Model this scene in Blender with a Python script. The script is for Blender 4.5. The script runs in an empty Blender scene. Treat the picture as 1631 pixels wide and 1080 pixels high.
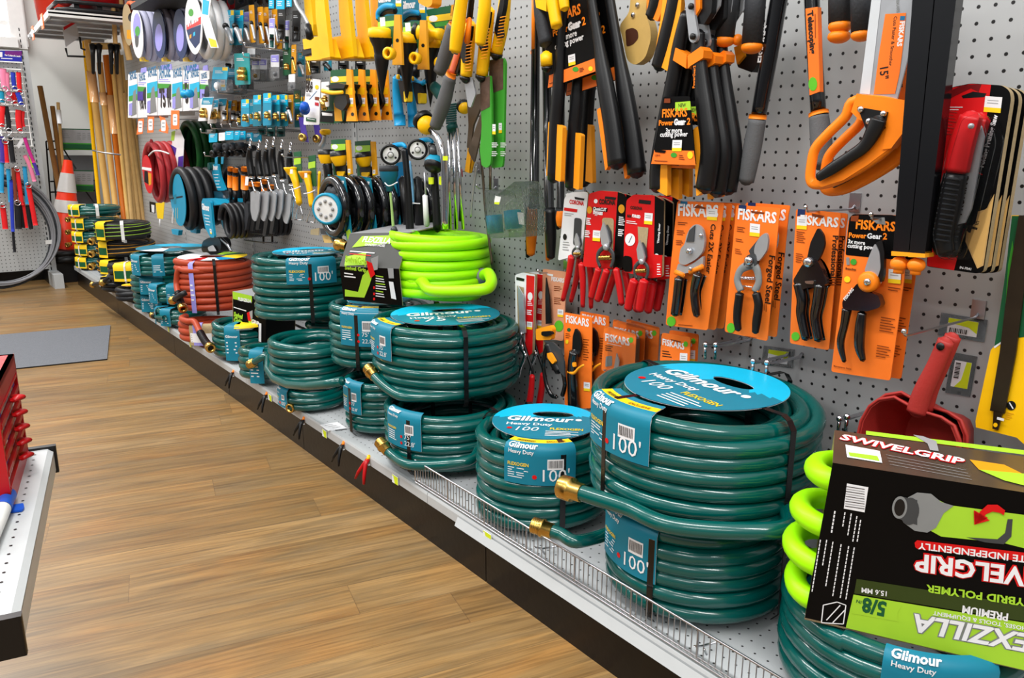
import bpy, bmesh, math, random
from mathutils import Vector, Matrix
random.seed(7)
S = bpy.context.scene
COL = S.collection
# ------------------------------------------------------------ camera
FPX, YAW, PIT, ROL = 1259.87, math.radians(37.387), math.radians(13.498), math.radians(-.1105)
WX, KX, CH = 1.42, .93, .963        # pegboard plane, shelf lip plane, camera height
DECK = .14
cam = bpy.data.cameras.new('camera'); camo = bpy.data.objects.new('camera', cam); COL.objects.link(camo)
cam.sensor_width = 36; cam.lens = FPX/1631*36; cam.clip_start = .02; cam.clip_end = 60
fw = Vector((math.cos(PIT)*math.sin(YAW), math.cos(PIT)*math.cos(YAW), -math.sin(PIT)))
rt = Vector((math.cos(YAW), -math.sin(YAW), 0)); up = rt.cross(fw)
rt2 = rt*math.cos(ROL) + up*(-math.sin(ROL))*-1*-1; up2 = rt2.cross(fw)
camo.matrix_world = Matrix(((rt2.x, up2.x, -fw.x, 0), (rt2.y, up2.y, -fw.y, 0), (rt2.z, up2.z, -fw.z, CH), (0, 0, 0, 1)))
S.camera = camo
# ------------------------------------------------------------ world, lamps, exposure
S.view_settings.view_transform = 'Standard'; S.view_settings.look = 'None'
S.view_settings.gamma = 1; S.view_settings.use_curve_mapping = False
S.view_settings.exposure = .0
wd = bpy.data.worlds.new('world'); S.world = wd; wd.use_nodes = True
wn, wl_ = wd.node_tree.nodes, wd.node_tree.links          # bright store ceiling above, dim shelving at eye level
wt = wn.new('ShaderNodeTexCoord'); ws = wn.new('ShaderNodeSeparateXYZ'); wr = wn.new('ShaderNodeMapRange'); wl_.new(wt.outputs['Generated'], ws.inputs[0])
wr.inputs[1].default_value = -.05; wr.inputs[2].default_value = .7; wr.inputs[3].default_value = .1; wr.inputs[4].default_value = 1.0; wl_.new(ws.outputs['Z'], wr.inputs[0])
wn['Background'].inputs[0].default_value = (.93, .97, 1, 1); wl_.new(wr.outputs[0], wn['Background'].inputs[1])
def area(name, loc, sx, sy, e, rot=(0, 0, 0), col=(1, .98, .95)):
    l = bpy.data.lights.new(name, 'AREA'); l.shape = 'RECTANGLE'; l.size = sx; l.size_y = sy; l.energy = e; l.color = col
    o = bpy.data.objects.new(name, l); o.location = loc; o.rotation_euler = rot; COL.objects.link(o); return o
for i, y in enumerate((-1.2, 1.2, 3.6, 6.0)):
    area('ceiling_tube_light', (-.1, y, 3.0), .3, 1.9, 60)
for i, y in enumerate((-1.2, 1.8, 4.8)):
    area('ceiling_tube_light', (-2.6, y, 3.0), .3, 1.9, 52)
# ------------------------------------------------------------ photo pixel -> point on a real plane
def ray(px, py):
    u = (px-815.5)/FPX; v = (py-540)/FPX
    c, s = math.cos(ROL), math.sin(ROL); u, v = u*c+v*s, -u*s+v*c
    f = math.cos(PIT)-v*math.sin(PIT); z = -math.sin(PIT)-v*math.cos(PIT)
    return Vector((f*math.sin(YAW)+u*math.cos(YAW), f*math.cos(YAW)-u*math.sin(YAW), z))
CAM = Vector((0, 0, CH))
class Plane:
    def __init__(s, o, n): s.o = Vector(o); s.n = Vector(n).normalized()
    def hit(s, px, py, off=0):
        r = ray(px, py); t = ((s.o+s.n*off-CAM).dot(s.n))/r.dot(s.n); return CAM+r*t
def wall(d=0): return Plane((WX-d, 0, 0), (-1, 0, 0))
def w(px, py, d=0): return wall(d).hit(px, py)
def onz(px, py, z): return Plane((0, 0, z), (0, 0, 1)).hit(px, py)
def mpp(p): return (Vector(p)-CAM).dot(fw)/FPX      # metres per photo pixel at a point
# ------------------------------------------------------------ materials
def lin(c):
    r = []
    for v in c:
        v = v/255.; r.append(v/12.92 if v <= .04045 else ((v+.055)/1.055)**2.4)
    return (*r, 1)
MATS = {}
def mat(name, c=None, rough=.5, metal=0, coat=0, spec=None, noise=.06, nscale=30, bump=0, bscale=200, trans=0, alpha=1, emit=0):
    if name in MATS: return MATS[name]
    m = bpy.data.materials.new(name); m.use_nodes = True; N = m.node_tree.nodes; L = m.node_tree.links
    b = N['Principled BSDF']; col = lin(c)
    b.inputs['Roughness'].default_value = rough; b.inputs['Metallic'].default_value = metal
    b.inputs['Coat Weight'].default_value = coat; b.inputs['Coat Roughness'].default_value = .08
    b.inputs['Transmission Weight'].default_value = trans; b.inputs['Alpha'].default_value = alpha
    b.inputs['Specular IOR Level'].default_value = spec if spec is not None else (.28 if rough >= .34 and not metal else .5)
    tc = N.new('ShaderNodeTexCoord')
    nz = N.new('ShaderNodeTexNoise'); nz.inputs['Scale'].default_value = nscale; nz.inputs['Detail'].default_value = 3
    L.new(tc.outputs['Object'], nz.inputs['Vector'])
    mx = N.new('ShaderNodeMix'); mx.data_type = 'RGBA'
    mx.inputs[6].default_value = tuple(max(0, v*(1-noise)) for v in col[:3])+(1,)
    mx.inputs[7].default_value = tuple(min(1, v*(1+noise)) for v in col[:3])+(1,)
    L.new(nz.outputs[0], mx.inputs[0]); L.new(mx.outputs[2], b.inputs['Base Color'])
    if emit:
        b.inputs['Emission Color'].default_value = col; b.inputs['Emission Strength'].default_value = emit
    if bump:
        n2 = N.new('ShaderNodeTexNoise'); n2.inputs['Scale'].default_value = bscale; L.new(tc.outputs['Object'], n2.inputs['Vector'])
        bp = N.new('ShaderNodeBump'); bp.inputs['Strength'].default_value = bump; bp.inputs['Distance'].default_value = .002
        L.new(n2.outputs[0], bp.inputs['Height']); L.new(bp.outputs[0], b.inputs['Normal'])
    MATS[name] = m; return m
hose_teal = mat('hose_teal_rubber', (0, 80, 75), .17, spec=.65, noise=.12, nscale=9)
hose_dark = mat('hose_black_rubber', (30, 30, 32), .42)
hose_lime = mat('hose_lime', (160, 240, 5), .42, noise=.04)
hose_terra = mat('hose_terracotta', (168, 66, 40), .38, noise=.1)
hose_red = mat('hose_red', (170, 45, 50), .45)
hose_grey = mat('hose_grey', (160, 160, 182), .5)
hose_orange = mat('hose_orange', (225, 110, 70), .5)
hose_green = mat('hose_green', (15, 75, 30), .45)
brass = mat('brass', (205, 165, 85), .25, 1, noise=.15)
chrome = mat('chrome', (215, 215, 220), .15, 1)
steel = mat('brushed_steel', (178, 181, 186), .32, .55, noise=.15)
wire = mat('zinc_wire', (190, 190, 195), .28, 1)
blackp = mat('black_plastic', (15, 15, 17), .36, spec=.35)
blackg = mat('black_gloss', (12, 12, 15), .16, coat=.5)
rubber = mat('dark_grey_rubber', (46, 48, 52), .6, bump=.3)
graygrip = mat('grey_foam_grip', (92, 93, 95), .75, bump=.4, bscale=400)
orange = mat('orange_plastic', (245, 130, 20), .42)
orange_c = mat('orange_card', (242, 118, 38), .38, noise=.12, nscale=12)
orange_d = mat('amber_plastic', (248, 158, 28), .45)
yellow = mat('yellow_plastic', (250, 192, 10), .4)
yellow_c = mat('yellow_print', (245, 205, 30), .45)
ochre_c = mat('ochre_card', (215, 150, 25), .5)
black_c = mat('black_card', (5, 5, 6), .42, spec=.12)
white_c = mat('white_card', (228, 228, 230), .5)
grey_c = mat('grey_card', (150, 150, 152), .5)
red_c = mat('red_card', (205, 18, 22), .35)
red_p = mat('red_plastic', (190, 20, 25), .35)
red_s = mat('scoop_red_plastic', (160, 45, 40), .5, bump=.2)
redx = mat('red_lacquer', (175, 12, 18), .35)
teal_l = mat('label_teal', (18, 118, 142), .45, noise=.08)
cyan_l = mat('label_cyan', (10, 175, 215), .42)
blue_l = mat('label_blue', (20, 105, 150), .45)
aqua = mat('aqua_plastic', (20, 140, 175), .4)
blue_p = mat('blue_plastic', (25, 150, 205), .35)
royal = mat('royal_blue_plastic', (25, 85, 190), .4)
navy = mat('navy_print', (25, 45, 90), .5)
purple = mat('purple_print', (70, 50, 150), .5)
lilac = mat('lilac_print', (150, 145, 220), .5)
lime_l = mat('lime_print', (160, 205, 50), .45)
limed = mat('lime_tag', (205, 220, 30), .5)
green_c = mat('green_card', (60, 150, 45), .45)
greend = mat('dark_green_print', (20, 85, 50), .45)
teald = mat('dark_teal_plastic', (12, 75, 72), .4)
pink = mat('pink_webbing', (235, 130, 165), .7)
magenta = mat('magenta_webbing', (190, 40, 130), .7)
redw = mat('red_webbing', (225, 30, 35), .65)
brownw = mat('brown_webbing', (120, 55, 35), .7)
blackw = mat('black_webbing', (25, 25, 30), .7)
bluew = mat('blue_webbing', (40, 60, 180), .7)
cyanw = mat('cyan_webbing', (40, 150, 200), .7)
wood_p = mat('pale_pine', (222, 178, 105), .55, noise=.12, nscale=14)
wood_b = mat('bamboo', (205, 165, 105), .5, noise=.2, nscale=20)
wood_o = mat('orange_stained_wood', (200, 108, 30), .5, noise=.12)
wood_d = mat('brown_wood', (140, 98, 50), .5, noise=.2)
wood_h = mat('varnished_wood', (200, 165, 95), .35, noise=.15)
burlap = mat('kraft_board', (165, 145, 110), .8, noise=.25, nscale=300)
cone_o = mat('cone_orange', (250, 60, 25), .4)
cone_w = mat('reflective_white', (225, 222, 220), .3)
shelf_m = mat('shelf_grey_enamel', (180, 183, 184), .35, noise=.05)
white_m = mat('white_enamel', (222, 222, 220), .4)
strapm = mat('strap_black', (14, 14, 16), .22)
strapw = mat('strap_white', (225, 225, 222), .4)
def clear(name, tint, ior, rough, bump=0):
    m = bpy.data.materials.new(name); m.use_nodes = True; N = m.node_tree.nodes; L = m.node_tree.links; N.remove(N['Principled BSDF'])
    t = N.new('ShaderNodeBsdfTransparent'); t.inputs[0].default_value = tint; g = N.new('ShaderNodeBsdfGlossy'); g.inputs['Roughness'].default_value = rough
    f = N.new('ShaderNodeFresnel'); f.inputs[0].default_value = ior; x = N.new('ShaderNodeMixShader'); nz = N.new('ShaderNodeTexNoise'); nz.inputs['Scale'].default_value = 40 if bump else 8
    b = N.new('ShaderNodeBump'); b.inputs['Strength'].default_value = bump or .05; b.inputs['Distance'].default_value = .01; L.new(nz.outputs[0], b.inputs['Height'])
    for q in (g, f): L.new(b.outputs[0], q.inputs['Normal'])
    L.new(f.outputs[0], x.inputs[0]); L.new(t.outputs[0], x.inputs[1]); L.new(g.outputs[0], x.inputs[2]); L.new(x.outputs[0], N['Material Output'].inputs['Surface']); MATS[name] = m; return m
plastic = clear('clear_plastic', (.93, .94, .95, 1), 1.35, .12, .9)
blister = clear('clear_blister', (.98, .98, .98, 1), 1.25, .06)
ink = mat('dark_ink', (35, 22, 15), .5)
brownk = mat('brown_ink', (120, 50, 10), .5)
greenb = mat('green_sticker', (90, 180, 40), .45)
# ------------------------------------------------------------ mesh builder
TXT = {}
def text_mesh(s, bold=0, shear=0):
    k = (s, bold, shear)
    if k in TXT: return TXT[k]
    c = bpy.data.curves.new('lettering', 'FONT'); c.body = s; c.resolution_u = 2; c.offset = bold; c.shear = shear
    c.fill_mode = 'FRONT'
    o = bpy.data.objects.new('lettering', c); COL.objects.link(o)
    dg = bpy.context.evaluated_depsgraph_get(); me = bpy.data.meshes.new_from_object(o.evaluated_get(dg))
    vs = [v.co.copy() for v in me.vertices]; fs = [tuple(p.vertices) for p in me.polygons]
    bpy.data.objects.remove(o); bpy.data.curves.remove(c); bpy.data.meshes.remove(me)
    x0 = min(v.x for v in vs); x1 = max(v.x for v in vs); y0 = min(v.y for v in vs)
    n = 1/(x1-x0); vs = [((v.x-x0)*n, v.y*n) for v in vs]
    TXT[k] = (vs, fs); return TXT[k]
def smooth(P, closed=False, k=5):
    n = len(P); out = []; g = lambda i: P[i % n] if closed else P[max(0, min(n-1, i))]
    for i in range(n if closed else n-1):
        a, b, c, d = g(i-1), g(i), g(i+1), g(i+2)
        for j in range(k):
            t = j/k; out.append(tuple(.5*(2*y+(z-x)*t+(2*x-5*y+4*z-u)*t*t+(3*y-x-3*z+u)*t**3) for x, y, z, u in zip(a, b, c, d)))
    if not closed: out.append(tuple(P[-1]))
    return out
class MB:
    def __init__(s): s.v = []; s.f = []; s.m = []; s.s = []; s.mats = []
    def mi(s, m):
        if m not in s.mats: s.mats.append(m)
        return s.mats.index(m)
    def add(s, vs, fs, m, smooth=False):
        b = len(s.v); s.v += [tuple(v) for v in vs]; i = s.mi(m)
        for f in fs: s.f.append(tuple(b+k for k in f)); s.m.append(i); s.s.append(smooth)
        return s
    def prism(s, pts, off, m, edge=None):
        n = len(pts); P = [Vector(p) for p in pts]; off = Vector(off)
        nr = Vector((0, 0, 0))
        for i in range(n): nr += P[i].cross(P[(i+1) % n])
        if nr.dot(off) > 0: P.reverse()
        vs = P+[p+off for p in P]
        s.add(P, [tuple(range(n))], m)
        s.add([p+off for p in P], [tuple(reversed(range(n)))], edge or m)
        s.add(vs, [(i, i+n, (i+1) % n+n, (i+1) % n) for i in range(n)], edge or m)
        return s
    def quad(s, a, b, c, d, m): return s.add([a, b, c, d], [(0, 1, 2, 3)], m)
    def box(s, c, size, m, R=None):
        c = Vector(c); vs = []
        for x in (-.5, .5):
            for y in (-.5, .5):
                for z in (-.5, .5):
                    p = Vector((x*size[0], y*size[1], z*size[2])); vs.append(c+(R@p if R else p))
        return s.add(vs, [(0, 1, 3, 2), (4, 6, 7, 5), (0, 4, 5, 1), (2, 3, 7, 6), (0, 2, 6, 4), (1, 5, 7, 3)], m)
    def tube(s, path, r, m, k=10, flat=1, up=None, closed=False, caps=True, rnd=False):
        P = [Vector(p) for p in path]; n = len(P); rs = list(r) if hasattr(r, '__len__') else [r]*n
        T = []
        for i in range(n):
            a = P[(i-1) % n if closed else max(0, i-1)]; b = P[(i+1) % n if closed else min(n-1, i+1)]
            t = (b-a); T.append(t.normalized() if t.length > 1e-9 else Vector((0, 0, 1)))
        if rnd and not closed:
            P2 = []; R2 = []; T2 = []
            for q, (dd, sc) in enumerate(((1, 0.01), (.85, .5), (.5, .85))): P2.append(P[0]-T[0]*rs[0]*(dd-.5)); R2.append(rs[0]*sc); T2.append(T[0])
            P2 += P; R2 += rs; T2 += T
            for q, (dd, sc) in enumerate(((.5, .85), (.85, .5), (1, .01))): P2.append(P[-1]+T[-1]*rs[-1]*(dd-.5)); R2.append(rs[-1]*sc); T2.append(T[-1])
            # start cap must precede: keep the order tip -> body
            P, rs, T = P2, R2, T2; n = len(P)
        U = Vector(up) if up is not None else None
        if U is None:
            a = Vector((0, 0, 1)) if abs(T[0].z) < .9 else Vector((1, 0, 0)); side = T[0].cross(a).normalized()
        vs = []
        for i in range(n):
            if U is not None: side = T[i].cross(U); side = side.normalized() if side.length > 1e-6 else Vector((0, 1, 0)); v2 = U
            else:
                side = side-T[i]*side.dot(T[i]); side = side.normalized() if side.length > 1e-6 else Vector((1, 0, 0)); v2 = T[i].cross(side)
            for j in range(k):
                a = 2*math.pi*j/k; vs.append(P[i]+side*(math.cos(a)*rs[i])+v2*(math.sin(a)*rs[i]*flat))
        fs = []; e = n if closed else n-1
        for i in range(e):
            i2 = (i+1) % n
            for j in range(k): fs.append((i*k+j, i2*k+j, i2*k+(j+1) % k, i*k+(j+1) % k))
        if not closed and caps: fs += [tuple(range(k))[::-1], tuple((n-1)*k+j for j in range(k))]
        return s.add(vs, fs, m, True)
    def lathe(s, o, ax, prof, m, k=20, xr=None):
        o = Vector(o); ax = Vector(ax).normalized()
        a = Vector((0, 0, 1)) if abs(ax.z) < .9 else Vector((1, 0, 0)); e1 = ax.cross(a).normalized(); e2 = ax.cross(e1)
        vs = []
        for (r, h) in prof:
            for j in range(k):
                t = 2*math.pi*j/k; vs.append(o+ax*h+(e1*math.cos(t)+e2*math.sin(t))*max(r, 1e-5))
        fs = [(i*k+j, i*k+(j+1) % k, (i+1)*k+(j+1) % k, (i+1)*k+j) for i in range(len(prof)-1) for j in range(k)]
        return s.add(vs, fs, m, True)
    def ball(s, o, r, m, k=10, sc=(1, 1, 1)):
        o = Vector(o); vs = []; fs = []; h = k//2
        for i in range(h+1):
            p = math.pi*i/h
            for j in range(k):
                t = 2*math.pi*j/k; vs.append(o+Vector((math.sin(p)*math.cos(t)*r*sc[0], math.sin(p)*math.sin(t)*r*sc[1], math.cos(p)*r*sc[2])))
        for i in range(h):
            for j in range(k): fs.append((i*k+j, (i+1)*k+j, (i+1)*k+(j+1) % k, i*k+(j+1) % k))
        return s.add(vs, fs, m, True)
    def text(s, t, A, x, y, m, width, hs=1, bold=0, shear=0, fn=None):
        vs, fs = text_mesh(t, bold, shear)
        A = Vector(A); x = Vector(x); y = Vector(y)
        if fn: return s.add([fn(a*width, b*width*hs) for a, b in vs], fs, m)
        return s.add([A+x*(a*width)+y*(b*width*hs) for a, b in vs], fs, m)
    # pixel-guided helpers on a plane
    def ppoly(s, pl, pts, t, m, edge=None, off=0): return s.prism([pl.hit(a, b, off) for a, b in pts], -pl.n*t, m, edge)
    def ptext(s, pl, t, a, b, m, off=.0008, hs=1, bold=.012, shear=0):
        A = pl.hit(*a, off); B = pl.hit(*b, off); x = B-A; wd_ = x.length; x.normalize(); y = pl.n.cross(x)
        return s.text(t, A, x, y, m, wd_, hs, bold, shear)
    def pflat(s, pl, pts, m, off=.0006):
        P = [pl.hit(a, b, off) for a, b in pts]; nr = Vector((0, 0, 0))
        for i in range(len(P)): nr += P[i].cross(P[(i+1) % len(P)])
        if nr.dot(pl.n) < 0: P.reverse()
        return s.add(P, [tuple(range(len(P)))], m)
    def pline(s, pl, a, b, m, wpx=1, off=.0008):
        A = pl.hit(*a, off); B = pl.hit(*b, off); x = (B-A); y = pl.n.cross(x.normalized()); h = mpp(A)*wpx/2
        return s.quad(A-y*h, B-y*h, B+y*h, A+y*h, m)
    def ptube(s, d, pts, rp, m, k=10, flat=.7, rnd=True):
        rp = rp if hasattr(rp, '__len__') else [rp]*len(pts)
        if len(pts) > 2:
            q = smooth([(a, b, r) for (a, b), r in zip(pts, rp)]); pts = [(a, b) for a, b, r in q]; rp = [r for a, b, r in q]
        P = [w(a, b, d) for a, b in pts]
        return s.tube(P, [mpp(p)*r for p, r in zip(P, rp)], m, k, flat, (1, 0, 0), rnd=rnd)
    def build(s, name, parent=None, bevel=0):
        me = bpy.data.meshes.new(name); org = parent.matrix_world.translation if parent else Vector((0, 0, 0))
        org = abs_loc(parent)
        me.from_pydata([(a-org.x, b-org.y, c-org.z) for a, b, c in s.v], [], s.f)
        for m in s.mats: me.materials.append(m)
        me.polygons.foreach_set('material_index', s.m); me.polygons.foreach_set('use_smooth', s.s); me.update()
        o = bpy.data.objects.new(name, me); COL.objects.link(o)
        if parent: o.parent = parent
        if bevel:
            b = o.modifiers.new('bevel', 'BEVEL'); b.width = bevel; b.segments = 2; b.limit_method = 'ANGLE'
        return o
def abs_loc(o):
    v = Vector((0, 0, 0))
    while o: v += o.location; o = o.parent
    return v
def thing(name, label, cat, loc=(0, 0, 0), group=None):
    o = bpy.data.objects.new(name, None); COL.objects.link(o); o.location = loc; o.empty_display_size = .05
    o['label'] = label; o['category'] = cat
    if group: o['group'] = group
    return o
def tag(o, label, cat, group=None, kind=None):
    o['label'] = label; o['category'] = cat
    if group: o['group'] = group
    if kind: o['kind'] = kind
    return o
def single(mb, name, label, cat, loc, group=None, bevel=0):
    o = mb.build(name, None, bevel); L = Vector(loc)
    for v in o.data.vertices: v.co -= L
    o.location = L; return tag(o, label, cat, group)
def struct(mb, name, bevel=0):
    o = mb.build(name, None, bevel); o['kind'] = 'structure'; return o
def dup(root, off, label=None, group=None):
    r = root.copy(); COL.objects.link(r); r.location = root.location+Vector(off)
    if label: r['label'] = label
    if group: r['group'] = group
    for c in list(root.children):
        d = c.copy(); COL.objects.link(d); d.parent = r; d.location = c.location
        for g in list(c.children):
            e = g.copy(); COL.objects.link(e); e.parent = d
    return r
# ============================================================ setting
def node_mat(name):
    m = bpy.data.materials.new(name); m.use_nodes = True; return m, m.node_tree.nodes, m.node_tree.links, m.node_tree.nodes['Principled BSDF']
def mk_floor():
    m, N, L, b = node_mat('plank_floor')
    g = N.new('ShaderNodeNewGeometry'); mp = N.new('ShaderNodeMapping'); mp.inputs['Rotation'].default_value = (0, 0, math.radians(13.2))
    L.new(g.outputs['Position'], mp.inputs['Vector'])
    sp0 = N.new('ShaderNodeSeparateXYZ'); L.new(mp.outputs[0], sp0.inputs[0])
    def M(op, a, b=None):
        q = N.new('ShaderNodeMath'); q.operation = op
        for k, v in ((0, a), (1, b)):
            if v is None: continue
            if isinstance(v, (int, float)): q.inputs[k].default_value = v
            else: L.new(v, q.inputs[k])
        return q.outputs[0]
    RH, BW = .125, 1.15
    vy = M('DIVIDE', M('ADD', sp0.outputs[1], 20), RH); row = M('FLOOR', vy); fy = M('FRACT', vy)
    wr_ = N.new('ShaderNodeTexWhiteNoise'); wr_.noise_dimensions = '1D'; L.new(row, wr_.inputs['W'])
    vx = M('ADD', M('DIVIDE', M('ADD', sp0.outputs[0], 20), BW), M('MULTIPLY', wr_.outputs['Value'], 9.7)); cell = M('FLOOR', vx); fx = M('FRACT', vx)
    cb = N.new('ShaderNodeCombineXYZ'); L.new(row, cb.inputs[0]); L.new(cell, cb.inputs[1]); wn_ = N.new('ShaderNodeTexWhiteNoise'); wn_.noise_dimensions = '2D'; L.new(cb.outputs[0], wn_.inputs['Vector'])
    seam = M('MAXIMUM', M('LESS_THAN', fy, .0016/RH), M('LESS_THAN', fx, .0016/BW))
    sp = N.new('ShaderNodeVectorMath'); sp.operation = 'MULTIPLY_ADD'; sp.inputs[1].default_value = (7, 3, 5)
    L.new(wn_.outputs['Color'], sp.inputs[0]); L.new(mp.outputs[0], sp.inputs[2])
    def noise(sx, sy, det, dist=0):
        q = N.new('ShaderNodeMapping'); q.inputs['Scale'].default_value = (sx, sy, 1); L.new(sp.outputs[0], q.inputs['Vector'])
        n = N.new('ShaderNodeTexNoise'); n.inputs['Scale'].default_value = 1; n.inputs['Detail'].default_value = det; n.inputs['Distortion'].default_value = dist
        n.inputs['Roughness'].default_value = .62
        L.new(q.outputs[0], n.inputs['Vector']); return n
    n1 = noise(2.4, 26, 7, 1.1); n2 = noise(1.6, 5, 3, 1.2); n3 = noise(4, 120, 4, .3)
    cr = N.new('ShaderNodeValToRGB'); e = cr.color_ramp.elements
    e[0].position = .28; e[0].color = lin((82, 60, 36)); e[1].position = .75; e[1].color = lin((170, 132, 78))
    x = e.new(.45); x.color = lin((122, 92, 52)); x = e.new(.58); x.color = lin((148, 112, 64))
    L.new(n1.outputs[0], cr.inputs[0])
    c2 = N.new('ShaderNodeValToRGB'); e = c2.color_ramp.elements
    e[0].position = .3; e[0].color = lin((142, 124, 92)); e[1].position = .7; e[1].color = lin((162, 114, 58)); x = e.new(.5); x.color = lin((138, 112, 72))
    L.new(n2.outputs[0], c2.inputs[0])
    mx = N.new('ShaderNodeMix'); mx.data_type = 'RGBA'; mx.inputs[0].default_value = .42; L.new(cr.outputs[0], mx.inputs[6]); L.new(c2.outputs[0], mx.inputs[7])
    # plank to plank tone
    hv = N.new('ShaderNodeHueSaturation'); mr = N.new('ShaderNodeMapRange'); mr.inputs[3].default_value = .84; mr.inputs[4].default_value = 1.14
    L.new(wn_.outputs['Value'], mr.inputs[0]); L.new(mr.outputs[0], hv.inputs['Value']); L.new(mx.outputs[2], hv.inputs['Color'])
    m3 = N.new('ShaderNodeMix'); m3.data_type = 'RGBA'; m3.blend_type = 'MULTIPLY'; m3.inputs[0].default_value = .5
    c3 = N.new('ShaderNodeValToRGB'); c3.color_ramp.elements[0].position = .35; c3.color_ramp.elements[0].color = (.35, .3, .27, 1); c3.color_ramp.elements[1].position = .55
    L.new(n3.outputs[0], c3.inputs[0]); L.new(hv.outputs[0], m3.inputs[6]); L.new(c3.outputs[0], m3.inputs[7])
    m4 = N.new('ShaderNodeMix'); m4.data_type = 'RGBA'; m4.inputs[7].default_value = lin((84, 60, 36)); L.new(M('MULTIPLY', seam, .55), m4.inputs[0]); L.new(m3.outputs[2], m4.inputs[6])
    L.new(m4.outputs[2], b.inputs['Base Color']); b.inputs['Roughness'].default_value = .36
    bp = N.new('ShaderNodeBump'); bp.inputs['Strength'].default_value = .15; bp.inputs['Distance'].default_value = .002; L.new(n1.outputs[0], bp.inputs['Height']); L.new(bp.outputs[0], b.inputs['Normal'])
    return m
def mk_peg(name, oy, oz, axis, base=(172, 174, 175), r=.0031, pitch=.0254):
    """pegboard: a grid of small dark holes, one inch apart"""
    m, N, L, b = node_mat(name)
    g = N.new('ShaderNodeNewGeometry'); sx = N.new('ShaderNodeSeparateXYZ'); L.new(g.outputs['Position'], sx.inputs[0])
    def cell(src, o):
        a = N.new('ShaderNodeMath'); a.operation = 'ADD'; a.inputs[1].default_value = -o+40*pitch; L.new(src, a.inputs[0])
        d = N.new('ShaderNodeMath'); d.operation = 'DIVIDE'; d.inputs[1].default_value = pitch; L.new(a.outputs[0], d.inputs[0])
        f = N.new('ShaderNodeMath'); f.operation = 'FRACT'; L.new(d.outputs[0], f.inputs[0])
        s_ = N.new('ShaderNodeMath'); s_.operation = 'SUBTRACT'; s_.inputs[1].default_value = .5; L.new(f.outputs[0], s_.inputs[0]); return s_.outputs[0]
    u = cell(sx.outputs[axis], oy); v = cell(sx.outputs[1 if axis == 'Z' else ('Z' if axis != 'Z' else 'Y')] if False else sx.outputs['Z' if name != 'perforated_deck' else 'Y'], oz)
    cb = N.new('ShaderNodeCombineXYZ'); L.new(u, cb.inputs[0]); L.new(v, cb.inputs[1])
    ln = N.new('ShaderNodeVectorMath'); ln.operation = 'LENGTH'; L.new(cb.outputs[0], ln.inputs[0])
    lt = N.new('ShaderNodeMapRange'); lt.inputs[1].default_value = (r-.0004)/pitch; lt.inputs[2].default_value = (r+.0003)/pitch; L.new(ln.outputs['Value'], lt.inputs[0])
    nz = N.new('ShaderNodeTexNoise'); nz.inputs['Scale'].default_value = 6; L.new(g.outputs['Position'], nz.inputs['Vector'])
    mx0 = N.new('ShaderNodeMix'); mx0.data_type = 'RGBA'; c = lin(base); mx0.inputs[6].default_value = tuple(q*.93 for q in c[:3])+(1,); mx0.inputs[7].default_value = tuple(q*1.05 for q in c[:3])+(1,); L.new(nz.outputs[0], mx0.inputs[0])
    mx = N.new('ShaderNodeMix'); mx.data_type = 'RGBA'; mx.inputs[6].default_value = (.006, .005, .005, 1)
    L.new(lt.outputs[0], mx.inputs[0]); L.new(mx0.outputs[2], mx.inputs[7]); L.new(mx.outputs[2], b.inputs['Base Color'])
    b.inputs['Roughness'].default_value = .42
    return m
pegm = mk_peg('pegboard', .65*.0254+.0127, CH-.2*.0254+.0127, 'Y')
pegb = mk_peg('pegboard_small', .01, .01, 'X', (176, 178, 178))
deckm = mk_peg('perforated_deck', .93+.02, .01, 'X', (182, 185, 187), .0022, .0254)
wallm = mat('painted_wall', (208, 208, 204), .7, noise=.04, nscale=3)
kickm = mat('kick_black_brown', (13, 9, 7), .3, spec=.25, noise=.5, nscale=60, bump=.15, bscale=60)
carpet = mat('carpet_grey', (105, 107, 112), .95, noise=.35, nscale=260, bump=.6, bscale=300)
struct(MB().box((-.5, 2.5, -.05), (9, 13, .1), mk_floor()), 'floor')
struct(MB().box((1.6, 2.8, 1.4), (.2, 13, 2.8), wallm), 'wall_right')
BY = 7.3
struct(MB().box((-2, BY+.05, 1.6), (8, .1, 3.2), wallm), 'wall_back')
# window on the back wall
wx0 = Plane((0, BY, 0), (0, -1, 0))
a = wx0.hit(-60, 62); c = wx0.hit(14, -40)
wb = MB(); glow = mat('bright_pane', (255, 255, 255), .3, emit=2.2)
wb.prism([(a.x, BY-.012, a.z), (c.x, BY-.012, a.z), (c.x, BY-.012, c.z+.6), (a.x, BY-.012, c.z+.6)], (0, .01, 0), glow)
win = struct(wb, 'window_1')
fb = MB(); fm = white_m
fb.box(((a.x+c.x)/2, BY-.03, a.z-.02), (c.x-a.x+.1, .05, .05), fm)
fb.box((c.x+.025, BY-.03, (a.z+c.z+.6)/2), (.05, .05, c.z+.6-a.z), fm)
fb.box(((a.x+c.x)/2, BY-.025, wx0.hit(14, 41).z), (c.x-a.x, .04, .03), fm)
fo = fb.build('window_frame', win); 
tb = MB(); q = wx0.hit(29, 82); tb.box((q.x, BY-.03, q.z+.5), (.1, .06, 1.0), white_m); q2 = wx0.hit(6, 72); tb.box((q2.x-.2, BY-.05, q2.z), (.55, .1, .07), white_m)
struct(tb, 'trim_1')
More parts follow.
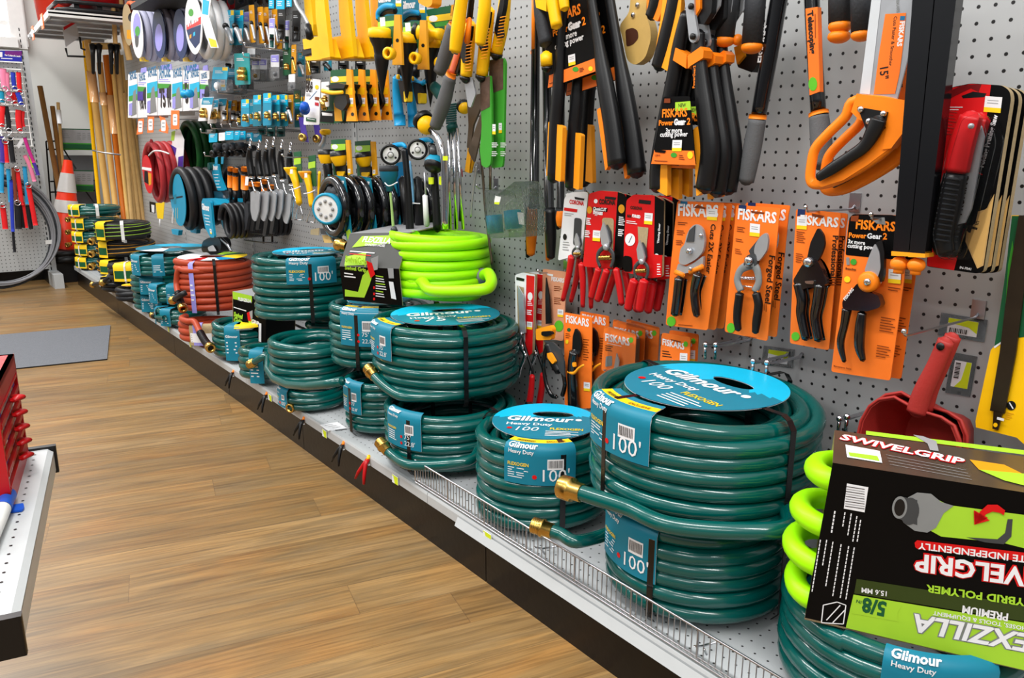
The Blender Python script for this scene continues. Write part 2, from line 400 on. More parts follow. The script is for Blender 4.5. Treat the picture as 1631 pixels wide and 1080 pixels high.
# ------------------------------------------------------------ gondola with pegboard back and base shelf
gd = thing('gondola_shelf', 'long grey gondola run with pegboard back, low base shelf and dark kick plate', 'shelving', (1.17, 2.8, 0))
Y0, Y1 = -.9, 6.42
cuts = [Y0, .275, 1.56, 2.845, 4.06, 5.28, Y1]
for a, b in zip(cuts[:-1], cuts[1:]):
    MB().box((WX+.01, (a+b)/2, 1.2), (.02, b-a-.004, 2.1), pegm).build('pegboard_panel', gd)
for yv in cuts[1:-1]:
    m = MB(); m.box((WX-.002, yv, 1.2), (.006, .03, 2.1), shelf_m)
    for z in range(60): m.box((WX-.0055, yv-.004, .2+z*.034), (.001, .005, .018), blackp)
    m.build('slotted_upright', gd)
for a, b in zip([Y0, .1, 1.33, 1.42+.94, 3.1, 3.88, 5.1], [.1, 1.33, 2.36, 3.1, 3.88, 5.1, Y1]):
    MB().box((KX+.02, (a+b)/2, .057), (.014, b-a-.003, .114), kickm).build('kick_plate', gd)
for a, b in zip(cuts[:-1], cuts[1:]):
    m = MB(); h = DECK; x = KX
    prof = [(x, .112), (x, h-.006), (x+.002, h), (x+.012, h), (x+.014, h-.004), (x+.03, h-.004), (WX, h-.004), (WX, h-.02), (x+.02, h-.02), (x+.02, .112)]
    m.prism([(px_, a+.001, z) for px_, z in prof], (0, b-a-.002, 0), shelf_m)
    m.quad((x+.031, a, h-.0035), (WX, a, h-.0035), (WX, b, h-.0035), (x+.031, b, h-.0035), deckm)
    m.build('base_deck', gd)
m = MB(); m.prism([(KX-.003, 1.42, .112), (KX-.003, 1.42, .132), (KX-.012, 1.42, .112)], (0, -2.3, 0), shelf_m); m.build('price_channel', gd)
# mat on the floor
P = [onz(x, y, 0) for x, y in ((176, 522), (171, 576), (31, 591))]
e = (P[1]-P[2]); m = MB(); q0, q1 = P[0]-e*3, P[1]-e*3
m.prism([(P[0].x, P[0].y, .006), (P[1].x, P[1].y, .006), (q1.x, q1.y, .006), (q0.x, q0.y, .006)], (0, 0, -.006), carpet, blackp)
single(m, 'floor_mat', 'flat grey carpet mat with thin black edge lying on the plank floor', 'mat', (.4, 4.3, 0), bevel=.002)
# ============================================================ hoses on the base shelf
def coil_mesh(C, R, zb, h, turns, m, layers=2, seed=0, tr=None, start=0, flat=1, sq=0, stripe=None):
    rnd = random.Random(seed); p = h/turns; tr = tr or p*.5; seg = 40; path = []
    ph = rnd.random()*6; tilt = rnd.uniform(.1, .3)*p; ta = rnd.random()*6
    for L in range(layers):
        Rl = R-tr-L*tr*1.9; n = turns-.5 if L % 2 == 0 else turns-.5
        N = int(seg*n)
        for i in range(N+1):
            Rl = R-tr-(L-1+min(1, i/14))*tr*1.9 if L else R-tr
            q = i/seg; a = start+q*2*math.pi+L*math.pi
            zz = zb+tr+(h-2*tr)*(i/N if L % 2 == 0 else 1-i/N)
            rr = Rl*(1+.012*math.sin(2*a+ph)+.01*math.sin(a*1.03+q*2.1+seed))
            if sq: rr *= 1+sq*math.cos(4*(a+ph))
            zz += tilt*math.sin(a+ta)*.6+p*.08*math.sin(q*5+seed)
            zz = max(zz, zb+tr*.98)
            path.append((C[0]+rr*math.cos(a), C[1]+rr*math.sin(a), zz))
    mb = MB(); mb.tube(path, tr, m, 12)
    if stripe:
        for dz in (.3,):
            pts = []
            for (x, y, z) in path[:int(seg*turns)]:
                d = Vector((x-C[0], y-C[1], 0)).normalized(); cz = math.sqrt(1-dz*dz)
                pts.append((x+d.x*tr*cz, y+d.y*tr*cz, z+dz*tr))
            mb.tube(pts, tr*.13, stripe, 4)
    return mb
def coupling(P, d, tr, parent, kind='thread', m=None):
    """brass hose end: P is where the hose stops, d the direction it points"""
    m = m or brass; mb = MB(); r = tr*1.12; prof = [(tr*1.02, -tr*1.6), (r*1.05, -tr*1.55), (r*1.05, -tr*.2)]
    if kind == 'thread':
        prof += [(r*1.28, -tr*.15), (r*1.28, tr*.25)]
        z = tr*.3
        for i in range(5): prof += [(r*1.05, z), (r*1.17, z+tr*.12), (r*1.05, z+tr*.26)]; z += tr*.3
    else:
        prof += [(r*1.34, -tr*.1), (r*1.38, tr*.2), (r*1.38, tr*1.5), (r*1.3, tr*1.65)]; z = tr*1.65
    prof += [(r*.98, z), (r*.78, z), (r*.74, z-tr*1.0)]
    mb.lathe(P, d, prof, m, 24); mb.lathe(P, d, [(r*.76, z-tr*.9), (0, z-tr*.9)], blackp, 24)
    return mb.build('brass_coupling', parent)
def tail(pts, tr, m, parent, kind='thread', name='hose_end', cm=None, sleeve=None, ring=None):
    P = [Vector(p) for p in pts]
    if ring:                       # start inside the coil so that the hose grows out of its ring
        (cx_, cy_), R_ = ring; a0 = math.atan2(P[0].y-cy_, P[0].x-cx_); a1 = math.atan2(P[1].y-cy_, P[1].x-cx_)
        sg = 1 if ((a0-a1+math.pi) % (2*math.pi)-math.pi) > 0 else -1; r0 = (P[0].xy-Vector((cx_, cy_))).length
        P = [Vector((cx_+r_*math.cos(a0+sg*e), cy_+r_*math.sin(a0+sg*e), P[0].z)) for e, r_ in ((1.15, R_-tr*2.6), (.85, R_-tr*1.3), (.55, R_-tr*.5), (.25, R_*.35+r0*.65-tr*.2))]+P[1 if r0 > R_*1.25 else 0:]
    n = len(P); out = []
    for i in range(n-1):      # catmull-rom
        a = P[max(0, i-1)]; b = P[i]; c = P[i+1]; d = P[min(n-1, i+2)]
        for k in range(8):
            t = k/8; out.append(.5*((2*b)+(c-a)*t+(2*a-5*b+4*c-d)*t*t+(3*b-a-3*c+d)*t**3))
    out.append(P[-1]); mb = MB(); mb.tube(out, tr, m, 14)
    if sleeve:
        k = len(out); sl = out[-int(8*sleeve):]
        for i in range(len(sl)-1): mb.tube([sl[i]*.85+sl[i+1]*.15, sl[i]*.15+sl[i+1]*.85], tr*1.22, blackp, 12)
    o = mb.build(name, parent); coupling(out[-1], (out[-1]-out[-3]).normalized(), tr, o, kind, cm); return o
def strap(C, R, zt, zb, az, parent, wd_=.012, m=None, inner=.1, e=.0025):
    m = m or strapm; mb = MB(); er = Vector((math.cos(az), math.sin(az), 0)); et = Vector((-math.sin(az), math.cos(az), 0))
    prof = [(R-inner, zb+.01), (R-inner, zt+e), (R-.02, zt+e+.001), (R-.008, zt-.002), (R+e, zt-.016), (R+e, (zt+zb)/2), (R+e, zb+.016), (R-.01, zb+.002)]
    th = .0015; vs = []
    for r, z in prof:
        for k in (-.5, .5): vs.append(Vector((C[0], C[1], z))+er*r+et*k*wd_)
    for i, (r, z) in enumerate(prof):
        a = prof[max(0, i-1)]; b = prof[min(len(prof)-1, i+1)]; n = Vector((b[1]-a[1], -(b[0]-a[0]))).normalized()*-th
        for k in (-.5, .5): vs.append(Vector((C[0], C[1], z-(-n.y)*1))+er*(r-(-n.x)*1)+et*k*wd_)
    n = len(prof); fs = []
    for i in range(n-1):
        a = 2*i; b = a+2*n; fs += [(a, a+1, a+3, a+2), (b, b+2, b+3, b+1), (a, a+2, b+2, b), (a+1, b+1, b+3, a+3)]
    mb.add(vs, fs, m); return mb.build('strap', parent)
def az_of(C, px, py, z):
    h = onz(px, py, z); return math.atan2(h.y-C[1], h.x-C[0])
def barcode(mb, fn, u, v, wd_, h, vertical=False):
    """white patch with black bars, laid through the surface mapping fn"""
    grid(mb, fn, u, u+wd_, v-h, v, white_c, 8, 3, .3)
    rr = random.Random(int(u*9999)); x = u+wd_*.08
    while x < u+wd_*.9:
        t = wd_*rr.choice((.02, .03, .045)); mb.add([fn(x, v-h*.12, .6), fn(x+t, v-h*.12, .6), fn(x+t, v-h*.82, .6), fn(x, v-h*.82, .6)], [(0, 3, 2, 1)], ink); x += t*2.1
def lines(mb, fn, u, v, wd_, n, dv, m=None, th=None, seed=1):
    rr = random.Random(seed+int(abs(u)*1e4)); th = th or dv*.35
    for i in range(n):
        L = wd_*rr.uniform(.7, 1); y = v-i*dv
        mb.add([fn(u, y, .6), fn(u+L, y, .6), fn(u+L, y-th, .6), fn(u, y-th, .6)], [(0, 3, 2, 1)], m or white_c)
def flap_fn(C, R, zt, az, e=.004, rc=.016):
    """(u right, v up) on a card folded over the coil's edge; v<0 hangs down the side, v>0 lies on top"""
    def fn(u, v, o=0):
        a = az-(-u)/R if False else az+u/R; er = Vector((math.cos(a), math.sin(a), 0)); o = o*.0016
        arc = rc*math.pi/2
        if v >= arc/2: return Vector((C[0], C[1], zt+e+o))+er*(R+e-rc-(v-arc/2))
        if v <= -arc/2: return Vector((C[0], C[1], zt+e-rc+(v+arc/2)))+er*(R+e+o)
        t = (v+arc/2)/arc*math.pi/2; return Vector((C[0], C[1], zt+e-rc+(rc+o)*math.sin(t)))+er*(R+e-rc+(rc+o)*math.cos(t))
    return fn
def grid(mb, fn, u0, u1, v0, v1, m, nu=12, nv=8, o=0):
    vs = [fn(u0+(u1-u0)*i/nu, v0+(v1-v0)*j/nv, o) for j in range(nv+1) for i in range(nu+1)]
    fs = [(j*(nu+1)+i, j*(nu+1)+i+1, (j+1)*(nu+1)+i+1, (j+1)*(nu+1)+i) for j in range(nv) for i in range(nu)]
    return mb.add(vs, fs, m, True)
def thick(fn, u0, u1, v0, v1, m, t=.6): pass
def gil_flap(C, R, zt, az, parent, fw_=.14, fh=.1, txt='100', top=.05, plain=False):
    fn = flap_fn(C, R, zt, az); mb = MB(); h = fw_/2
    fb_ = lambda u, v, o=0: fn(u, v, o-.9)
    grid(mb, fb_, -h, h, -fh, top, white_c)                           # back of the card
    grid(mb, fn, -h, h, -fh, .016, teal_l); 
    if top > .02: grid(mb, fn, -h, h, .016, min(top, .036), yellow_c, nv=3)
    if top > .036: grid(mb, fn, -h, h, .036, top, teal_l, nv=3)
    T = lambda s, u, v, wd_, m, hs=1, b=.02, sh=0: mb.text(s, (0, 0, 0), (0, 0, 0), (0, 0, 0), m, wd_, hs, b, sh, fn=lambda x, y: fn(u+x, v+y, .7))
    if top > .03: T('PREFERRED', -h*.75, .019, fw_*.3, ink, 1.1); T('EXCLUSIVE', h*.2, .019, fw_*.3, brownk, 1.1)
    T('Gilmour', -h*.88, -.004, fw_*.42, white_c, 1, .03, .15); T('Heavy Duty', -h*.86, -.016, fw_*.36, white_c)
    T('FLEXOGEN', -h*.88, -fh*.52, fw_*.3, yellow_c, 1.1); lines(mb, fn, -h*.88, -fh*.58, fw_*.3, 5, fh*.06, seed=3)
    barcode(mb, fn, h*.22, -fh*.3, fw_*.22, fh*.28)
    if txt == '100':
        T("100'", h*.1, -fh*.88, fw_*.36, white_c, 1, .0); disc_at(mb, fn, h*-.12, -fh*.78, .005, red_c)
    else:
        T("75'", h*.2, -fh*.72, fw_*.16, white_c, 1, .0); T("22.8'", h*.2, -fh*.9, fw_*.26, white_c, 1, .0)
        disc_at(mb, fn, h*.02, -fh*.68, .004, red_c); disc_at(mb, fn, h*.02, -fh*.86, .004, red_c)
    return mb.build('label_flap', parent)
def disc_at(mb, fn, u, v, r, m, o=.5, k=14):
    mb.add([fn(u, v, o)]+[fn(u+r*math.cos(2*math.pi*i/k), v+r*math.sin(2*math.pi*i/k), o) for i in range(k)], [(0, i+1, (i+1) % k+1) for i in range(k)], m)
def gil_disc(C, rd, zt, az, parent, shift=(0, 0), hole=.032, hoff=.35, hmat=None, txt='100'):
    """printed cardboard disc on top of the coil, cyan behind and teal in front, with an oval hand hole"""
    er = Vector((math.cos(az), math.sin(az), 0)); et = Vector((-er.y, er.x, 0)); c = Vector((C[0]+shift[0], C[1]+shift[1], zt+.005))
    P = lambda u, v, o=0: c+et*u+er*(-v)+Vector((0, 0, o*.0016))
    mb = MB(); K = 64; hc = (rd*.12, rd*hoff); vs = []; J = 6
    for j in range(J+1):
        for i in range(K):
            a = 2*math.pi*i/K; a0 = (hc[0]+hole*1.5*math.cos(a), hc[1]+hole*.62*math.sin(a)); a1 = (rd*math.cos(a), rd*math.sin(a))
            t = j/J; vs.append((a0[0]*(1-t)+a1[0]*t, a0[1]*(1-t)+a1[1]*t))
    F = {teal_l: [], cyan_l: []}
    for j in range(J):
        for i in range(K):
            q = (j*K+i, (j+1)*K+i, (j+1)*K+(i+1) % K, j*K+(i+1) % K); cy = sum(vs[k][1] for k in q)/4; cx = sum(vs[k][0] for k in q)/4
            F[cyan_l if cy > rd*.2+cx*.12 else teal_l].append(q)
    for m_, f in F.items(): mb.add([P(u, v) for u, v in vs], f, m_)
    mb.add([P(u, v, -1) for u, v in vs], [tuple(reversed(f)) for ff in F.values() for f in ff], white_c)
    T = lambda s, u, v, wd_, m, hs=1, b=.02, sh=0: mb.text(s, (0, 0, 0), (0, 0, 0), (0, 0, 0), m, wd_, hs, b, sh, fn=lambda x, y: P(u+x, v+y, .5))
    T('Gilmour', -rd*.72, -rd*.08, rd*1.25, white_c, 1, .03, .15); T('Heavy Duty', -rd*.7, -rd*.32, rd*.85, white_c, 1, .02)
    T('100' if txt == '100' else '75', -rd*.5, -rd*.62, rd*.42, white_c, .9, 0, .2); disc_at(mb, P, -rd*.62, -rd*.5, rd*.05, red_c)
    T('FLEXOGEN', rd*.12, -rd*.52, rd*.6, yellow_c, 1.2, .02); lines(mb, P, rd*.05, -rd*.6, rd*.6, 4, rd*.07)
    disc_at(mb, P, rd*.62, rd*.05, rd*.06, white_c)
    return mb.build('top_label', parent)
def hose(name, label, C, R, zb, h, turns, m, layers=2, seed=0, group=None, **k):
    t = thing(name, label, 'garden hose', (C[0], C[1], zb), group)
    coil_mesh(C, R, zb, h, turns, m, layers, seed, **k).build('coiled_hose', t); t['zt'] = 0
    del t['zt']; return t
G1 = 'coiled garden hoses stacked on the base shelf'
X = lambda px, py, x: Plane((x, 0, 0), (-1, 0, 0)).hit(px, py)
# --- big 100 ft stack (front right)
CA = (1.126, .888); A_ = hose('garden_hose', 'dark teal 100 ft hose coil underneath the largest coil', CA, .175, DECK, .18, 6, hose_teal, 2, 1, G1)
az = az_of(CA, 1000, 880, .25); gil_flap(CA, .175, .322, az, A_, .15, .1, '100', .0)
for px in (1020, 1200): strap(CA, .175, .322, DECK, az_of(CA, px, 960, .2) if px == 1020 else az_of(CA, 1240, 980, .15), A_)
CB = (1.146, .905); ZB = .322; HB = .21; B_ = hose('garden_hose', 'largest teal 100 ft hose coil with a big round printed top label', CB, .214, ZB, HB, 7, hose_teal, 3, 2, G1)
azB = az_of(CB, 1000, 640, ZB+HB); gil_disc(CB, .15, ZB+HB, azB, B_, (.0, .0)); gil_flap(CB, .214, ZB+HB, azB, B_, .168, .088, '100', .052)
for px, py in ((962, 640), (1240, 660), (1270, 590), (1040, 580)): strap(CB, .214, ZB+HB, ZB, az_of(CB, px, py, ZB+HB), B_)
tr = .0148
tail([X(1190, 862, .966), X(1080, 838, .94), X(1000, 808, .925), X(950, 792, .915), X(912, 780, .905)], tr, hose_teal, B_, 'plain', ring=(CB, .214))
# --- 100 ft hose left of it
CC = (1.104, 1.318); HC = .215; C_ = hose('garden_hose', 'single teal 100 ft hose coil standing alone behind the left end of the wire fence', CC, .16, DECK, HC, 7, hose_teal, 3, 3, G1)
azC = az_of(CC, 860, 712, DECK+HC); gil_disc(CC, .122, DECK+HC, azC, C_); gil_flap(CC, .16, DECK+HC, azC, C_, .155, .085, '100', .05)
for px, py in ((905, 722), (800, 660), (840, 640)): strap(CC, .16, DECK+HC, DECK, az_of(CC, px, py, DECK+HC), C_)
tail([X(960, 872, .97), X(925, 862, .935), X(893, 850, .92), X(866, 841, .905)], .0128, hose_teal, C_, 'thread', ring=(CC, .16))
# --- 75 ft stack with the lime hose on top
CD = (1.116, 1.735); D_ = hose('garden_hose', 'teal 75 ft hose coil at the bottom of the stack carrying the lime hose', CD, .18, DECK, .17, 6, hose_teal, 2, 4, G1)
azD = az_of(CD, 632, 660, .31); gil_flap(CD, .18, .31, azD, D_, .125, .095, '75', .0)
for px, py in ((634, 668), (778, 650)): strap(CD, .18, .31, DECK, az_of(CD, px, py, .31), D_)
tail([X(700, 748, .93), X(660, 742, .925), X(628, 728, .92), X(612, 712, .915)], .0125, hose_teal, D_, 'thread', ring=(CD, .18))
CE = (1.152, 1.81); ZE = .312; HE = .205; E_ = hose('garden_hose', 'teal 75 ft hose coil directly beneath the boxed lime hose', CE, .203, ZE, HE, 7, hose_teal, 3, 5, G1)
azE = az_of(CE, 640, 512, ZE+HE); gil_disc(CE, .15, ZE+HE, az_of(CE, 740, 530, ZE+HE), E_, hoff=.3, txt='75'); gil_flap(CE, .203, ZE+HE, azE, E_, .12, .09, '75', .05)
for px, py in ((742, 528), (700, 490)): strap(CE, .203, ZE+HE, ZE, az_of(CE, px, py, ZE+HE), E_)
tail([X(640, 632, .955), X(618, 620, .945), X(602, 606, .94), X(592, 594, .94)], .0125, hose_teal, E_, 'thread', ring=(CE, .203))
# --- 75 ft stack left of that
CF = (1.093, 2.045); F_ = hose('garden_hose', 'teal 75 ft hose coil at the bottom of the stack beside the 100 ft coils', CF, .133, DECK, .165, 6, hose_teal, 2, 6, G1)
azF = az_of(CF, 552, 612, .305); gil_flap(CF, .133, .305, azF, F_, .09, .09, '75', .0); strap(CF, .133, .305, DECK, azF, F_)
CG = (1.141, 2.169); ZG = .306; HG = .2; G_ = hose('garden_hose', 'teal 75 ft hose coil with blue and yellow label, left of the lime hose', CG, .157, ZG, HG, 7, hose_teal, 3, 7, G1)
azG = az_of(CG, 545, 505, ZG+HG); gil_disc(CG, .1, ZG+HG, azG, G_, txt='75'); gil_flap(CG, .157, ZG+HG, azG, G_, .125, .11, '75', .05)
strap(CG, .157, ZG+HG, ZG, azG-.03, G_)
# --- 100 ft stack of three
CJ = (1.007, 2.396); J_ = hose('garden_hose', 'lowest teal hose coil of the three-coil stack left of the lime hose', CJ, .117, DECK, .07, 3, hose_teal, 2, 8, G1)
azJ = az_of(CJ, 453, 625, .2); gil_flap(CJ, .117, .212, azJ, J_, .07, .06, '100', .0)
coupling(X(468, 648, .915), (-.85, -.5, -.1), .0125, J_, 'thread')
CI = (1.025, 2.441); I_ = hose('garden_hose', 'middle teal hose coil of the three-coil stack, with one loop sagging out', CI, .141, .212, .15, 5, hose_teal, 2, 9, G1)
lp = [X(x, y, xx) for x, y, xx in ((545, 608, .92), (520, 613, .9), (490, 616, .885), (460, 614, .88), (438, 605, .885), (427, 590, .9), (428, 572, .93), (436, 562, .97))]
MB().tube(lp, .0135, hose_teal, 12, rnd=True).build('loose_loop', I_)
hose('garden_hose', 'teal hose coil in the dark gap beneath the tall 100 ft coil', (1.265, 2.76), .12, DECK, .222, 7, hose_teal, 2, 90, G1)
CH_ = (1.136, 2.713); ZH = .364; HH = .235; H_ = hose('garden_hose', 'tall teal 100 ft hose coil on top of the three-coil stack', CH_, .19, ZH, HH, 8, hose_teal, 3, 10, G1)
azH = az_of(CH_, 500, 420, ZH+HH); gil_disc(CH_, .125, ZH+HH, azH, H_, (.01, 0)); gil_flap(CH_, .19, ZH+HH, azH, H_, .17, .085, '100', .02)
strap(CH_, .19, ZH+HH, ZH, az_of(CH_, 498, 425, ZH+HH), H_)
coupling(X(545, 392, 1.05), (-.3, .9, .1), .013, H_, 'plain')
# --- small flat coils below the little box
CK = (1.033, 3.14); K_ = hose('garden_hose', 'small teal hose coil with blue and yellow cards, left of the small black box', CK, .122, DECK, .15, 5, hose_teal, 2, 11, G1)
CK2 = (.985, 2.76); K2_ = hose('garden_hose', 'small teal hose coil with brass end, under the small black box', CK2, .1, DECK, .13, 4, hose_teal, 2, 12, G1)
def end_card(C, R, zb, zt, az, parent, m, wd_=.05, top=.05, txt=None, tm=None, m2=None, strapc=None):
    fn = flap_fn(C, R, zt, az, .004, .012); mb = MB(); grid(mb, fn, -wd_/2, wd_/2, -(zt-zb)+.012, top, m); grid(mb, lambda u, v, o=0: fn(u, v, o-.9), -wd_/2, wd_/2, -(zt-zb)+.012, top, white_c)
    H_z = zt-zb
    if m2: grid(mb, fn, -wd_/2*.9, wd_/2*.9, -H_z*.75, -H_z*.35, m2, o=.3, nv=3)
    if txt: mb.text(txt, (0,)*3, (0,)*3, (0,)*3, tm or white_c, wd_*.8, 1, .03, 0, fn=lambda x, y: fn(-wd_*.42+x, -H_z*.3+y, .8))
    lines(mb, fn, -wd_*.4, -H_z*.42, wd_*.75, 4, H_z*.09, tm or white_c)
    o = mb.build('end_card', parent)
    if strapc: strap(C, R+.004, zt+.003, zb, az, parent, .009, strapc)
    return o
end_card(CK, .122, DECK, .29, az_of(CK, 345, 535, .29), K_, teal_l, .06, .08, "Gilmour", None, None); end_card(CK, .122, .268, .29, az_of(CK, 395, 527, .29), K_, yellow_c, .09, .07, None)
end_card(CK2, .1, DECK, .27, az_of(CK2, 385, 575, .27), K2_, teal_l, .05, .05, "Gilmour")
tail([X(434, 562, .96), X(424, 568, .93), X(412, 574, .91), X(402, 580, .9)], .012, hose_teal, K2_, 'thread', ring=(CK2, .1))
# --- terracotta pair
CT = (1.022, 3.487); T1 = hose('garden_hose', 'lower terracotta hose coil wrapped in a printed end card, below the larger one', CT, .148, DECK, .1, 3, hose_terra, 2, 13, G1)
end_card(CT, .148, DECK, .24, az_of(CT, 300, 530, .24), T1, burlap, .1, .02, None, ink, white_c); end_card(CT, .148, DECK, .245, az_of(CT, 315, 520, .24), T1, lilac, .04, .02)
tail([X(310, 515, .91), X(318, 530, .9), X(326, 544, .895), X(334, 554, .89)], .013, hose_terra, T1, 'plain', sleeve=2, ring=(CT, .148))
CT2 = (1.093, 3.67); ZT = .245; HT = .24; T2 = hose('garden_hose', 'large terracotta hose coil with white ring label and a dangling brass end', CT2, .168, ZT, HT, 8, hose_terra, 3, 14, G1)
def ring_label(C, r0, r1, z, parent, cols, ks=48, az=0, name='top_label'):
    mb = MB(); n = len(cols)
    for i in range(ks):
        a = az+2*math.pi*i/ks; b = az+2*math.pi*(i+1)/ks; m = cols[i*n//ks]
        P = [(C[0]+r*math.cos(t), C[1]+r*math.sin(t), z+dz) for dz in (.004, .0025) for r, t in ((r0, a), (r1, a), (r1, b), (r0, b))]
        mb.add(P[:4], [(0, 1, 2, 3)], m); mb.add(P[4:], [(3, 2, 1, 0)], white_c)
    return mb.build(name, parent)
ring_label(CT2, .055, .15, ZT+HT, T2, [white_c, red_c, white_c, blue_p, yellow_c, yellow_c, greend, lime_l, black_c, grey_c, white_c, white_c], az=azB)
end_card(CT2, .168, ZT, ZT+HT, az_of(CT2, 276, 425, ZT+HT), T2, lilac, .022, .06); strap(CT2, .168, ZT+HT, ZT, az_of(CT2, 345, 440, ZT+HT), T2)
tail([X(284, 432, .93), X(281, 455, .92), X(285, 475, .91), X(290, 490, .905)], .013, hose_terra, T2, 'plain', sleeve=1.6, ring=(CT2, .168))
# --- small teal coils with wrapped blue cards further back
for i, (C, R, zb, h, tn, px, py, lab) in enumerate((((.99, 4.35), .11, DECK, .1, 3, 222, 478, 'lowest of three small teal coils with blue wrap cards, right of the small black coil'),
        ((1.002, 4.293), .137, .242, .1, 3, 222, 447, 'middle one of three small teal coils with blue wrap cards'),
        ((1.02, 4.225), .158, .345, .11, 4, 225, 408, 'topmost of three small teal coils with blue wrap cards, a flat round blue label behind'),
        ((1.001, 3.928), .115, DECK, .09, 3, 240, 492, 'small teal coil lying on the shelf left of the terracotta hoses'),
        ((1.005, 4.023), .117, .232, .1, 3, 250, 455, 'small teal coil with slanted blue wrap card, above the coil left of the terracotta hoses'))):
    t = hose('garden_hose', lab, C, R, zb, h, tn, hose_teal, 2, 20+i, G1)
    end_card(C, R, zb, zb+h, az_of(C, px, py, zb+h), t, teal_l, .07, .06, 'Gilmour'); end_card(C, R, zb, zb+h, az_of(C, px+22, py+4, zb+h), t, teal_l, .055, .06, None)
    if i == 2: ring_label((1.09, 4.35), .05, .17, zb+h+.004, t, [cyan_l, cyan_l, teal_l, teal_l, white_c, teal_l, teald, cyan_l], az=.3)
    if i == 3: tail([X(262, 508, .9), X(250, 507, .89), X(244, 505, .885)], .011, hose_teal, t, 'thread', sleeve=1)
    if i == 4: tail([X(296, 468, .92), X(288, 472, .9), X(276, 480, .89)], .012, hose_dark, t, 'plain')
# --- black small coil, yellow carded black coils
CS = (.945, 4.677); t = hose('garden_hose', 'small all-black hose coil at the shelf lip with a yellow disc on top', CS, .085, DECK, .09, 3, hose_dark, 2, 30, G1); ring_label(CS, .004, .05, .232, t, [yellow_c, ochre_c])
for i, (C, R, zb, h, px, py, lab) in enumerate((((.983, 5.049), .125, DECK, .09, 175, 442, 'lower of two black coils with bright yellow hang cards and brass ends'), ((.985, 4.85), .118, .232, .11, 194, 425, 'upper of two black coils with bright yellow hang cards'))):
    t = hose('garden_hose', lab, C, R, zb, h, 3, hose_dark, 2, 31+i, G1)
    end_card(C, R, zb, zb+h, az_of(C, px, py, zb+h), t, yellow_c, .13, .08, None, ink, greend, strapw)
    tail([X(185, 440+i*6, .95), X(178, 437+i*8, .9), X(172, 445+i*6, .87), X(164-i*16, 452+i*4, .85)], .012, hose_dark, t, 'plain')
for i, (C, R, zb, h, lab) in enumerate((((1.165, 5.84), .178, DECK, .1, 'bottom black and yellow striped coil of the far stack'), ((1.185, 5.9), .183, .242, .12, 'middle black and yellow striped coil of the far stack'), ((1.165, 5.84), .175, .364, .13, 'top black coil with lime stripes and a white band, far stack'))):
    t = hose('garden_hose', lab, C, R, zb, h, 3 if i < 2 else 4, hose_dark, 2, 40+i, G1, stripe=lime_l if i == 2 else ochre_c)
    end_card(C, R, zb, zb+h, math.radians(208), t, yellow_c, .08, .1, None, ink, greend)
    strap(C, R, zb+h, zb, az_of(C, 192, 360, zb+h), t, .02, strapw)
    coupling(X(146, 386+(2-i)*20, .92), (-.6, -.7, -.3), .014, t, 'plain')
for i, h in enumerate((.088,)*5):
    C = (1.065+.006*(i % 2), 6.21-.012*i); R = .152+.003*i; zb = DECK+.002+i*.09
    t = hose('garden_hose', ('bottom', 'second lowest', 'middle', 'second highest', 'top')[i]+' green coil with yellow end card in the five-high stack', C, R, zb, h-.002, 3 if i < 4 else 3, hose_teal, 2, 50+i, G1)
    end_card(C, R, zb, zb+h-.002, math.radians(205+4*(i % 2)), t, yellow_c, .12, .07, None, ink, greend, strapw)
    if i == 4: strap(C, R, zb+h, zb, az_of(C, 172, 340, zb+h), t, .02, strapw)
    coupling(X(109, 432-20*i, .93), (-.8, -.5, -.2), .012, t, 'plain')
# ------------------------------------------------------------ boxed lime hoses
def lime_hose(C, R, zb, h, turns, t, seed, lay=2, **k): return coil_mesh(C, R, zb, h, turns, hose_lime, lay, seed, **k).build('coiled_hose', t)
# top-left one: carton sleeve over the left end of the coil, on the 75 ft coils
ZL = ZE+HE+.012
t = thing('boxed_garden_hose', 'bright lime green hose in a carton sleeve lying on teal coils', 'garden hose', (1.15, 1.85, ZL))
CL = (1.252, 1.99); lime_hose(CL, .152, ZL, .203, 7, t, 61, 3)
tail([X(742, 470, 1.12), X(764, 462, 1.15), X(782, 452, 1.2), X(778, 436, 1.26), X(768, 440, 1.3)], .0155, hose_lime, t, 'plain', cm=mat('grey_fitting', (120, 122, 125), .35), ring=(CL, .152))
# carton of the lime hose (top of the 75 ft stack)
C_t = Vector((.453, -.891, 0)); C_n = Vector((-.891, -.453, 0))
P1_ = Vector((1.006, 2.14, ZL-.002)); P0_ = Vector((1.1, 1.955, ZL-.002))
prof = [(0, 0), (-.012, .108), (.045, .205), (.33, .212)]
mb = MB(); th = .003
def cpt(e, d, z, dz=0): b = P1_ if e == 0 else P0_; k = .94 if e == 0 else 1; return Vector((b.x, b.y, b.z))-C_n*d+Vector((0, 0, z*k+dz))
for (d0, z0), (d1, z1), m_ in zip(prof[:-1], prof[1:], (black_c, mat('carton_grey', (74, 74, 72), .4), grey_c)):
    a, b, c, d = cpt(0, d0, z0), cpt(1, d0, z0), cpt(1, d1, z1), cpt(0, d1, z1); nn = (b-a).cross(c-b).normalized()
    mb.prism([a, b, c, d], -nn*th, m_, burlap)
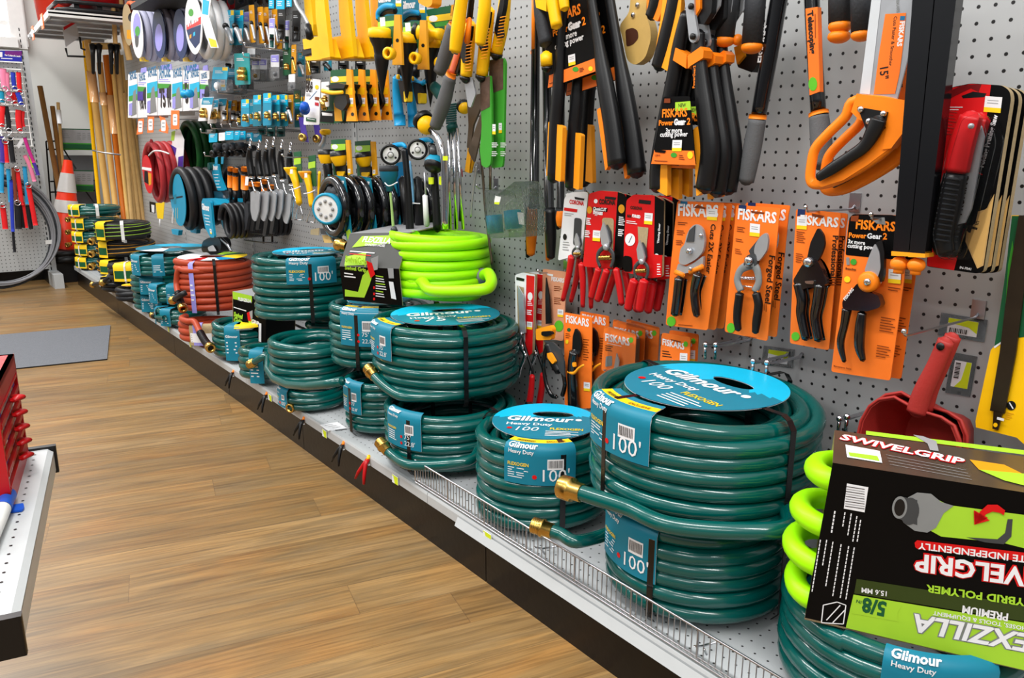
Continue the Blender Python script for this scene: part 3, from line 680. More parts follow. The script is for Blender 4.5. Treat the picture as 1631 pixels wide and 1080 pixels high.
# prints
f0n = (cpt(1, 0, 0)-cpt(0, 0, 0)).cross(cpt(1, -.012, .108)-cpt(1, 0, 0)).normalized(); f0 = Plane(P0_, f0n); sl_n = (cpt(1, -.012, .108)-cpt(0, -.012, .108)).cross(cpt(1, .045, .205)-cpt(1, -.012, .108)).normalized(); f1 = Plane(cpt(1, -.012, .108), sl_n)
for pts, m_, f in (([(560, 395), (576, 377), (646, 375), (640, 386)], lime_l, f1), ([(550, 410), (583, 402), (580, 423), (548, 424)], lime_l, f1)): mb.pflat(f, pts, m_, .0012)
mb.ptext(f1, 'FLEXZILLA', (576, 386), (620, 389), white_c, .002, 1.2, .03, .2); mb.ptext(f1, 'GARDEN HOSE', (580, 392), (612, 394), white_c, .002)
mb.pline(f1, (557, 401), (596, 404), white_c, 1.6, .002); mb.pline(f1, (556, 405), (590, 408), red_c, 1.4, .002)
mb.ptext(f0, 'SwivelGrip', (550, 418), (584, 423), lime_l, .0035, 1.6, .04); mb.ptext(f0, 'Swivel Grip', (549, 430), (583, 434), lime_l, .0035, 1, .03)
mb.pline(f0, (548, 436), (562, 438), white_c, 2, .003); mb.pline(f0, (548, 441), (566, 443), white_c, 2, .003)
mb.pflat(f0, [(549, 462), (570, 466), (577, 440), (586, 430), (594, 436), (588, 455), (580, 475), (549, 473)], lime_l, .002)
mb.pflat(f0, [(583, 416), (592, 420), (597, 438), (590, 444), (586, 432)], red_c, .0045); mb.pflat(f0, [(590, 413), (602, 408), (601, 430), (594, 432)], grey_c, .004)
for i in range(9): mb.pline(f0, (598, 440+i*4), (598+12+(i*7) % 6, 442+i*4), white_c if i % 3 else lime_l, 1.5, .003)
for y in (459, 469, 477): mb.pflat(f0, [(594, y-2), (597, y-2), (597, y+2), (594, y+2)], red_c, .003)
mb.pflat(f0, [(619, 449), (626, 450), (631, 478), (623, 476)], white_c, .003); mb.pflat(f0, [(617, 428), (626, 428), (627, 444), (619, 444)], grey_c, .003)
mb.build('carton_sleeve', t)
# --- swivel grip carton, front right
M_t = Vector((.47, -.883, 0)).normalized(); M_n = Vector((-M_t.y*-1, M_t.x*-1, 0)); M_n = Vector((-.883, -.47, 0)).normalized()
o0 = Vector((.97, .56, .294)); f2 = Plane(o0, M_n); TL = f2.hit(1327, 735); up_ = (TL-o0)
t = thing('boxed_garden_hose', 'lime green hose in a large black upside-down carton, nearest item at the right', 'garden hose', (1.1, .42, .29))
mb = MB(); L_ = .40; dp = .15; nf = M_t.cross(up_.normalized()).normalized(); nf = nf if nf.dot(M_n) > 0 else -nf
f2 = Plane(o0, nf); TL = f2.hit(1327, 735); BL = f2.hit(1283, 985); up_ = TL-BL
BR = f2.hit(1631, 1065); xt = (BR-BL).normalized(); TR = f2.hit(1631, 781); xtt = (TR-TL).normalized()
A, B, C, D = BL, BL+xt*L_, TL+xtt*L_, TL; bk = -nf*dp
tv = Plane(TL, up_.normalized()).hit(1330, 683)-TL; bk2 = tv
box_top = mat('carton_top_print', (70, 58, 48), .3, noise=.3, nscale=25)
for q, m_ in (([A, B, C, D], black_c), ([D, C, C+bk2, D+bk2], box_top), ([B+bk, A+bk, D+bk2, C+bk2], black_c), ([A+bk, B+bk, B, A], burlap)):
    nn = (q[1]-q[0]).cross(q[2]-q[1]).normalized(); mb.prism(q, -nn*.003, m_, burlap)
F2 = f2; U = lambda s, a, b, m_, hs=1, bo=.02, sh=0: mb.ptext(F2, s, a, b, m_, .0012, hs, bo, sh)
gp = mat('printed_grey', (128, 130, 130), .35)
# lime base band, wedge
mb.pflat(F2, [(1349, 998), (1361, 945), (1640, 990), (1640, 1066)], lime_l, .0006)
mb.pflat(F2, [(1361, 945), (1438, 963), (1431, 974), (1432, 988), (1358, 975)], lime_l, .0009)
mb.pflat(F2, [(1349, 998), (1352, 984), (1640, 1030), (1640, 1066)], lime_l, .0008)
dgreen = mat('carton_green_fade', (48, 62, 22), .38)
mb.pflat(F2, [(1362, 943), (1366, 920), (1640, 962), (1640, 988)], dgreen, .0006)
U('5/8', (1414, 958), (1376, 950), greend, 1.3, .04); U('IN', (1374, 955), (1366, 953), greend, 1)
U('15.6 MM', (1414, 940), (1374, 934), white_c, 1.1)
U('SWIVELGRIP', (1722, 914), (1457, 879), red_c, 1.05, .08); mb.ptext(F2, 'SWIVELGRIP', (1721, 914), (1459, 880), white_c, .0018, 1.05, .03)
mb.pflat(F2, [(1458, 862), (1462, 858), (1640, 878), (1640, 892), (1463, 872), (1459, 869)], red_c, .0009); U('ENDS ROTATE INDEPENDENTLY', (1745, 896), (1464, 862), white_c, 1, .02)
U('FLEXIBLE HYBRID POLYMER', (1745, 966), (1477, 929), lime_l, 1, .03); U('PREMIUM', (1608, 975), (1535, 962), white_c, 1.2, .03)
U('PREMIUM HOSES, TOOLS & EQUIPMENT', (1690, 1004), (1488, 971), white_c, 1)
U('FLEXZILLA', (1700, 1018), (1456, 976), gp, 1.0, .07, .2); mb.ptext(F2, 'FLEXZILLA', (1699, 1018), (1458, 976), white_c, .0018, 1.0, .03, .2)
# barcode and small print up the left
mb.pflat(F2, [(1345, 808), (1350, 768), (1384, 774), (1378, 814)], white_c, .001)
for i in range(9): mb.pline(F2, (1347+i*.2, 804-i*3.9), (1378, 808.5-i*3.9), grey_c if i % 2 else ink, 1.2, .0014)
for i, (x, y0, y1) in enumerate(((1331, 812, 850), (1347, 814, 842), (1357, 816, 853), (1366, 820, 864), (1372, 826, 864), (1308, 858, 943), (1318, 858, 905), (1328, 861, 938), (1341, 865, 950), (1353, 868, 955), (1362, 870, 955))):
    for k in range(int((y1-y0)/6)): mb.pline(F2, (x-k*.95, y0+k*6), (x-k*.95-.8, y0+k*6+4.6), white_c, 2.2 if i == 0 else 1.6, .0012)
for a, b in (((1310, 990), (1313, 962)), ((1313, 962), (1335, 957)), ((1335, 957), (1349, 962)), ((1349, 962), (1345, 992)), ((1345, 992), (1310, 990)), ((1318, 986), (1340, 962)), ((1328, 990), (1347, 970))): mb.pline(F2, a, b, white_c, 1.6, .0012)
# printed hose end picture: metal ring, grey collar, lime body, red arrow
def ell(cx, cy, a, b, rot=0, n=22): c, s = math.cos(rot), math.sin(rot); return [(cx+a*math.cos(q)*c-b*math.sin(q)*s, cy+a*math.cos(q)*s+b*math.sin(q)*c) for q in [2*math.pi*i/n for i in range(n)]]
gp_ = mat('printed_grey', (128, 130, 130), .35); gd_ = mat('printed_dark_grey', (62, 64, 66), .35)
mb.pflat(F2, [(1492, 792), (1512, 802), (1640, 818), (1640, 872), (1600, 862), (1500, 852), (1482, 842)], lime_l, .0009)
mb.pflat(F2, [(1447, 790), (1462, 782), (1484, 784), (1500, 797), (1520, 803), (1504, 815), (1492, 838), (1478, 846), (1458, 843), (1440, 830)], gp, .0014)
mb.pflat(F2, [(1540, 853), (1590, 856), (1602, 846), (1606, 824), (1614, 824), (1612, 852), (1600, 864), (1570, 861)], gd_, .0014)
mb.pflat(F2, ell(1450, 812, 15, 22, .1), gd_, .0018); mb.pflat(F2, [(1434, 788), (1462, 794), (1462, 834), (1432, 824)], gd_, .0016); mb.pflat(F2, ell(1434, 806, 12, 18, .1), gp, .002); mb.pflat(F2, ell(1434, 806, 8.5, 13.5, .1), blackp, .0024)
mb.pflat(F2, [(1553, 810), (1575, 822), (1566, 824), (1572, 816), (1582, 812), (1594, 814), (1600, 818), (1602, 810), (1590, 801), (1574, 801), (1562, 812), (1554, 833)], red_c, .0022)
mb.pflat(F2, [(1553, 833), (1552, 810), (1560, 816), (1578, 826)], red_c, .0022)
# top panel print
F3 = Plane(TL+nf*0, (xtt.cross(bk2.normalized())).normalized() if (xtt.cross(bk2)).z > 0 else -(xtt.cross(bk2.normalized())).normalized())
V3 = lambda s, a, b, m_, hs=1, bo=.02: mb.ptext(F3, s, a, b, m_, .0012, hs, bo)
V3('SWIVELGRIP', (1336, 697), (1536, 738), red_c, 1.2, .08); mb.ptext(F3, 'SWIVELGRIP', (1337, 697), (1535, 737), white_c, .0018, 1.2, .03)
mb.pflat(F3, [(1347, 706), (1402, 716), (1406, 735), (1350, 726)], white_c, .001); mb.pflat(F3, [(1352, 718), (1398, 724), (1402, 732), (1354, 724)], lime_l, .0014)
for i in range(4): mb.pline(F3, (1412+i*2, 722+i*5), (1540+i*3, 746+i*5), grey_c, 1.2, .0012)
mb.pflat(F3, [(1545, 729), (1600, 737), (1631, 752), (1631, 762), (1560, 745)], ochre_c, .001); mb.pflat(F3, [(1560, 745), (1640, 752), (1640, 772), (1600, 762)], lime_l, .0014)
mb.pflat(F3, [(1380, 684), (1640, 715), (1640, 722), (1380, 690)], lime_l, .001); mb.pflat(F3, [(1455, 690), (1470, 692), (1492, 700), (1496, 716), (1482, 714), (1478, 704)], grey_c, .0016)
mb.build('carton', t)
CM = (1.105, .47); coil_mesh((1.12, .43), .158, .296, .21, 5, hose_lime, 2, 70).build('coiled_hose', t) if False else None
mid = (A+B+C+D)/4+bk*.5
# loops of the lime hose coming out of the carton's left end
mb = MB(); e1 = -xt; zz = [.335, .365, .405, .44, .47, .505]
for i, (hf, sc) in enumerate(((.12, .8), (.33, 1.05), (.56, 1.0), (.84, .75))):
    c = A+up_*hf+bk*.5; r_ = .0165; pts = []
    ex = .045*sc
    for k in range(15):
        a = -math.pi/2+math.pi*k/14; pts.append(c+e1*(ex*math.cos(a)-.012)-nf*(.056*math.sin(a))*1+Vector((0, 0, .006*math.sin(a+i))))
    pts = [pts[0]-e1*.12]+pts+[pts[-1]-e1*.12]
    mb.tube(pts, r_, hose_lime, 12)
mb.build('coiled_hose', t)
CZ = (1.16, .509); Z_ = hose('garden_hose', 'teal hose coil at the right edge, mostly hidden beneath the black carton', CZ, .18, DECK, .15, 5, hose_teal, 2, 71, G1)
gil_flap(CZ, .18, .292, az_of(CZ, 1490, 1040, .28), Z_, .15, .1, '100', 0)
# --- small carton between the coils
t = thing('boxed_garden_hose', 'small black and lime hose carton standing on two small teal coils', 'garden hose', (1.0, 2.95, .29))
s0 = X(371, 534, .985); fS = Plane(s0, (-.86, -.5, 0)); cor = [fS.hit(*p) for p in ((371, 534), (423, 551), (424, 478), (370, 466))]
mb = MB(); dS = Vector((.14, .045, 0))
for q, m_ in (([cor[0], cor[1], cor[2], cor[3]], black_c), ([cor[3], cor[2], cor[2]+dS, cor[3]+dS], grey_c), ([cor[1], cor[1]+dS, cor[2]+dS, cor[2]], black_c), ([cor[0]+dS, cor[0], cor[3], cor[3]+dS], black_c), ([cor[1]+dS, cor[0]+dS, cor[3]+dS, cor[2]+dS], black_c), ([cor[0]+dS, cor[1]+dS, cor[1], cor[0]], burlap)):
    nn = (q[1]-q[0]).cross(q[2]-q[1]).normalized(); mb.prism(q, -nn*.002, m_, burlap)
mb.pflat(fS, [(370, 466), (401, 473), (401, 483), (371, 478)], lime_l, .001); mb.ptext(fS, 'FLEXZILLA', (379, 480), (400, 484), white_c, .002, 1.3, .05)
mb.pline(fS, (372, 491), (392, 497), white_c, 1.6, .001)
for y, s in ((505, 'Swivel'), (515, 'Grip'), (526, 'Hose')): mb.ptext(fS, s, (372, y), (386, y+5), lime_l, .001, 1.5, .06)
mb.pflat(fS, [(371, 528), (384, 532), (396, 518), (395, 503), (402, 500), (400, 520), (388, 537), (371, 533)], lime_l, .0014); mb.pflat(fS, [(393, 500), (397, 498), (400, 514), (395, 512)], red_c, .002); mb.pflat(fS, [(397, 498), (402, 496), (402, 509), (399, 510)], grey_c, .002)
for i in range(5): mb.pline(fS, (396, 528+i*3.5), (406, 531+i*3.5), white_c, 1.3, .001)
mb.ptext(fS, 'GRIP', (400, 516), (412, 521), white_c, .001, 1.4, .05); mb.pflat(fS, [(412, 516), (416, 517), (416, 547), (412, 545)], white_c, .001)
mb.build('carton', t)
# hose showing inside its open side
MB().tube([cor[1]+dS*.3+Vector((0, 0, .02)), cor[1]+dS*.9+Vector((.0, 0, .02))], .012, hose_lime, 10, rnd=True).build('coiled_hose', t)
# ------------------------------------------------------------ wire fence along the lip
t = thing('wire_fence', 'low zinc wire fence clipped along the front lip of the base shelf', 'shelf fence', (KX, .9, DECK))
fy0, fy1 = X(660, 750, KX).y, .2; mb = MB(); fx = KX+.004
for z, r_ in ((DECK+.065, .0022), (DECK+.006, .0018), (DECK+.014, .0014)): mb.tube([(fx, fy0, z), (fx, fy1, z)], r_, wire, 8)
n = int((fy0-fy1)/.0125)
for i in range(n+1):
    y = fy0-i*.0125; mb.tube([(fx+.008, y, DECK+.003), (fx, y, DECK+.012), (fx, y, DECK+.065)], .0011 if i % 12 else .0022, wire, 5)
mb.build('wire_mesh', t)
for y in (X(850, 905, KX).y, X(1105, 1040, KX).y):
    MB().tube([(fx, y, DECK+.03), (fx+.03, y+.01, DECK+.012), (fx+.06, y+.004, DECK+.01)], .002, wire, 6).tube([(fx, y-.02, DECK+.035), (fx+.02, y-.01, DECK+.012)], .002, wire, 6).build('clip', t)
# spring clamps hanging on the lip
def clamp(px, py, m, label, s=1, tip=None):
    p = X(px, py, KX-.012); t = thing('spring_clamp', label, 'clamp', p, 'spring clamps clipped along the shelf lip')
    q = tip or m
    for sy, nm in ((1, 'handle'), (-1, 'handle')):
        MB().tube([p+Vector((.008, .003*sy, .012*s)), p+Vector((-.002, .004*sy, 0)), p+Vector((-.012, (.012+(.012 if sy > 0 else 0))*sy*s, -.03*s)), p+Vector((-.016, (.016+(.018 if sy > 0 else 0))*sy*s, -.05*s))], [.0045*s, .006*s, .0048*s, .0036*s], m, 8, rnd=True).build(nm, t)
    MB().tube([p+Vector((.006, -.008, 0)), p+Vector((.006, .008, 0))], .004*s, steel, 8).build('pivot', t)
    MB().tube([p+Vector((.006, 0, .006*s)), p+Vector((.012, 0, .022*s))], .005*s, orange if m is not redx else yellow, 8, rnd=True).build('jaw_tip', t)
clamp(368, 600, blackp, 'small black spring clamp nearest the small black carton', .9); clamp(421, 636, blackp, 'black spring clamp next to a yellow price tag, below the three-coil stack', .9)
clamp(480, 676, blackp, 'black spring clamp on the lip below the lowest brass hose end', .9); clamp(543, 716, blackp, 'black spring clamp left of the red one', .9)
clamp(583, 740, redx, 'red spring clamp hanging on the shelf lip', 1)
# yellow price tags on the lip
lipT = ((268, 527, 'farthest yellow price tag on the shelf lip'), (303, 551, 'yellow price tag on the lip below the terracotta hoses'), (430, 635, 'yellow price tag on the lip beside a black clamp'), (517, 692, 'yellow price tag on the lip between two black clamps'), (630, 765, 'yellow price tag on the lip at the left end of the wire fence'), (777, 856, 'white and yellow price tag on the lip below the single 100 ft coil'))
for i, (x, y, lb) in enumerate(lipT):
    p = X(x, y, KX-.004); wd_ = .03; m = MB(); hgt = .022
    m.prism([(p.x, p.y+wd_/2, p.z-hgt/2), (p.x, p.y-wd_/2, p.z-hgt/2), (p.x, p.y-wd_/2, p.z+hgt/2), (p.x, p.y+wd_/2, p.z+hgt/2)], (.0015, 0, 0), limed, white_c)
    fp = Plane((p.x, 0, 0), (-1, 0, 0)); m.prism([(p.x-.0004, p.y+wd_/2, p.z-hgt/2), (p.x-.0004, p.y+.002, p.z-hgt/2), (p.x-.0004, p.y+wd_*.3, p.z+hgt*.35), (p.x-.0004, p.y+wd_/2, p.z+hgt*.35)], (.0003, 0, 0), white_c)
    single(m, 'price_tag', lb, 'price tag', p, 'price tags on the shelf lip')
p = onz(530, 681, DECK+.001); m = MB(); m.prism([onz(*q, DECK+.0012) for q in ((510, 678), (523, 687), (553, 683), (538, 673))], (0, 0, -.0012), white_c)
for i in range(3): a, b = onz(517+i*6, 679+i*2, DECK+.0016), onz(530+i*6, 677+i*2, DECK+.0016); m.quad(a, b, b+Vector((.003, .001, 0)), a+Vector((.003, .001, 0)), ink)
single(m, 'paper_slip', 'white paper slip lying on the deck beside the 75 ft coils', 'label', p)
# ============================================================ goods hanging on the pegboard (near half)
def rr(pts, r=3, k=3):
    """round the corners of a pixel outline"""
    out = []; n = len(pts)
    for i in range(n):
        p = Vector(pts[i]).to_2d(); a = Vector(pts[i-1]).to_2d(); b = Vector(pts[(i+1) % n]).to_2d()
        ra = min(r, (a-p).length*.45); rb = min(r, (b-p).length*.45); s = p+(a-p).normalized()*ra; e = p+(b-p).normalized()*rb
        for j in range(k+1): t = j/k; q = s*(1-t)**2+p*2*t*(1-t)+e*t*t; out.append((q.x, q.y))
    return out
def deco(mb, pl, D):
    o = .0005
    for d in D:
        o += .00008
        if d[0] == 't': mb.ptext(pl, d[1], d[2], d[3], d[4], o, d[5] if len(d) > 5 else 1, d[6] if len(d) > 6 else .02, d[7] if len(d) > 7 else 0)
        elif d[0] == 'f': mb.pflat(pl, d[1], d[2], o)
        elif d[0] == 'l': mb.pline(pl, d[1], d[2], d[3], d[4] if len(d) > 4 else 1, o)
        elif d[0] == 'L':      # block of small print: a, width vector, n, dy vector
            (x, y), (wx_, wy_), n, (dx, dy), m = d[1:6]
            for i in range(n): k = .7+.3*((i*7+int(x)) % 5)/4; mb.pline(pl, (x+dx*i, y+dy*i), (x+dx*i+wx_*k, y+dy*i+wy_*k), m, d[6] if len(d) > 6 else 1.1, o)
        elif d[0] == 's':      # white price sticker with a yellow foot
            (x, y), (ax, ay), (bx, by) = d[1:4]
            mb.pflat(pl, [(x, y), (x+ax, y+ay), (x+ax+bx, y+ay+by), (x+bx, y+by)], white_c, o)
            mb.pflat(pl, [(x+bx*.7, y+by*.7), (x+ax+bx*.7, y+ay+by*.7), (x+ax+bx, y+ay+by), (x+bx, y+by)], yellow_c, o+.0002)
            for k in (.25, .42): mb.pline(pl, (x+ax*.15+bx*k, y+ay*.15+by*k), (x+ax*.8+bx*k, y+ay*.8+by*k), grey_c, 1, o+.0002)
        elif d[0] == 'c': mb.pflat(pl, ell(*d[1]), d[2], o)
class It:
    def __init__(s, name, label, cat, px, py, d, group=None): s.t = thing(name, label, cat, w(px, py, d), group); s.d = d
    def P(s, name, pts, m, d=0, t=.002, D=(), edge=None, bevel=0, build=True, mb=None):
        mb = mb or MB(); pl = wall(s.d+d); mb.ppoly(pl, pts, t, m, edge); deco(mb, pl, D)
        return mb.build(name, s.t, bevel) if build else mb
    def T(s, name, pts, r, m, d=0, flat=.75, k=12, rnd=True, D=(), build=True, mb=None):
        mb = mb or MB(); mb.ptube(s.d+d, pts, r, m, k, flat, rnd)
        if D: deco(mb, wall(s.d+d+(D[0] if isinstance(D[0], float) else 0)), D[1:] if isinstance(D[0], float) else D)
        return mb.build(name, s.t) if build else mb
    def bolt(s, pts, r, m=steel, d=0, name='bolt'):
        for (x, y) in pts: p = w(x, y, s.d+d); q = mpp(p)*r; MB().lathe(p, (-1, 0, 0), [(0, q*.5), (q*.6, q*.5), (q, q*.2), (q, -q*.5)], m, 12).build(name, s.t)
def hook(px, py, L=.13, label=None, tag_=False, ball=True):
    """peg hook: the visible tip is at pixel px, py"""
    p = w(px, py, L); mb = MB(); mb.tube([p, p+Vector((.006, 0, -.006)), (WX-.01, p.y, p.z-.008), (WX-.002, p.y, p.z-.002)], .0022, wire, 8, rnd=True)
    if ball: mb.ball(p+Vector((-.001, 0, .002)), .0042, chrome, 10)
    mb.box((WX-.001, p.y, p.z+.004), (.004, .022, .034), wire)
    return single(mb, 'peg_hook', label, 'hook', (WX, p.y, p.z), 'zinc hooks in the pegboard')
F = 'FISKARS'
# ---- yellow saw-blade cards, right edge
I = It('carded_saw', 'dark saw blade on a yellow card at the right edge, frontmost', 'saw', 1600, 340, .10, 'saw blades on yellow cards at the right edge')
I.P('card', [(1610, 340), (1700, 340), (1700, 705), (1640, 712), (1620, 694), (1555, 678), (1554, 668), (1578, 555), (1584, 548), (1598, 540), (1612, 400)], yellow, D=[
    ('f', [(1611, 341), (1700, 341), (1700, 525), (1612, 536), (1584, 548), (1600, 440)], greend), ('f', [(1605, 420), (1612, 380), (1618, 430), (1600, 500)], green_c), ('f', [(1607, 455), (1612, 440), (1610, 480), (1598, 510)], ochre_c),
    ('f', [(1583, 549), (1598, 539), (1598, 542), (1584, 552)], white_c), ('c', (1611, 643, 7.5, 7.5), blackp), ('l', (1608, 638), (1614, 648), white_c, 2), ('L', (1604, 654), (11, 2.5), 4, (-1, 3), ochre_c)], t=.003)
I.P('saw_blade', [(1622, 340), (1642, 340), (1634, 430), (1618, 560), (1600, 656), (1577, 651), (1592, 560), (1606, 440)], mat('dark_blade', (48, 38, 26), .3, .4, noise=.4), d=.006, t=.004)
I.P('tang', [(1583, 650), (1597, 654), (1590, 682), (1581, 680)], mat('dark_blade'), d=.006, t=.004, D=[('c', (1586, 674, 3.5, 3.5), yellow), ('f', [(1589, 661), (1600, 664), (1599, 668), (1588, 665)], white_c)])
dup(I.t, (.03, -.012, -.002), 'second yellow saw-blade card, tucked behind the first at the right edge')
def ptag(px, py, wpx, hpx, label, rot=0, holder=True):
    a = math.radians(rot); c, s = math.cos(a), math.sin(a); q = lambda u, v: (px+u*c-v*s, py+u*s+v*c)
    mb = MB(); pl = wall(.003)
    if holder: mb.ppoly(pl, [q(-wpx*.78, -hpx*.75), (q(wpx*.78, -hpx*.75)), q(wpx*.78, hpx*.75), q(-wpx*.78, hpx*.75)], .001, plastic)
    mb.ppoly(wall(.0045), [q(-wpx/2, -hpx/2), q(wpx/2, -hpx/2), q(wpx/2, hpx/2), q(-wpx/2, hpx/2)], .001, white_c)
    deco(mb, wall(.0045), [('f', [q(-wpx/2, -hpx/2), q(wpx/2, -hpx/2), q(wpx/2, hpx*.3), q(wpx*.2, -hpx*.05), q(-wpx/2, -hpx*.2)], limed)]+[('l', q(-wpx*.4+i*wpx*.06, hpx*.12), q(-wpx*.4+i*wpx*.06, hpx*.42), ink, 1 if i % 3 else 2) for i in range(10)])
    return single(mb, 'price_label', label, 'price label', w(px, py, 0), 'yellow and white price labels on the pegboard')
ptag(1533, 519, 48, 24, 'yellow and white price label above the red scoops', 9); ptag(1531, 594, 42, 27, 'upright price label beside the red scoop handles', 100)
ptag(1239, 567, 32, 20, 'price label right of the forged steel shears', 7); ptag(1428, 556, 16, 14, 'small price label low behind the orange shears card', 7, False)
# ---- red scoops
def scoop(o, label):
    I = It('feed_scoop', label, 'scoop', 1500, 545, .17+o, 'red plastic scoops on one hook')
    I.T('handle', [(1507, 540), (1490, 580), (1470, 622), (1460, 655)], [13, 13.5, 15, 16], red_s, flat=.6, k=16)
    mb = MB(); rim = [(1365, 700), (1372, 668), (1385, 645), (1400, 634), (1425, 630), (1460, 650), (1500, 662), (1520, 675), (1530, 700), (1530, 760), (1365, 760)]
    f = [w(x, y, .17+o) for x, y in rim]; cen = sum(f, Vector())/len(f); bk = [cen+(p-cen)*.62+Vector((.11, .0, -.02)) for p in f]
    n = len(f); mb.add(f+bk, [(i, (i+1) % n, n+(i+1) % n, n+i) for i in range(n)], red_s, True); mb.add(bk, [tuple(range(n))], red_s)
    fi = [cen+(p-cen)*.93 for p in f]; bi = [cen+(p-cen)*.58+Vector((.105, 0, -.02)) for p in f]
    mb.add(fi+bi, [(i, n+i, n+(i+1) % n, (i+1) % n) for i in range(n)], red_s, True); mb.add(bi, [tuple(range(n))], red_s); mb.add(f+fi, [(i, n+i, n+(i+1) % n, (i+1) % n) for i in range(n)], red_s)
    mb.build('scoop_bowl', I.t); MB().tube([p for p in f], mpp(cen)*2.6, red_s, 8, closed=True).build('rim', I.t)
    MB().lathe(w(1502, 548, .17+o)+Vector((-.0085, 0, 0)), (-1, 0, 0), [(.0062, 0), (.0062, .0007), (0, .0007)], blackp, 16).build('hang_hole', I.t)
    return I
s1 = scoop(0, 'red plastic scoop at the front of its hook, above the large black carton'); dup(s1.t, (.022, .0, .004), 'second red plastic scoop, nested directly behind the front one')
hook(1440, 527, .25, 'long zinc hook through the red scoop handle')
# ---- folding pruning saw
def fsaw(dx, lab, first=None):
    if first: return dup(first, dx, lab)
    I = It('folding_saw', lab, 'pruning saw', 1545, 170, .15, 'folding pruning saws on cards')
    mb = MB()
    I.P('card', rr([(1497, 148), (1515, 136), (1545, 130), (1595, 133), (1607, 142), (1609, 155), (1566, 430), (1556, 433), (1475, 422)], 6), black_c, t=.012, edge=burlap, D=[
        ('f', [(1498, 148), (1515, 137), (1545, 131), (1577, 132), (1560, 260), (1552, 300), (1519, 428), (1476, 421)], red_c),
        ('f', [(1530, 150), (1548, 143), (1570, 146), (1566, 152), (1532, 154)], blackp), ('f', [(1530, 133), (1562, 131), (1557, 144), (1545, 138), (1520, 150), (1505, 158), (1512, 142)], mat('dark_red_print', (110, 10, 14), .4)),
        ('s', (1568, 150), (27, 2), (-3, 25)), ('t', 'Folding Pruning Saw', (1565, 264), (1588, 180), white_c, 1, .04), ('t', '7"', (1563, 277), (1566, 266), red_c, 1.2), ('L', (1504, 168), (28, 0), 2, (-.4, 4), white_c), ('L', (1503, 174), (22, 3), 8, (-1, 5), red_s),
        ('f', [(1583, 306), (1574, 322), (1571, 330), (1557, 334), (1553, 352), (1539, 365), (1537, 382), (1545, 400), (1556, 425), (1566, 420)], wood_b),
        ('f', [(1582, 312), (1574, 326), (1560, 338), (1555, 354), (1542, 368), (1541, 384), (1557, 422), (1563, 418)], wood_p), ('t', '4', (1552, 370), (1556, 358), ink, 1.5, .03), ('t', 'in', (1557, 356), (1559, 350), ink, 1), ('t', 'IN-7041', (1528, 425), (1546, 428), white_c, 1)])
    I.T('handle_shell', [(1546, 182), (1532, 225), (1522, 270)], [18, 20, 20], red_p, d=.022, flat=.7, k=18); g_ = I.T('grip', [(1521, 275), (1509, 330), (1500, 372), (1505, 400)], [18, 20, 18, 15], blackp, d=.022, flat=.8, k=18)
    mb = MB()
    for k in range(13): t_ = k/12; x = 1518-17*t_; y = 282+98*t_; mb.ptube(.15+.022+.016, [(x-11, y-1), (x+10, y+2)], 1.7, rubber, 6, .8)
    mb.build('grip_ridges', g_)
    I.P('blister', rr([(1560, 176), (1530, 186), (1500, 290), (1484, 372), (1494, 410), (1520, 412), (1542, 350), (1572, 220)], 10), blister, d=.05, t=.003)
    I.P('blade', [(1562, 200), (1566, 215), (1546, 330), (1536, 352), (1523, 355), (1530, 300), (1545, 240)], steel, d=.018, t=.004, D=[('t', 'PRUNING SAW', (1531, 340), (1549, 240), ink, 1)])
    I.bolt([(1545, 198)], 4.5, steel, .04)
    return I.t
f1_ = fsaw(0, 'folding pruning saw with red and black grip, frontmost of three cards'); fsaw((.022, -.002, -.002), 'folding pruning saw card directly behind the front one', f1_); fsaw((.043, -.004, -.003), 'folding pruning saw card at the back, nearest the pegboard', f1_)
# ---- black loppers hanging in front, with orange ball ends
I = It('pole_pruner', 'long square black poles with orange ball ends, in front of the orange cards', 'pole pruner', 1470, 0, .2)
for nm, a, b in (('pole', (1471, 0), (1434, 400)), ('pole', (1508, 0), (1460, 402))):
    mb = MB(); P = wall(I.d); x0 = 17.5; mb.ppoly(P, [(a[0]-x0+2, a[1]-60), (a[0]+x0+2, a[1]-60), (b[0]+12.5, b[1]), (b[0]-12.5, b[1])], .022, blackg); mb.build(nm, I.t, .003)
for x, y in ((1432, 406), (1459, 408)):
    I.P('collar', [(x-13, y-8), (x+14, y-6), (x+14, y), (x-13, y-1)], orange_d, d=.003, t=.028)
    p = w(x, y+12, .19); r = mpp(p); MB().ball(p, r*14, orange, 18, (.9, 1, .85)).lathe(p, (0, 0, -1), [(r*8, r*9), (r*8, r*15), (0, r*15)], orange, 16).build('ball_end', I.t)
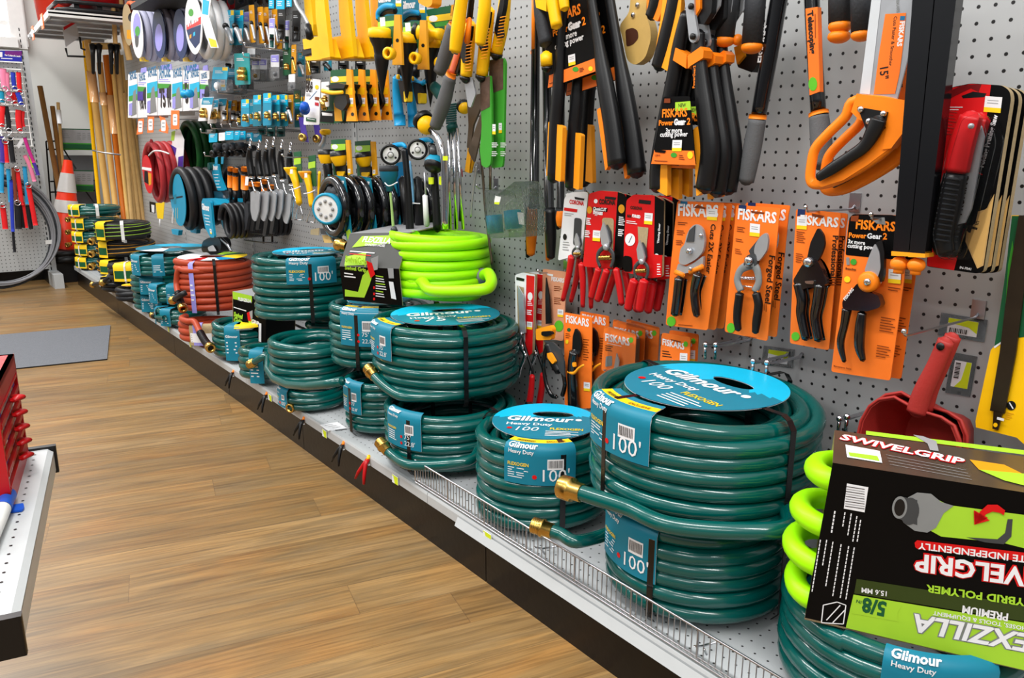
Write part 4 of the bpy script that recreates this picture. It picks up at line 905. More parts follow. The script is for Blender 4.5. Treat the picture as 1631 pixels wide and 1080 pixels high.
# ---- large curved saws with D handles
def dsaw():
    I = It('curved_saw', 'curved 15 inch saw with big orange D handle, hanging left of the black poles', 'saw', 1420, 0, .15, 'curved saws with orange D handles')
    I.P('blade', [(1396, -60), (1455, -60), (1450, 0), (1449, 40), (1444, 90), (1434, 130), (1427, 156), (1366, 150), (1380, 70), (1388, 0)], steel, t=.003, D=[
        ('f', [(1388, -20), (1403, -20), (1384, 148), (1368, 147)], mat('blade_edge', (195, 200, 205), .4)), ('f', [(1408, 20), (1441, 18), (1438, 60), (1431, 115), (1424, 147), (1390, 148), (1398, 85)], orange_c),
        ('t', 'Cuts Faster & Smoother', (1422, 24), (1414, 103), ink, 1), ('t', F, (1432, 32), (1427, 72), white_c, 1, .04), ('f', [(1432, 23), (1440, 23), (1439, 30), (1431, 30)], blue_l), ('t', '15"', (1400, 106), (1400, 125), ink, 1.2),
        ('t', F, (1425, -5), (1426, 18), gp, 1)])
    mb = MB(); pl = [(1362, 158), (1345, 184), (1318, 211), (1298, 234), (1292, 256), (1290, 284), (1300, 292), (1330, 286), (1375, 262), (1412, 235), (1430, 205), (1434, 168)]
    P = [w(a, b, .16) for a, b in smooth(pl, True)]; mb.tube(P, mpp(P[0])*8.5, orange, 12, .9, (1, 0, 0), closed=True)
    mb.ppoly(wall(.168), [(1291, 289), (1308, 296), (1342, 285), (1380, 261), (1417, 233), (1434, 205), (1440, 160), (1404, 184), (1388, 215), (1362, 241), (1327, 263), (1301, 279)], .018, orange)
    mb.ppoly(wall(.17), [(1363, 147), (1442, 158), (1440, 205), (1418, 234), (1404, 236), (1410, 200), (1366, 188), (1354, 176)], .02, orange); mb.build('handle', I.t)
    I.T('grip', [(1302, 281), (1325, 266), (1352, 248), (1376, 230), (1391, 205), (1398, 188)], [7, 10, 10, 11, 14, 14], blackp, d=.026, flat=.5)
    I.P('grip_plate', [(1364, 168), (1412, 176), (1407, 200), (1398, 212), (1378, 204)], blackp, d=.0235, t=.006)
    I.bolt([(1369, 172), (1405, 179), (1382, 191)], 5, chrome, .026)
    return I.t
ds = dsaw(); dup(ds, (.035, -.006, -.012), 'second curved saw with orange D handle, mostly hidden behind the front one')
# ---- telescoping pole
I = It('telescoping_pruner', 'black telescoping pole with orange printed sleeve and grey foam grip', 'pole pruner', 1290, 0, .09)
I.T('pole', [(1289, -60), (1293, 40), (1302, 176)], [12, 12, 12], blackg, flat=1)
I.P('sleeve', [(1281, 12), (1300, 9), (1304, 144), (1288, 150)], orange_c, d=.0135, t=.012, D=[('t', 'Telescoping', (1284, 17), (1289, 85), ink, 1, .04), ('c', (1293, 132, 7, 11), greenb), ('L', (1296, 20), (.8, 50), 1, (0, 1), brownk)])
I.T('collar', [(1302, 176), (1303, 182)], [15.5, 15.5], orange, flat=1, rnd=False); I.T('foam_grip', [(1303, 183), (1306, 215), (1309, 262)], [15, 16.5, 17], graygrip, flat=1)
# ---- grey grips with orange ends, top
for i, (g, lb) in enumerate(((((1335, -50), (1336, 34), 18), 'left grey handle with a double orange end cap, cut off by the top edge'), (((1368, -50), (1370, 48), 16), 'right grey handle with an orange end cap, left of the curved saw'))):
    (a, b, r) = g; I = It('hedge_shear', lb, 'shears', b[0], -30, .09+.01*i); I.T('grip', [a, b], [r, r], rubber, flat=.9)
    p = w(b[0], b[1]+6, I.d); q = mpp(p)*r; mb = MB(); mb.ball(p, q*1.02, orange, 16, (1, 1.0, .62))
    if i == 0: mb.ball(p+Vector((0, 0, -q*.85)), q*1.0, orange, 16, (1, 1, .6))
    mb.build('end_cap', I.t)
# ---- black pole with white lettering and grey grip
I = It('pole_pruner', 'black pole with white lettering, orange ring and grey foam grip', 'pole pruner', 1240, 0, .1)
I.T('pole', [(1250, -60), (1238, 0), (1223, 90), (1207, 181)], [15, 14.5, 14, 12.5], blackg, flat=.9, D=[.0125, ('t', F, (1216, 98), (1224, 37), white_c, 1.2, .03)])
I.T('collar', [(1206, 181), (1205, 188)], [14.5, 14.5], orange, flat=.9, rnd=False); I.T('foam_grip', [(1205, 189), (1196, 240), (1187, 288)], [14, 15, 13], graygrip, flat=.9)
# ---- cluster of grips
I = It('hedge_shear', 'grey hedge shear handles with orange end caps, left of the lettered pole', 'shears', 1175, -30, .12)
for a, b, r in (((1166, -50), (1152, 58), 16), ((1205, -50), (1196, 68), 17)):
    I.T('grip', [a, b], [r, r], rubber, flat=.9); p = w(b[0], b[1]+6, I.d); q = mpp(p)*r; MB().ball(p, q*1.02, orange, 16, (1, 1, .6)).build('end_cap', I.t)
p = w(1173, 62, .105); MB().ball(p, mpp(p)*9, orange, 14, (1, 1, 1)).build('bumper', I.t)
I = It('hedge_lopper', 'black handle tip with amber inset, just below the grey hedge shear handles', 'lopper', 1185, 90, .07)
I.P('inset', [(1167, 74), (1181, 68), (1183, 88), (1172, 101)], orange_d, d=.008, t=.01); I.P('tip', [(1167, 70), (1205, 66), (1206, 100), (1196, 114), (1174, 106), (1172, 100), (1183, 88), (1181, 72)], blackp, t=.02, bevel=.003)
# ---- generic lopper handle
def handle(I, pts, r, stripe=None, m=blackp, d=0, endm=None, flat=.8, sm=orange_d, nm='handle', D=(), cut=.25):
    o = I.T(nm, pts, r, m, d=d, flat=flat, k=16, D=D)
    if stripe: MB().ppoly(wall(I.d+d+mpp(w(*pts[-1], I.d))*max(r)*flat*.55), rr(stripe, 3), .012, sm).build('grip_inset', o, .0015)
    return o
# lopper with the NEW card
I = It('lopper', 'geared lopper with a black and orange card marked NEW, frontmost of its hook', 'lopper', 1090, 20, .17, 'geared loppers hanging centre right')
handle(I, [(1090, 20), (1080, 70), (1070, 130), (1056, 200), (1047, 262), (1046, 300)], [10, 12, 13, 13, 14, 14], [(1041, 262), (1062, 262), (1062, 312), (1036, 298)])
handle(I, [(1112, 50), (1110, 80), (1116, 130), (1123, 180), (1130, 240), (1122, 300)], [10, 13, 14, 16, 17, 17], [(1103, 204), (1112, 199), (1119, 304), (1108, 312)], D=[.013, ('t', 'PowerGear2', (1105, 139), (1106, 103), orange, 1)])
for q in ([(1074, 75), (1092, 86), (1091, 108), (1070, 95)], [(1093, 88), (1114, 73), (1119, 79), (1118, 91), (1098, 104), (1094, 108)]): I.P('collar', q, orange, d=.014, t=.026)
I.P('link_plate', rr([(1084, -40), (1103, -40), (1104, 20), (1110, 55), (1108, 64), (1102, 68), (1096, 64), (1092, 30)], 4), steel, d=.016, t=.006); I.bolt([(1098, 9), (1101, 57)], 5, blackp, .022)
I.P('blade', [(1120, -40), (1150, -40), (1144, 8), (1132, 28), (1118, 38), (1112, 30), (1128, 14)], steel, d=-.01, t=.004)
I.P('blade_hook', [(1104, -40), (1135, -40), (1131, 18), (1119, 38), (1104, 36), (1106, 20)], blackp, d=.006, t=.014, bevel=.003); I.P('orange_guard', [(1104, -30), (1113, -30), (1113, 12), (1105, 26)], orange, d=.012, t=.01)
I.P('card', rr([(1055, 153), (1097, 152), (1101, 200), (1107, 262), (1036, 260), (1041, 232), (1050, 185)], 3), black_c, d=.026, t=.002, D=[('f', [(1041, 238), (1104, 239), (1107, 262), (1036, 260)], orange_c),
    ('f', [(1074, 162), (1098, 160), (1099, 174), (1074, 176)], lime_l), ('t', 'NEW', (1079, 170), (1091, 169), ink, 1.2), ('t', F, (1053, 186), (1093, 184), orange, 1.2, .03), ('t', 'Power', (1048, 199), (1071.0, 198.1), orange, 1, .03), ('t', 'Gear', (1072.0, 198.0), (1091.0, 197.3), white_c, 1, .03), ('t', '2', (1092.5, 197.2), (1098, 197), orange, 1, .03), ('t', 'Gear', (1072, 198), (1089, 197.4), white_c, 1.25, .06),
    ('t', '3x more', (1059, 211), (1085, 210), white_c, 1.1, .025), ('t', 'cutting power', (1050, 217), (1094, 216), white_c, 1.05, .025), ('s', (1070, 222), (15, 0), (-1, 18)), ('c', (1072, 246, 5, 4), green_c), ('L', (1080, 246), (9, 1), 3, (0, 3), brownk), ('c', (1098, 246, 4.5, 6), yellow_c), ('l', (1041, 255), (1062, 256), ink, 1), ('t', 'L2810', (1042, 248), (1050, 248), brownk, 1), ('f', [(1041, 237), (1060, 239), (1057, 243), (1042, 241)], black_c), ('f', [(1057, 156), (1066, 156), (1066, 163), (1056, 163)], brownk)])
for k, (dx, lb) in enumerate((((.03, -.004, -.008), 'second geared lopper, behind the one with the NEW card'), ((.055, -.01, -.004), 'third geared lopper, nearest the pegboard behind the NEW card'))): dup(I.t, dx, lb)
# amber handles upper left of it, and the wooden-handled saw
I = It('lopper', 'lopper handles with long amber insets hanging between the wooden saw handle and the NEW card', 'lopper', 1060, 0, .17)
handle(I, [(1050, -50), (1044, 0), (1036, 26)], [13, 13, 12], [(1028, -40), (1054, -40), (1051, 20), (1045, 34), (1028, 22)], sm=orange)
handle(I, [(1082, -50), (1072, 10), (1058, 70), (1048, 106)], [15, 15, 15, 14], [(1056, -40), (1086, -40), (1080, 40), (1062, 113), (1039, 98), (1050, 30)])
I = It('pruning_saw', 'saw with a pale varnished wooden handle and steel rivets', 'saw', 1015, 0, .12)
mb = MB(); out = rr([(1006, -40), (1032, -40), (1026, 20), (1034, 44), (1035, 62), (1026, 92), (1010, 104), (997, 96), (990, 62), (984, 40), (1000, 20)], 8); q = smooth([(1018, -40, 14), (1014, 0, 14), (1003, 30, 12), (990, 55, 9), (992, 82, 9), (1006, 96, 9), (1022, 84, 10), (1028, 58, 10), (1016, 36, 8), (1006, 28, 7)]); P = [w(a, b, .12) for a, b, r in q]
mb.ppoly(wall(.13), out, .022, wood_h); deco(mb, wall(.13), [('f', rr([(994, 47), (1006, 43), (1014, 48), (1015, 60), (1007, 70), (996, 74)], 4), mat('dark_wood_hole', (70, 35, 18), .6))]); mb.build('wooden_handle', I.t, .004); I.bolt([(1013, 7), (1006, 23)], 4, chrome, .012, 'rivet')
# ---- the pair of loppers with large tilted cards
def biglop(dx=0):
    I = It('lopper', 'long geared lopper with a tilted black and orange card, front left of its group', 'lopper', 935, 0, .19, 'geared loppers with tilted cards')
    handle(I, [(932, -50), (940, 0), (952, 70), (962, 130), (974, 200), (982, 262)], [9, 9, 10, 15, 16, 17], [(949, 174), (956, 170), (969, 262), (963, 272)], sm=orange)
    handle(I, [(905, -50), (893, 60), (888, 150), (884, 200), (881, 286)], [9, 9, 12, 12, 12], [(872, 193), (895, 201), (892, 290), (869, 280)])
    I.P('card', rr([(862, -20), (925, -60), (950, 113), (871, 141), (868, 120), (868, 60)], 3), black_c, d=.0, t=.002, D=[('f', [(873, 120), (946, 92), (950, 112), (871, 140)], orange_c), ('t', F, (880, 36), (923, 21), orange, 1.15, .03), ('t', 'Power', (879, 58), (902.9, 48.8), orange, 1, .03), ('t', 'Gear', (904.0, 48.4), (923.7, 40.8), white_c, 1, .03), ('t', '2', (925.3, 40.2), (931, 38), orange, 1, .03), ('t', 'Gear', (903, 48.8), (923, 41), white_c, 1.15, .06),
        ('t', '3x more', (890, 66), (917, 56), white_c, 1.1, .025), ('t', 'cutting power', (882, 79), (928, 62), white_c, 1.05, .025), ('s', (903, 88), (11, -3), (1, 17)), ('c', (915, 110, 5, 4), green_c), ('c', (939, 109, 3.5, 4), yellow_c), ('L', (921, 109), (8, -2), 3, (0, 2.5), brownk), ('l', (873, 133), (895, 127), brownk, 1)])
    return I.t
bl = biglop(); b2 = dup(bl, (.03, -.03, -.018), 'long geared lopper with a tilted card, directly behind and right of the front one')
I = It('lopper', 'slim black lopper handles with amber ends, behind the two tilted cards', 'lopper', 930, 100, .09); 
handle(I, [(912, 100), (915, 160), (912, 220), (909, 288)], [9, 10, 11, 10], [(905, 192), (916, 197), (918, 286), (902, 280)]); handle(I, [(942, 100), (935, 160), (931, 220), (929, 292)], [11, 12, 13, 12], [(918, 193), (940, 199), (943, 292), (920, 284)])
# yellow / grey handle and yellow handles in front of the card
I = It('hand_pruner', 'short grey and yellow folded handle hanging at the left of the tilted cards', 'pruner', 858, 10, .21)
I.T('grip', [(854, -20), (858, 20), (868, 70)], [8, 11, 12], rubber, flat=.8); I.T('grip_end', [(868, 86), (869, 104)], [11, 11], yellow, flat=.8); I.P('top_plate', [(850, 0), (868, -6), (868, 18), (852, 12)], yellow, d=.012, t=.01); I.T('end_cap', [(869, 107), (869, 111)], [10, 9], blackp)
I = It('hand_tool', 'bright yellow plastic handle ends hanging in front of the tilted card', 'garden tool', 885, 0, .23)
I.T('handle', [(872, -40), (878, 0), (885, 42)], [11, 11, 10], yellow, flat=.9); I.T('handle', [(893, -40), (896, 0), (898, 14)], [9, 9, 8], yellow, flat=.9)
# ---- thin black poles with orange grips
for i, (top, bot, g0, g1, r, lb) in enumerate((((852, -50), (850, 326), (847, 330), (845, 405), 6.5, 'leftmost tall black pole with a ribbed orange grip'), ((866, -30), (874, 330), (876, 334), (877, 410), 6.5, 'second tall black pole with an orange and black grip'), ((893, -30), (892, 330), (894, 336), (893, 360), 5, 'third tall black pole, grip mostly hidden by the white card'))):
    I = It('pole_saw', lb, 'pole saw', *top, .07+.01*i, 'tall black pole saws'); I.T('pole', [top, bot], [r, r+1.5], blackg, flat=1, rnd=False); I.T('collar', [(bot[0], bot[1]), (bot[0], bot[1]+6)], [r+4, r+4.5], rubber, rnd=False)
    I.T('grip', [g0, ((g0[0]+g1[0])/2, (g0[1]+g1[1])/2), g1], [8.5, 10, 7], orange if i != 1 else blackp, flat=.9)
    I.T('grip_back', [(g0[0]-6, g0[1]), (g1[0]-5, g1[1]+4)], [5, 4], blackp if i != 1 else orange, flat=.8)
    if i == 0: I.T('upper_sleeve', [(848, -30), (848, 78)], [3.5, 3.5], orange, d=.008, flat=1); I.T('ring', [(850, 80), (850, 86)], [8, 8], orange, rnd=False)
# ---- three red/white carded shears
def shears(I, cx, cy, s, hm, spread=1, blade=steel, gap=0):
    """bypass shears, pivot at pixel cx, cy; blade up, two handles down; s in pixels"""
    I.P('blade', [(cx-.16*s, cy-.1*s), (cx-.22*s, cy-.55*s), (cx-.1*s, cy-.95*s), (cx+.04*s, cy-.6*s), (cx+.14*s, cy-.2*s), (cx+.1*s, cy+.1*s)], blade, d=.012, t=.004)
    I.P('counter_blade', [(cx+.02*s, cy-.85*s), (cx+.16*s, cy-.6*s), (cx+.2*s, cy-.2*s), (cx+.12*s, cy), (cx, cy)], gd_, d=.008, t=.005)
    for sx in (-1, 1):
        I.T('arm', [(cx, cy-.05*s), (cx+sx*.3*s*spread, cy+.2*s), (cx+sx*.34*s*spread, cy+.5*s), (cx+sx*.24*s*spread, cy+.75*s)], [.1*s, .09*s, .08*s, .07*s], gd_, d=.01, flat=.6)
    mb = MB(); a = w(cx-.26*s*spread, cy+.42*s, I.d+.012); b = w(cx+.26*s*spread, cy+.4*s, I.d+.012); n = 70; r_ = mpp(a)*.09*s
    mb.tube([a.lerp(b, i/n)+Vector((math.cos(i*1.1)*r_, 0, math.sin(i*1.1)*r_)) for i in range(n+1)], r_*.22, brass, 5); mb.build('spring', I.t)
    I.bolt([(cx, cy)], .13*s, steel, .018)
GR = 'red-handled shears on cards'
defs = [
 (888, 305, .10, 'pruning shears with red handles on a white card', [(898, 315), (907, 306), (933, 305), (936, 308), (926, 404), (888, 415), (893, 370)], white_c,
  [('f', [(900, 309), (904, 307), (908, 311), (902, 314)], white_c), ('t', 'CORONA', (906, 324), (929, 327), red_c, 1.2, .04), ('f', [(898, 330), (919, 333), (918, 338), (897, 335)], red_c), ('f', [(914, 313), (930, 316), (929, 319), (915, 317)], blackp), ('L', (898, 339), (16, 2), 2, (0, 3), grey_c), ('f', rr([(914, 346), (926, 348), (924, 392), (912, 390)], 4), gd_), ('L', (896, 385), (12, 1), 4, (-.3, 4), grey_c), ('c', (899, 377, 3, 5), blackp)],
  (919, 394, 24), [((910, 408), (905, 440), (896, 478)), ((926, 420), (928, 450), (928, 488)), ], [6.5, 5.5, 4]),
 (930, 303, .12, 'pruning shears with red handles on a red card, right of the white card', [(937, 308), (955, 303), (985, 305), (994, 312), (993, 420), (982, 428), (928, 424), (933, 360)], red_c,
  [('f', [(983, 305), (994, 309), (1000, 318), (992, 425), (976, 427)], black_c), ('c', (989, 332, 5, 7), ochre_c), ('c', (938, 334, 4, 6), ochre_c), ('t', 'CORONA', (953, 324), (979, 326), ink, 1.3, .05), ('f', [(963, 312), (981, 314), (979, 318), (962, 316)], blackp), ('f', [(943, 329), (967, 331), (966, 337), (943, 335)], black_c), ('t', 'ClassicCUT', (944, 334), (965, 336), white_c, 1.1, .04), ('t', 'Bypass', (944, 340), (959, 342), white_c, 1.2, .04), ('c', (948, 320, 3, 3.5), white_c), ('L', (933, 347), (8, 1), 4, (-.2, 3), white_c, 1.6), ('L', (931, 367), (9, 1), 4, (-.2, 3), white_c, 1.6),
   ('s', (944, 366), (12, 1), (-1, 17)), ('f', rr([(958, 346), (977, 347), (976, 400), (961, 398)], 5), burlap), ('L', (985, 345), (10, 1), 5, (-.2, 3), white_c, 1.6), ('L', (984, 365), (9, 1), 4, (-.2, 3), white_c, 1.6)],
  (964, 393, 42), [((953, 428), (947, 450), (941, 474)), ((981, 428), (986, 455), (990, 484)), ((966, 430), (958, 455), (951, 478))], [6, 6, 5.5]),
 (993, 309, .14, 'thinning shears with red handles on a red card, rightmost of the red-handled', [(997, 318), (1008, 309), (1040, 310), (1056, 318), (1054, 440), (1038, 443), (992, 432), (994, 370)], red_c,
  [('f', [(1042, 311), (1057, 320), (1056, 405), (1041, 405)], black_c), ('t', 'Thinning Shear', (1049, 387), (1051, 355), white_c, 1.1, .025), ('f', [(1017, 317), (1036, 319), (1035, 325), (1016, 323)], blackp), ('t', 'CORONA', (1003, 332), (1022, 334), ink, 1.2, .04), ('t', 'MAX', (998, 345), (1005, 346), ink, 1.4, .06), ('t', 'FORGED', (1006, 345), (1019, 347), white_c, 1.4, .06), ('s', (1026, 338), (13, 1), (-1, 18)), ('c', (1003, 381, 8, 10), white_c), ('l', (1001, 386), (1006, 375), navy, 1.4), ('L', (997, 351), (17, 2), 2, (0, 3), white_c),
   ('f', [(1015, 360), (1032, 362), (1028, 408), (1017, 406)], burlap), ('f', rr([(992, 406), (1006, 408), (1007, 432), (992, 432)], 5), black_c), ('c', (1045, 408, 4, 5), white_c), ('f', [(1040, 404), (1054, 406), (1053, 440), (1038, 442)], red_c), ('L', (1046, 420), (6, 0), 5, (0, 4), white_c, 1.5)],
  (1021, 416, 36), [((1010, 446), (1004, 470), (1000, 492)), ((1026, 446), (1022, 470), (1018, 494)), ], [8, 8, 7])]
for i, (x, y, d, lb, card, cm, D, (sx, sy, ss), hs, rs) in enumerate(defs):
    I = It('pruning_shears', lb, 'pruning shears', x, y, d, GR); I.P('card', rr(card, 4), cm, t=.006, edge=burlap, D=D); shears(I, sx, sy, ss, red_p, .85 if i else .9)
    for h in hs: I.T('handle', list(h), rs, red_p, d=.01, flat=.8, k=12)
    base = {0: 'pruning shears with red handles behind the white-card pair', 1: 'pruning shears with red handles directly behind the middle red card', 2: 'thinning shears with red handles directly behind the right red card'}[i]
    dup(I.t, (.028, 0, -.006), base)
    if i == 2: dup(I.t, (.056, 0, -.004), 'rearmost red-handled thinning shears, deep behind the right red card')
# ---- orange carded shears
OC = 'bypass shears on orange cards'
def ocard(I, pts, cen, D=(), side='', cm=orange_c): I.P('card', rr(pts, 4), cm, t=.002, D=D)
def blister_(I, pts, d=.006): I.P('blister', rr(pts, 8), blister, d=d+.02, t=.024)
I = It('anvil_shears', 'silver anvil shears with dark grips on an orange card, frontmost of its hook', 'pruning shears', 1105, 320, .13, OC)
ocard(I, [(1078, 319), (1152, 322), (1143, 400), (1127, 525), (1060, 517), (1068, 420)], 0, [('f', [(1083, 319), (1094, 320), (1094, 331), (1089, 328), (1082, 330)], blue_l), ('t', F, (1079, 342), (1143, 345), white_c, 1.15, .03), ('f', [(1104, 330), (1110, 325), (1124, 330), (1122, 332)], brownk), ('s', (1126, 331), (16, 1), (-1, 18)), ('t', 'Cuts 2X Easier', (1132, 355), (1124, 434), ink, 1, .02), ('L', (1079, 353), (15, 1), 2, (0, 3), brownk), ('L', (1077, 366), (13, 1), 3, (0, 3), brownk), ('L', (1076, 382), (12, 1), 3, (0, 3), brownk), ('c', (1069, 511, 7, 8), greenb), ('l', (1080, 516), (1103, 518), brownk, 1)])
I.P('blade', rr([(1090, 388), (1093, 372), (1100, 360), (1108, 355), (1118, 362), (1122, 382), (1119, 400), (1108, 412), (1090, 422), (1080, 418), (1083, 395)], 6), steel, d=.016, t=.006); I.P('anvil', [(1092, 384), (1097, 366), (1106, 358), (1104, 384)], gd_, d=.018, t=.004)
I.P('lower_arm', rr([(1080, 418), (1092, 424), (1104, 418), (1120, 406), (1119, 424), (1106, 436), (1092, 433), (1086, 440), (1075, 434)], 3), steel, d=.013, t=.006)
for c in ([(1075, 432), (1089, 438)], [(1098, 433), (1119, 423)]): I.T('collar', c, [4, 4], orange, d=.014)
I.T('grip', [(1082, 442), (1079, 470), (1075, 500)], [8.5, 8, 7.5], blackg, d=.014, flat=.9); I.T('grip', [(1112, 436), (1106, 462), (1108, 490), (1110, 502)], [9, 7.5, 7, 5.5], blackg, d=.014, flat=.9); I.bolt([(1096, 399)], 5, chrome, .022); I.bolt([(1099, 427), (1115, 374)], 3, chrome, .019)
for k, lb in enumerate(('anvil shears on an orange card, second of its hook', 'anvil shears on an orange card, third of its hook', )): dup(I.t, (.022*(k+1), -.003*(k+1), -.002), lb)
I = It('forged_shears', 'forged steel shears with coil spring on an orange card, frontmost of its hook', 'pruning shears', 1205, 330, .13, OC)
ocard(I, [(1172, 325), (1243, 330), (1240, 345), (1222, 542), (1154, 527), (1163, 430)], 0, [('f', [(1176, 325), (1188, 326), (1187, 338), (1182, 334), (1175, 337)], navy), ('t', F, (1174, 347), (1235, 354), white_c, 1.15, .03), ('f', [(1195, 334), (1217, 337), (1215, 340), (1196, 338)], brownk), ('s', (1194, 354), (16, 2), (-1, 20)), ('t', 'Forged Steel', (1225, 405), (1218, 481), ink, 1, .02), ('L', (1173, 360), (14, 2), 3, (0, 3.2), brownk), ('L', (1171, 379), (13, 2), 2, (0, 3.2), brownk), ('L', (1170, 395), (11, 2), 3, (0, 3.2), brownk), ('c', (1164, 521, 6.5, 8), greenb), ('L', (1217, 483), (0, 12), 2, (3, 0), brownk), ('l', (1186, 534), (1205, 537), brownk, 1)])
I.P('blade', rr([(1206, 416), (1200, 400), (1202, 388), (1210, 375), (1220, 368), (1223, 380), (1221, 397), (1212, 410)], 5), steel, d=.018, t=.005); I.P('hook_blade', [(1192, 398), (1200, 388), (1210, 376), (1202, 392), (1206, 418), (1198, 414)], gd_, d=.015, t=.005)
for sx, pts in ((0, [(1195, 420), (1180, 428), (1174, 445), (1180, 462)]), (1, [(1200, 420), (1206, 430), (1208, 448), (1202, 462)])): I.T('arm', pts, [8, 6.5, 6, 6.5], gp, d=.013, flat=.6)
I.P('pivot_plate', rr([(1184, 415), (1190, 404), (1204, 402), (1206, 418), (1196, 428), (1184, 424)], 5), gd_, d=.018, t=.008)
a, b = w(1180, 441, .145), w(1203, 442, .145); mb = MB(); mb.tube([a.lerp(b, i/80)+Vector((math.cos(i*.9)*.003, 0, math.sin(i*.9)*.003)) for i in range(81)], .0007, chrome, 5); mb.build('spring', I.t); I.T('catch', [(1183, 454), (1197, 456)], [1, 1], chrome, d=.016)
for c in ([(1175, 462), (1183, 463)], [(1199, 462), (1208, 463)]): I.T('collar', c, [2.5, 2.5], orange, d=.014, rnd=False)
I.T('grip', [(1178, 466), (1175, 490), (1174, 508), (1176, 524)], [7, 7, 6.5, 5.5], blackp, d=.014, flat=.9); I.T('grip', [(1204, 466), (1208, 484), (1205, 510), (1203, 528)], [7, 7, 7, 5.5], blackp, d=.014, flat=.9); I.bolt([(1191, 414)], 7, chrome, .024)
dup(I.t, (.026, -.002, .004), 'forged steel shears on an orange card, behind the front one')
I = It('bypass_shears', 'black bypass shears on an orange card, printed Professional down its side', 'pruning shears', 1300, 340, .12, OC)
ocard(I, [(1267, 331), (1339, 337), (1336, 360), (1320, 556), (1258, 545), (1262, 440)], 0, [('f', [(1270, 331), (1282, 332), (1281, 344), (1275, 341), (1269, 343)], navy), ('t', F, (1273, 355), (1334, 360), white_c, 1.1, .03), ('f', [(1292, 338), (1312, 342), (1310, 346), (1293, 343)], brownk), ('s', (1269, 343), (16, 1), (-1, 20)), ('t', 'Professional', (1326, 373), (1322, 440), ink, 1, .02), ('t', '|||', (1321, 442), (1321, 452), brownk, 1), ('L', (1268, 367), (14, 2), 6, (0, 3.2), brownk), ('L', (1267, 402), (12, 2), 5, (0, 3.2), brownk), ('c', (1267, 534, 6.5, 7), greenb)])
I.P('blade', rr([(1284, 414), (1290, 385), (1302, 360), (1311, 372), (1313, 388), (1307, 405), (1298, 420)], 5), blackp, d=.018, t=.005); I.P('body', rr([(1276, 422), (1290, 404), (1302, 414), (1310, 430), (1316, 450), (1306, 458), (1286, 456), (1272, 462), (1262, 446)], 5), blackg, d=.02, t=.012, bevel=.002)
I.T('grip', [(1272, 450), (1277, 475), (1276, 500), (1284, 538)], [9, 8.5, 8, 7], blackg, d=.014, flat=.9); I.T('grip', [(1306, 452), (1302, 480), (1298, 505), (1304, 540)], [9, 8.5, 7.5, 7], blackg, d=.014, flat=.9); I.bolt([(1286, 416)], 8, chrome, .024); I.P('catch', rr([(1281, 446), (1296, 445), (1295, 451), (1283, 450)], 2), chrome, d=.024, t=.004)
hook(1283, 330, .16, 'zinc hook holding the black bypass shears')
dup(I.t, (.02, -.001, -.002), 'black bypass shears on an orange card, hidden behind the front one')
I = It('geared_shears', 'black geared hand shears with round orange pivot on a black-topped orange card', 'pruning shears', 1385, 345, .15, OC)
ocard(I, [(1358, 339), (1420, 340), (1442, 345), (1440, 440), (1418, 604), (1324, 590), (1338, 470), (1350, 350)], 0, [('f', rr([(1358, 339), (1420, 340), (1442, 345), (1440, 412), (1400, 409), (1346, 404), (1352, 345)], 3), black_c), ('t', F, (1362, 362), (1425, 366), orange, 1.1, .03), ('t', 'Power', (1351, 376), (1379.1, 377.4), orange, 1, .03), ('t', 'Gear', (1380.3, 377.4), (1403.5, 378.6), white_c, 1, .03), ('t', '2', (1405.3, 378.7), (1412, 379), orange, 1, .03), ('t', '3x more', (1350, 385), (1377, 388), white_c, 1.05, .025), ('t', 'cutting power', (1349, 392), (1399, 396), white_c, 1, .025), ('f', [(1385, 345), (1408, 344), (1410, 356), (1396, 354)], gp),
   ('f', [(1355, 342), (1367, 341), (1366, 351), (1354, 350)], brownk), ('f', [(1347, 408), (1352, 408), (1353, 420), (1348, 420)], gp), ('c', (1359, 415, 5, 5), green_c), ('t', 'Branches', (1346, 427), (1363, 429), ink, 1, .03), ('c', (1349, 443, 5, 5), yellow_c), ('s', (1415, 426), (20, 2), (-1, 22)), ('L', (1414, 455), (20, 3), 2, (0, 4), brownk, 1.4), ('L', (1403, 503), (24, 4), 6, (-.5, 4.2), brownk, 1.4), ('L', (1397, 548), (22, 4), 5, (-.5, 4.2), brownk, 1.4), ('t', 'Maintenance Guide', (1328, 582), (1356, 587), brownk, 1)])
I.P('blade', rr([(1376, 430), (1384, 405), (1393, 385), (1400, 400), (1402, 425), (1396, 444), (1386, 436)], 4), steel, d=.02, t=.005); I.P('counter_blade', rr([(1394, 384), (1404, 380), (1408, 400), (1407, 435), (1404, 448), (1396, 444), (1401, 420)], 3), blackp, d=.018, t=.007)
p = w(1381, 447, .175); q = mpp(p); MB().lathe(p, (-1, 0, 0), [(0, .004), (q*12, .004), (q*16.5, 0), (q*17, -.01), (0, -.01)], orange, 28).build('pivot_cover', I.t); I.bolt([(1381, 447)], 6, chrome, .03)
I.P('body', rr([(1341, 478), (1366, 448), (1372, 460), (1398, 468), (1403, 482), (1400, 488), (1380, 494), (1352, 492), (1342, 490)], 4), blackg, d=.024, t=.014, bevel=.003, D=[('t', F, (1346, 477), (1360, 459), white_c, 1)])
I.T('grip', [(1349, 490), (1345, 515), (1339, 545), (1345, 574)], [8, 6.5, 6, 3.5], blackg, d=.016, flat=.9); I.T('grip', [(1373, 496), (1370, 520), (1369, 550), (1375, 572)], [7, 8.5, 8, 4.5], blackg, d=.016, flat=.9)
hook(1387, 341, .18, 'zinc hook holding the geared hand shears')
dup(I.t, (.03, -.003, -.002), 'geared hand shears on an orange card, behind the front one')
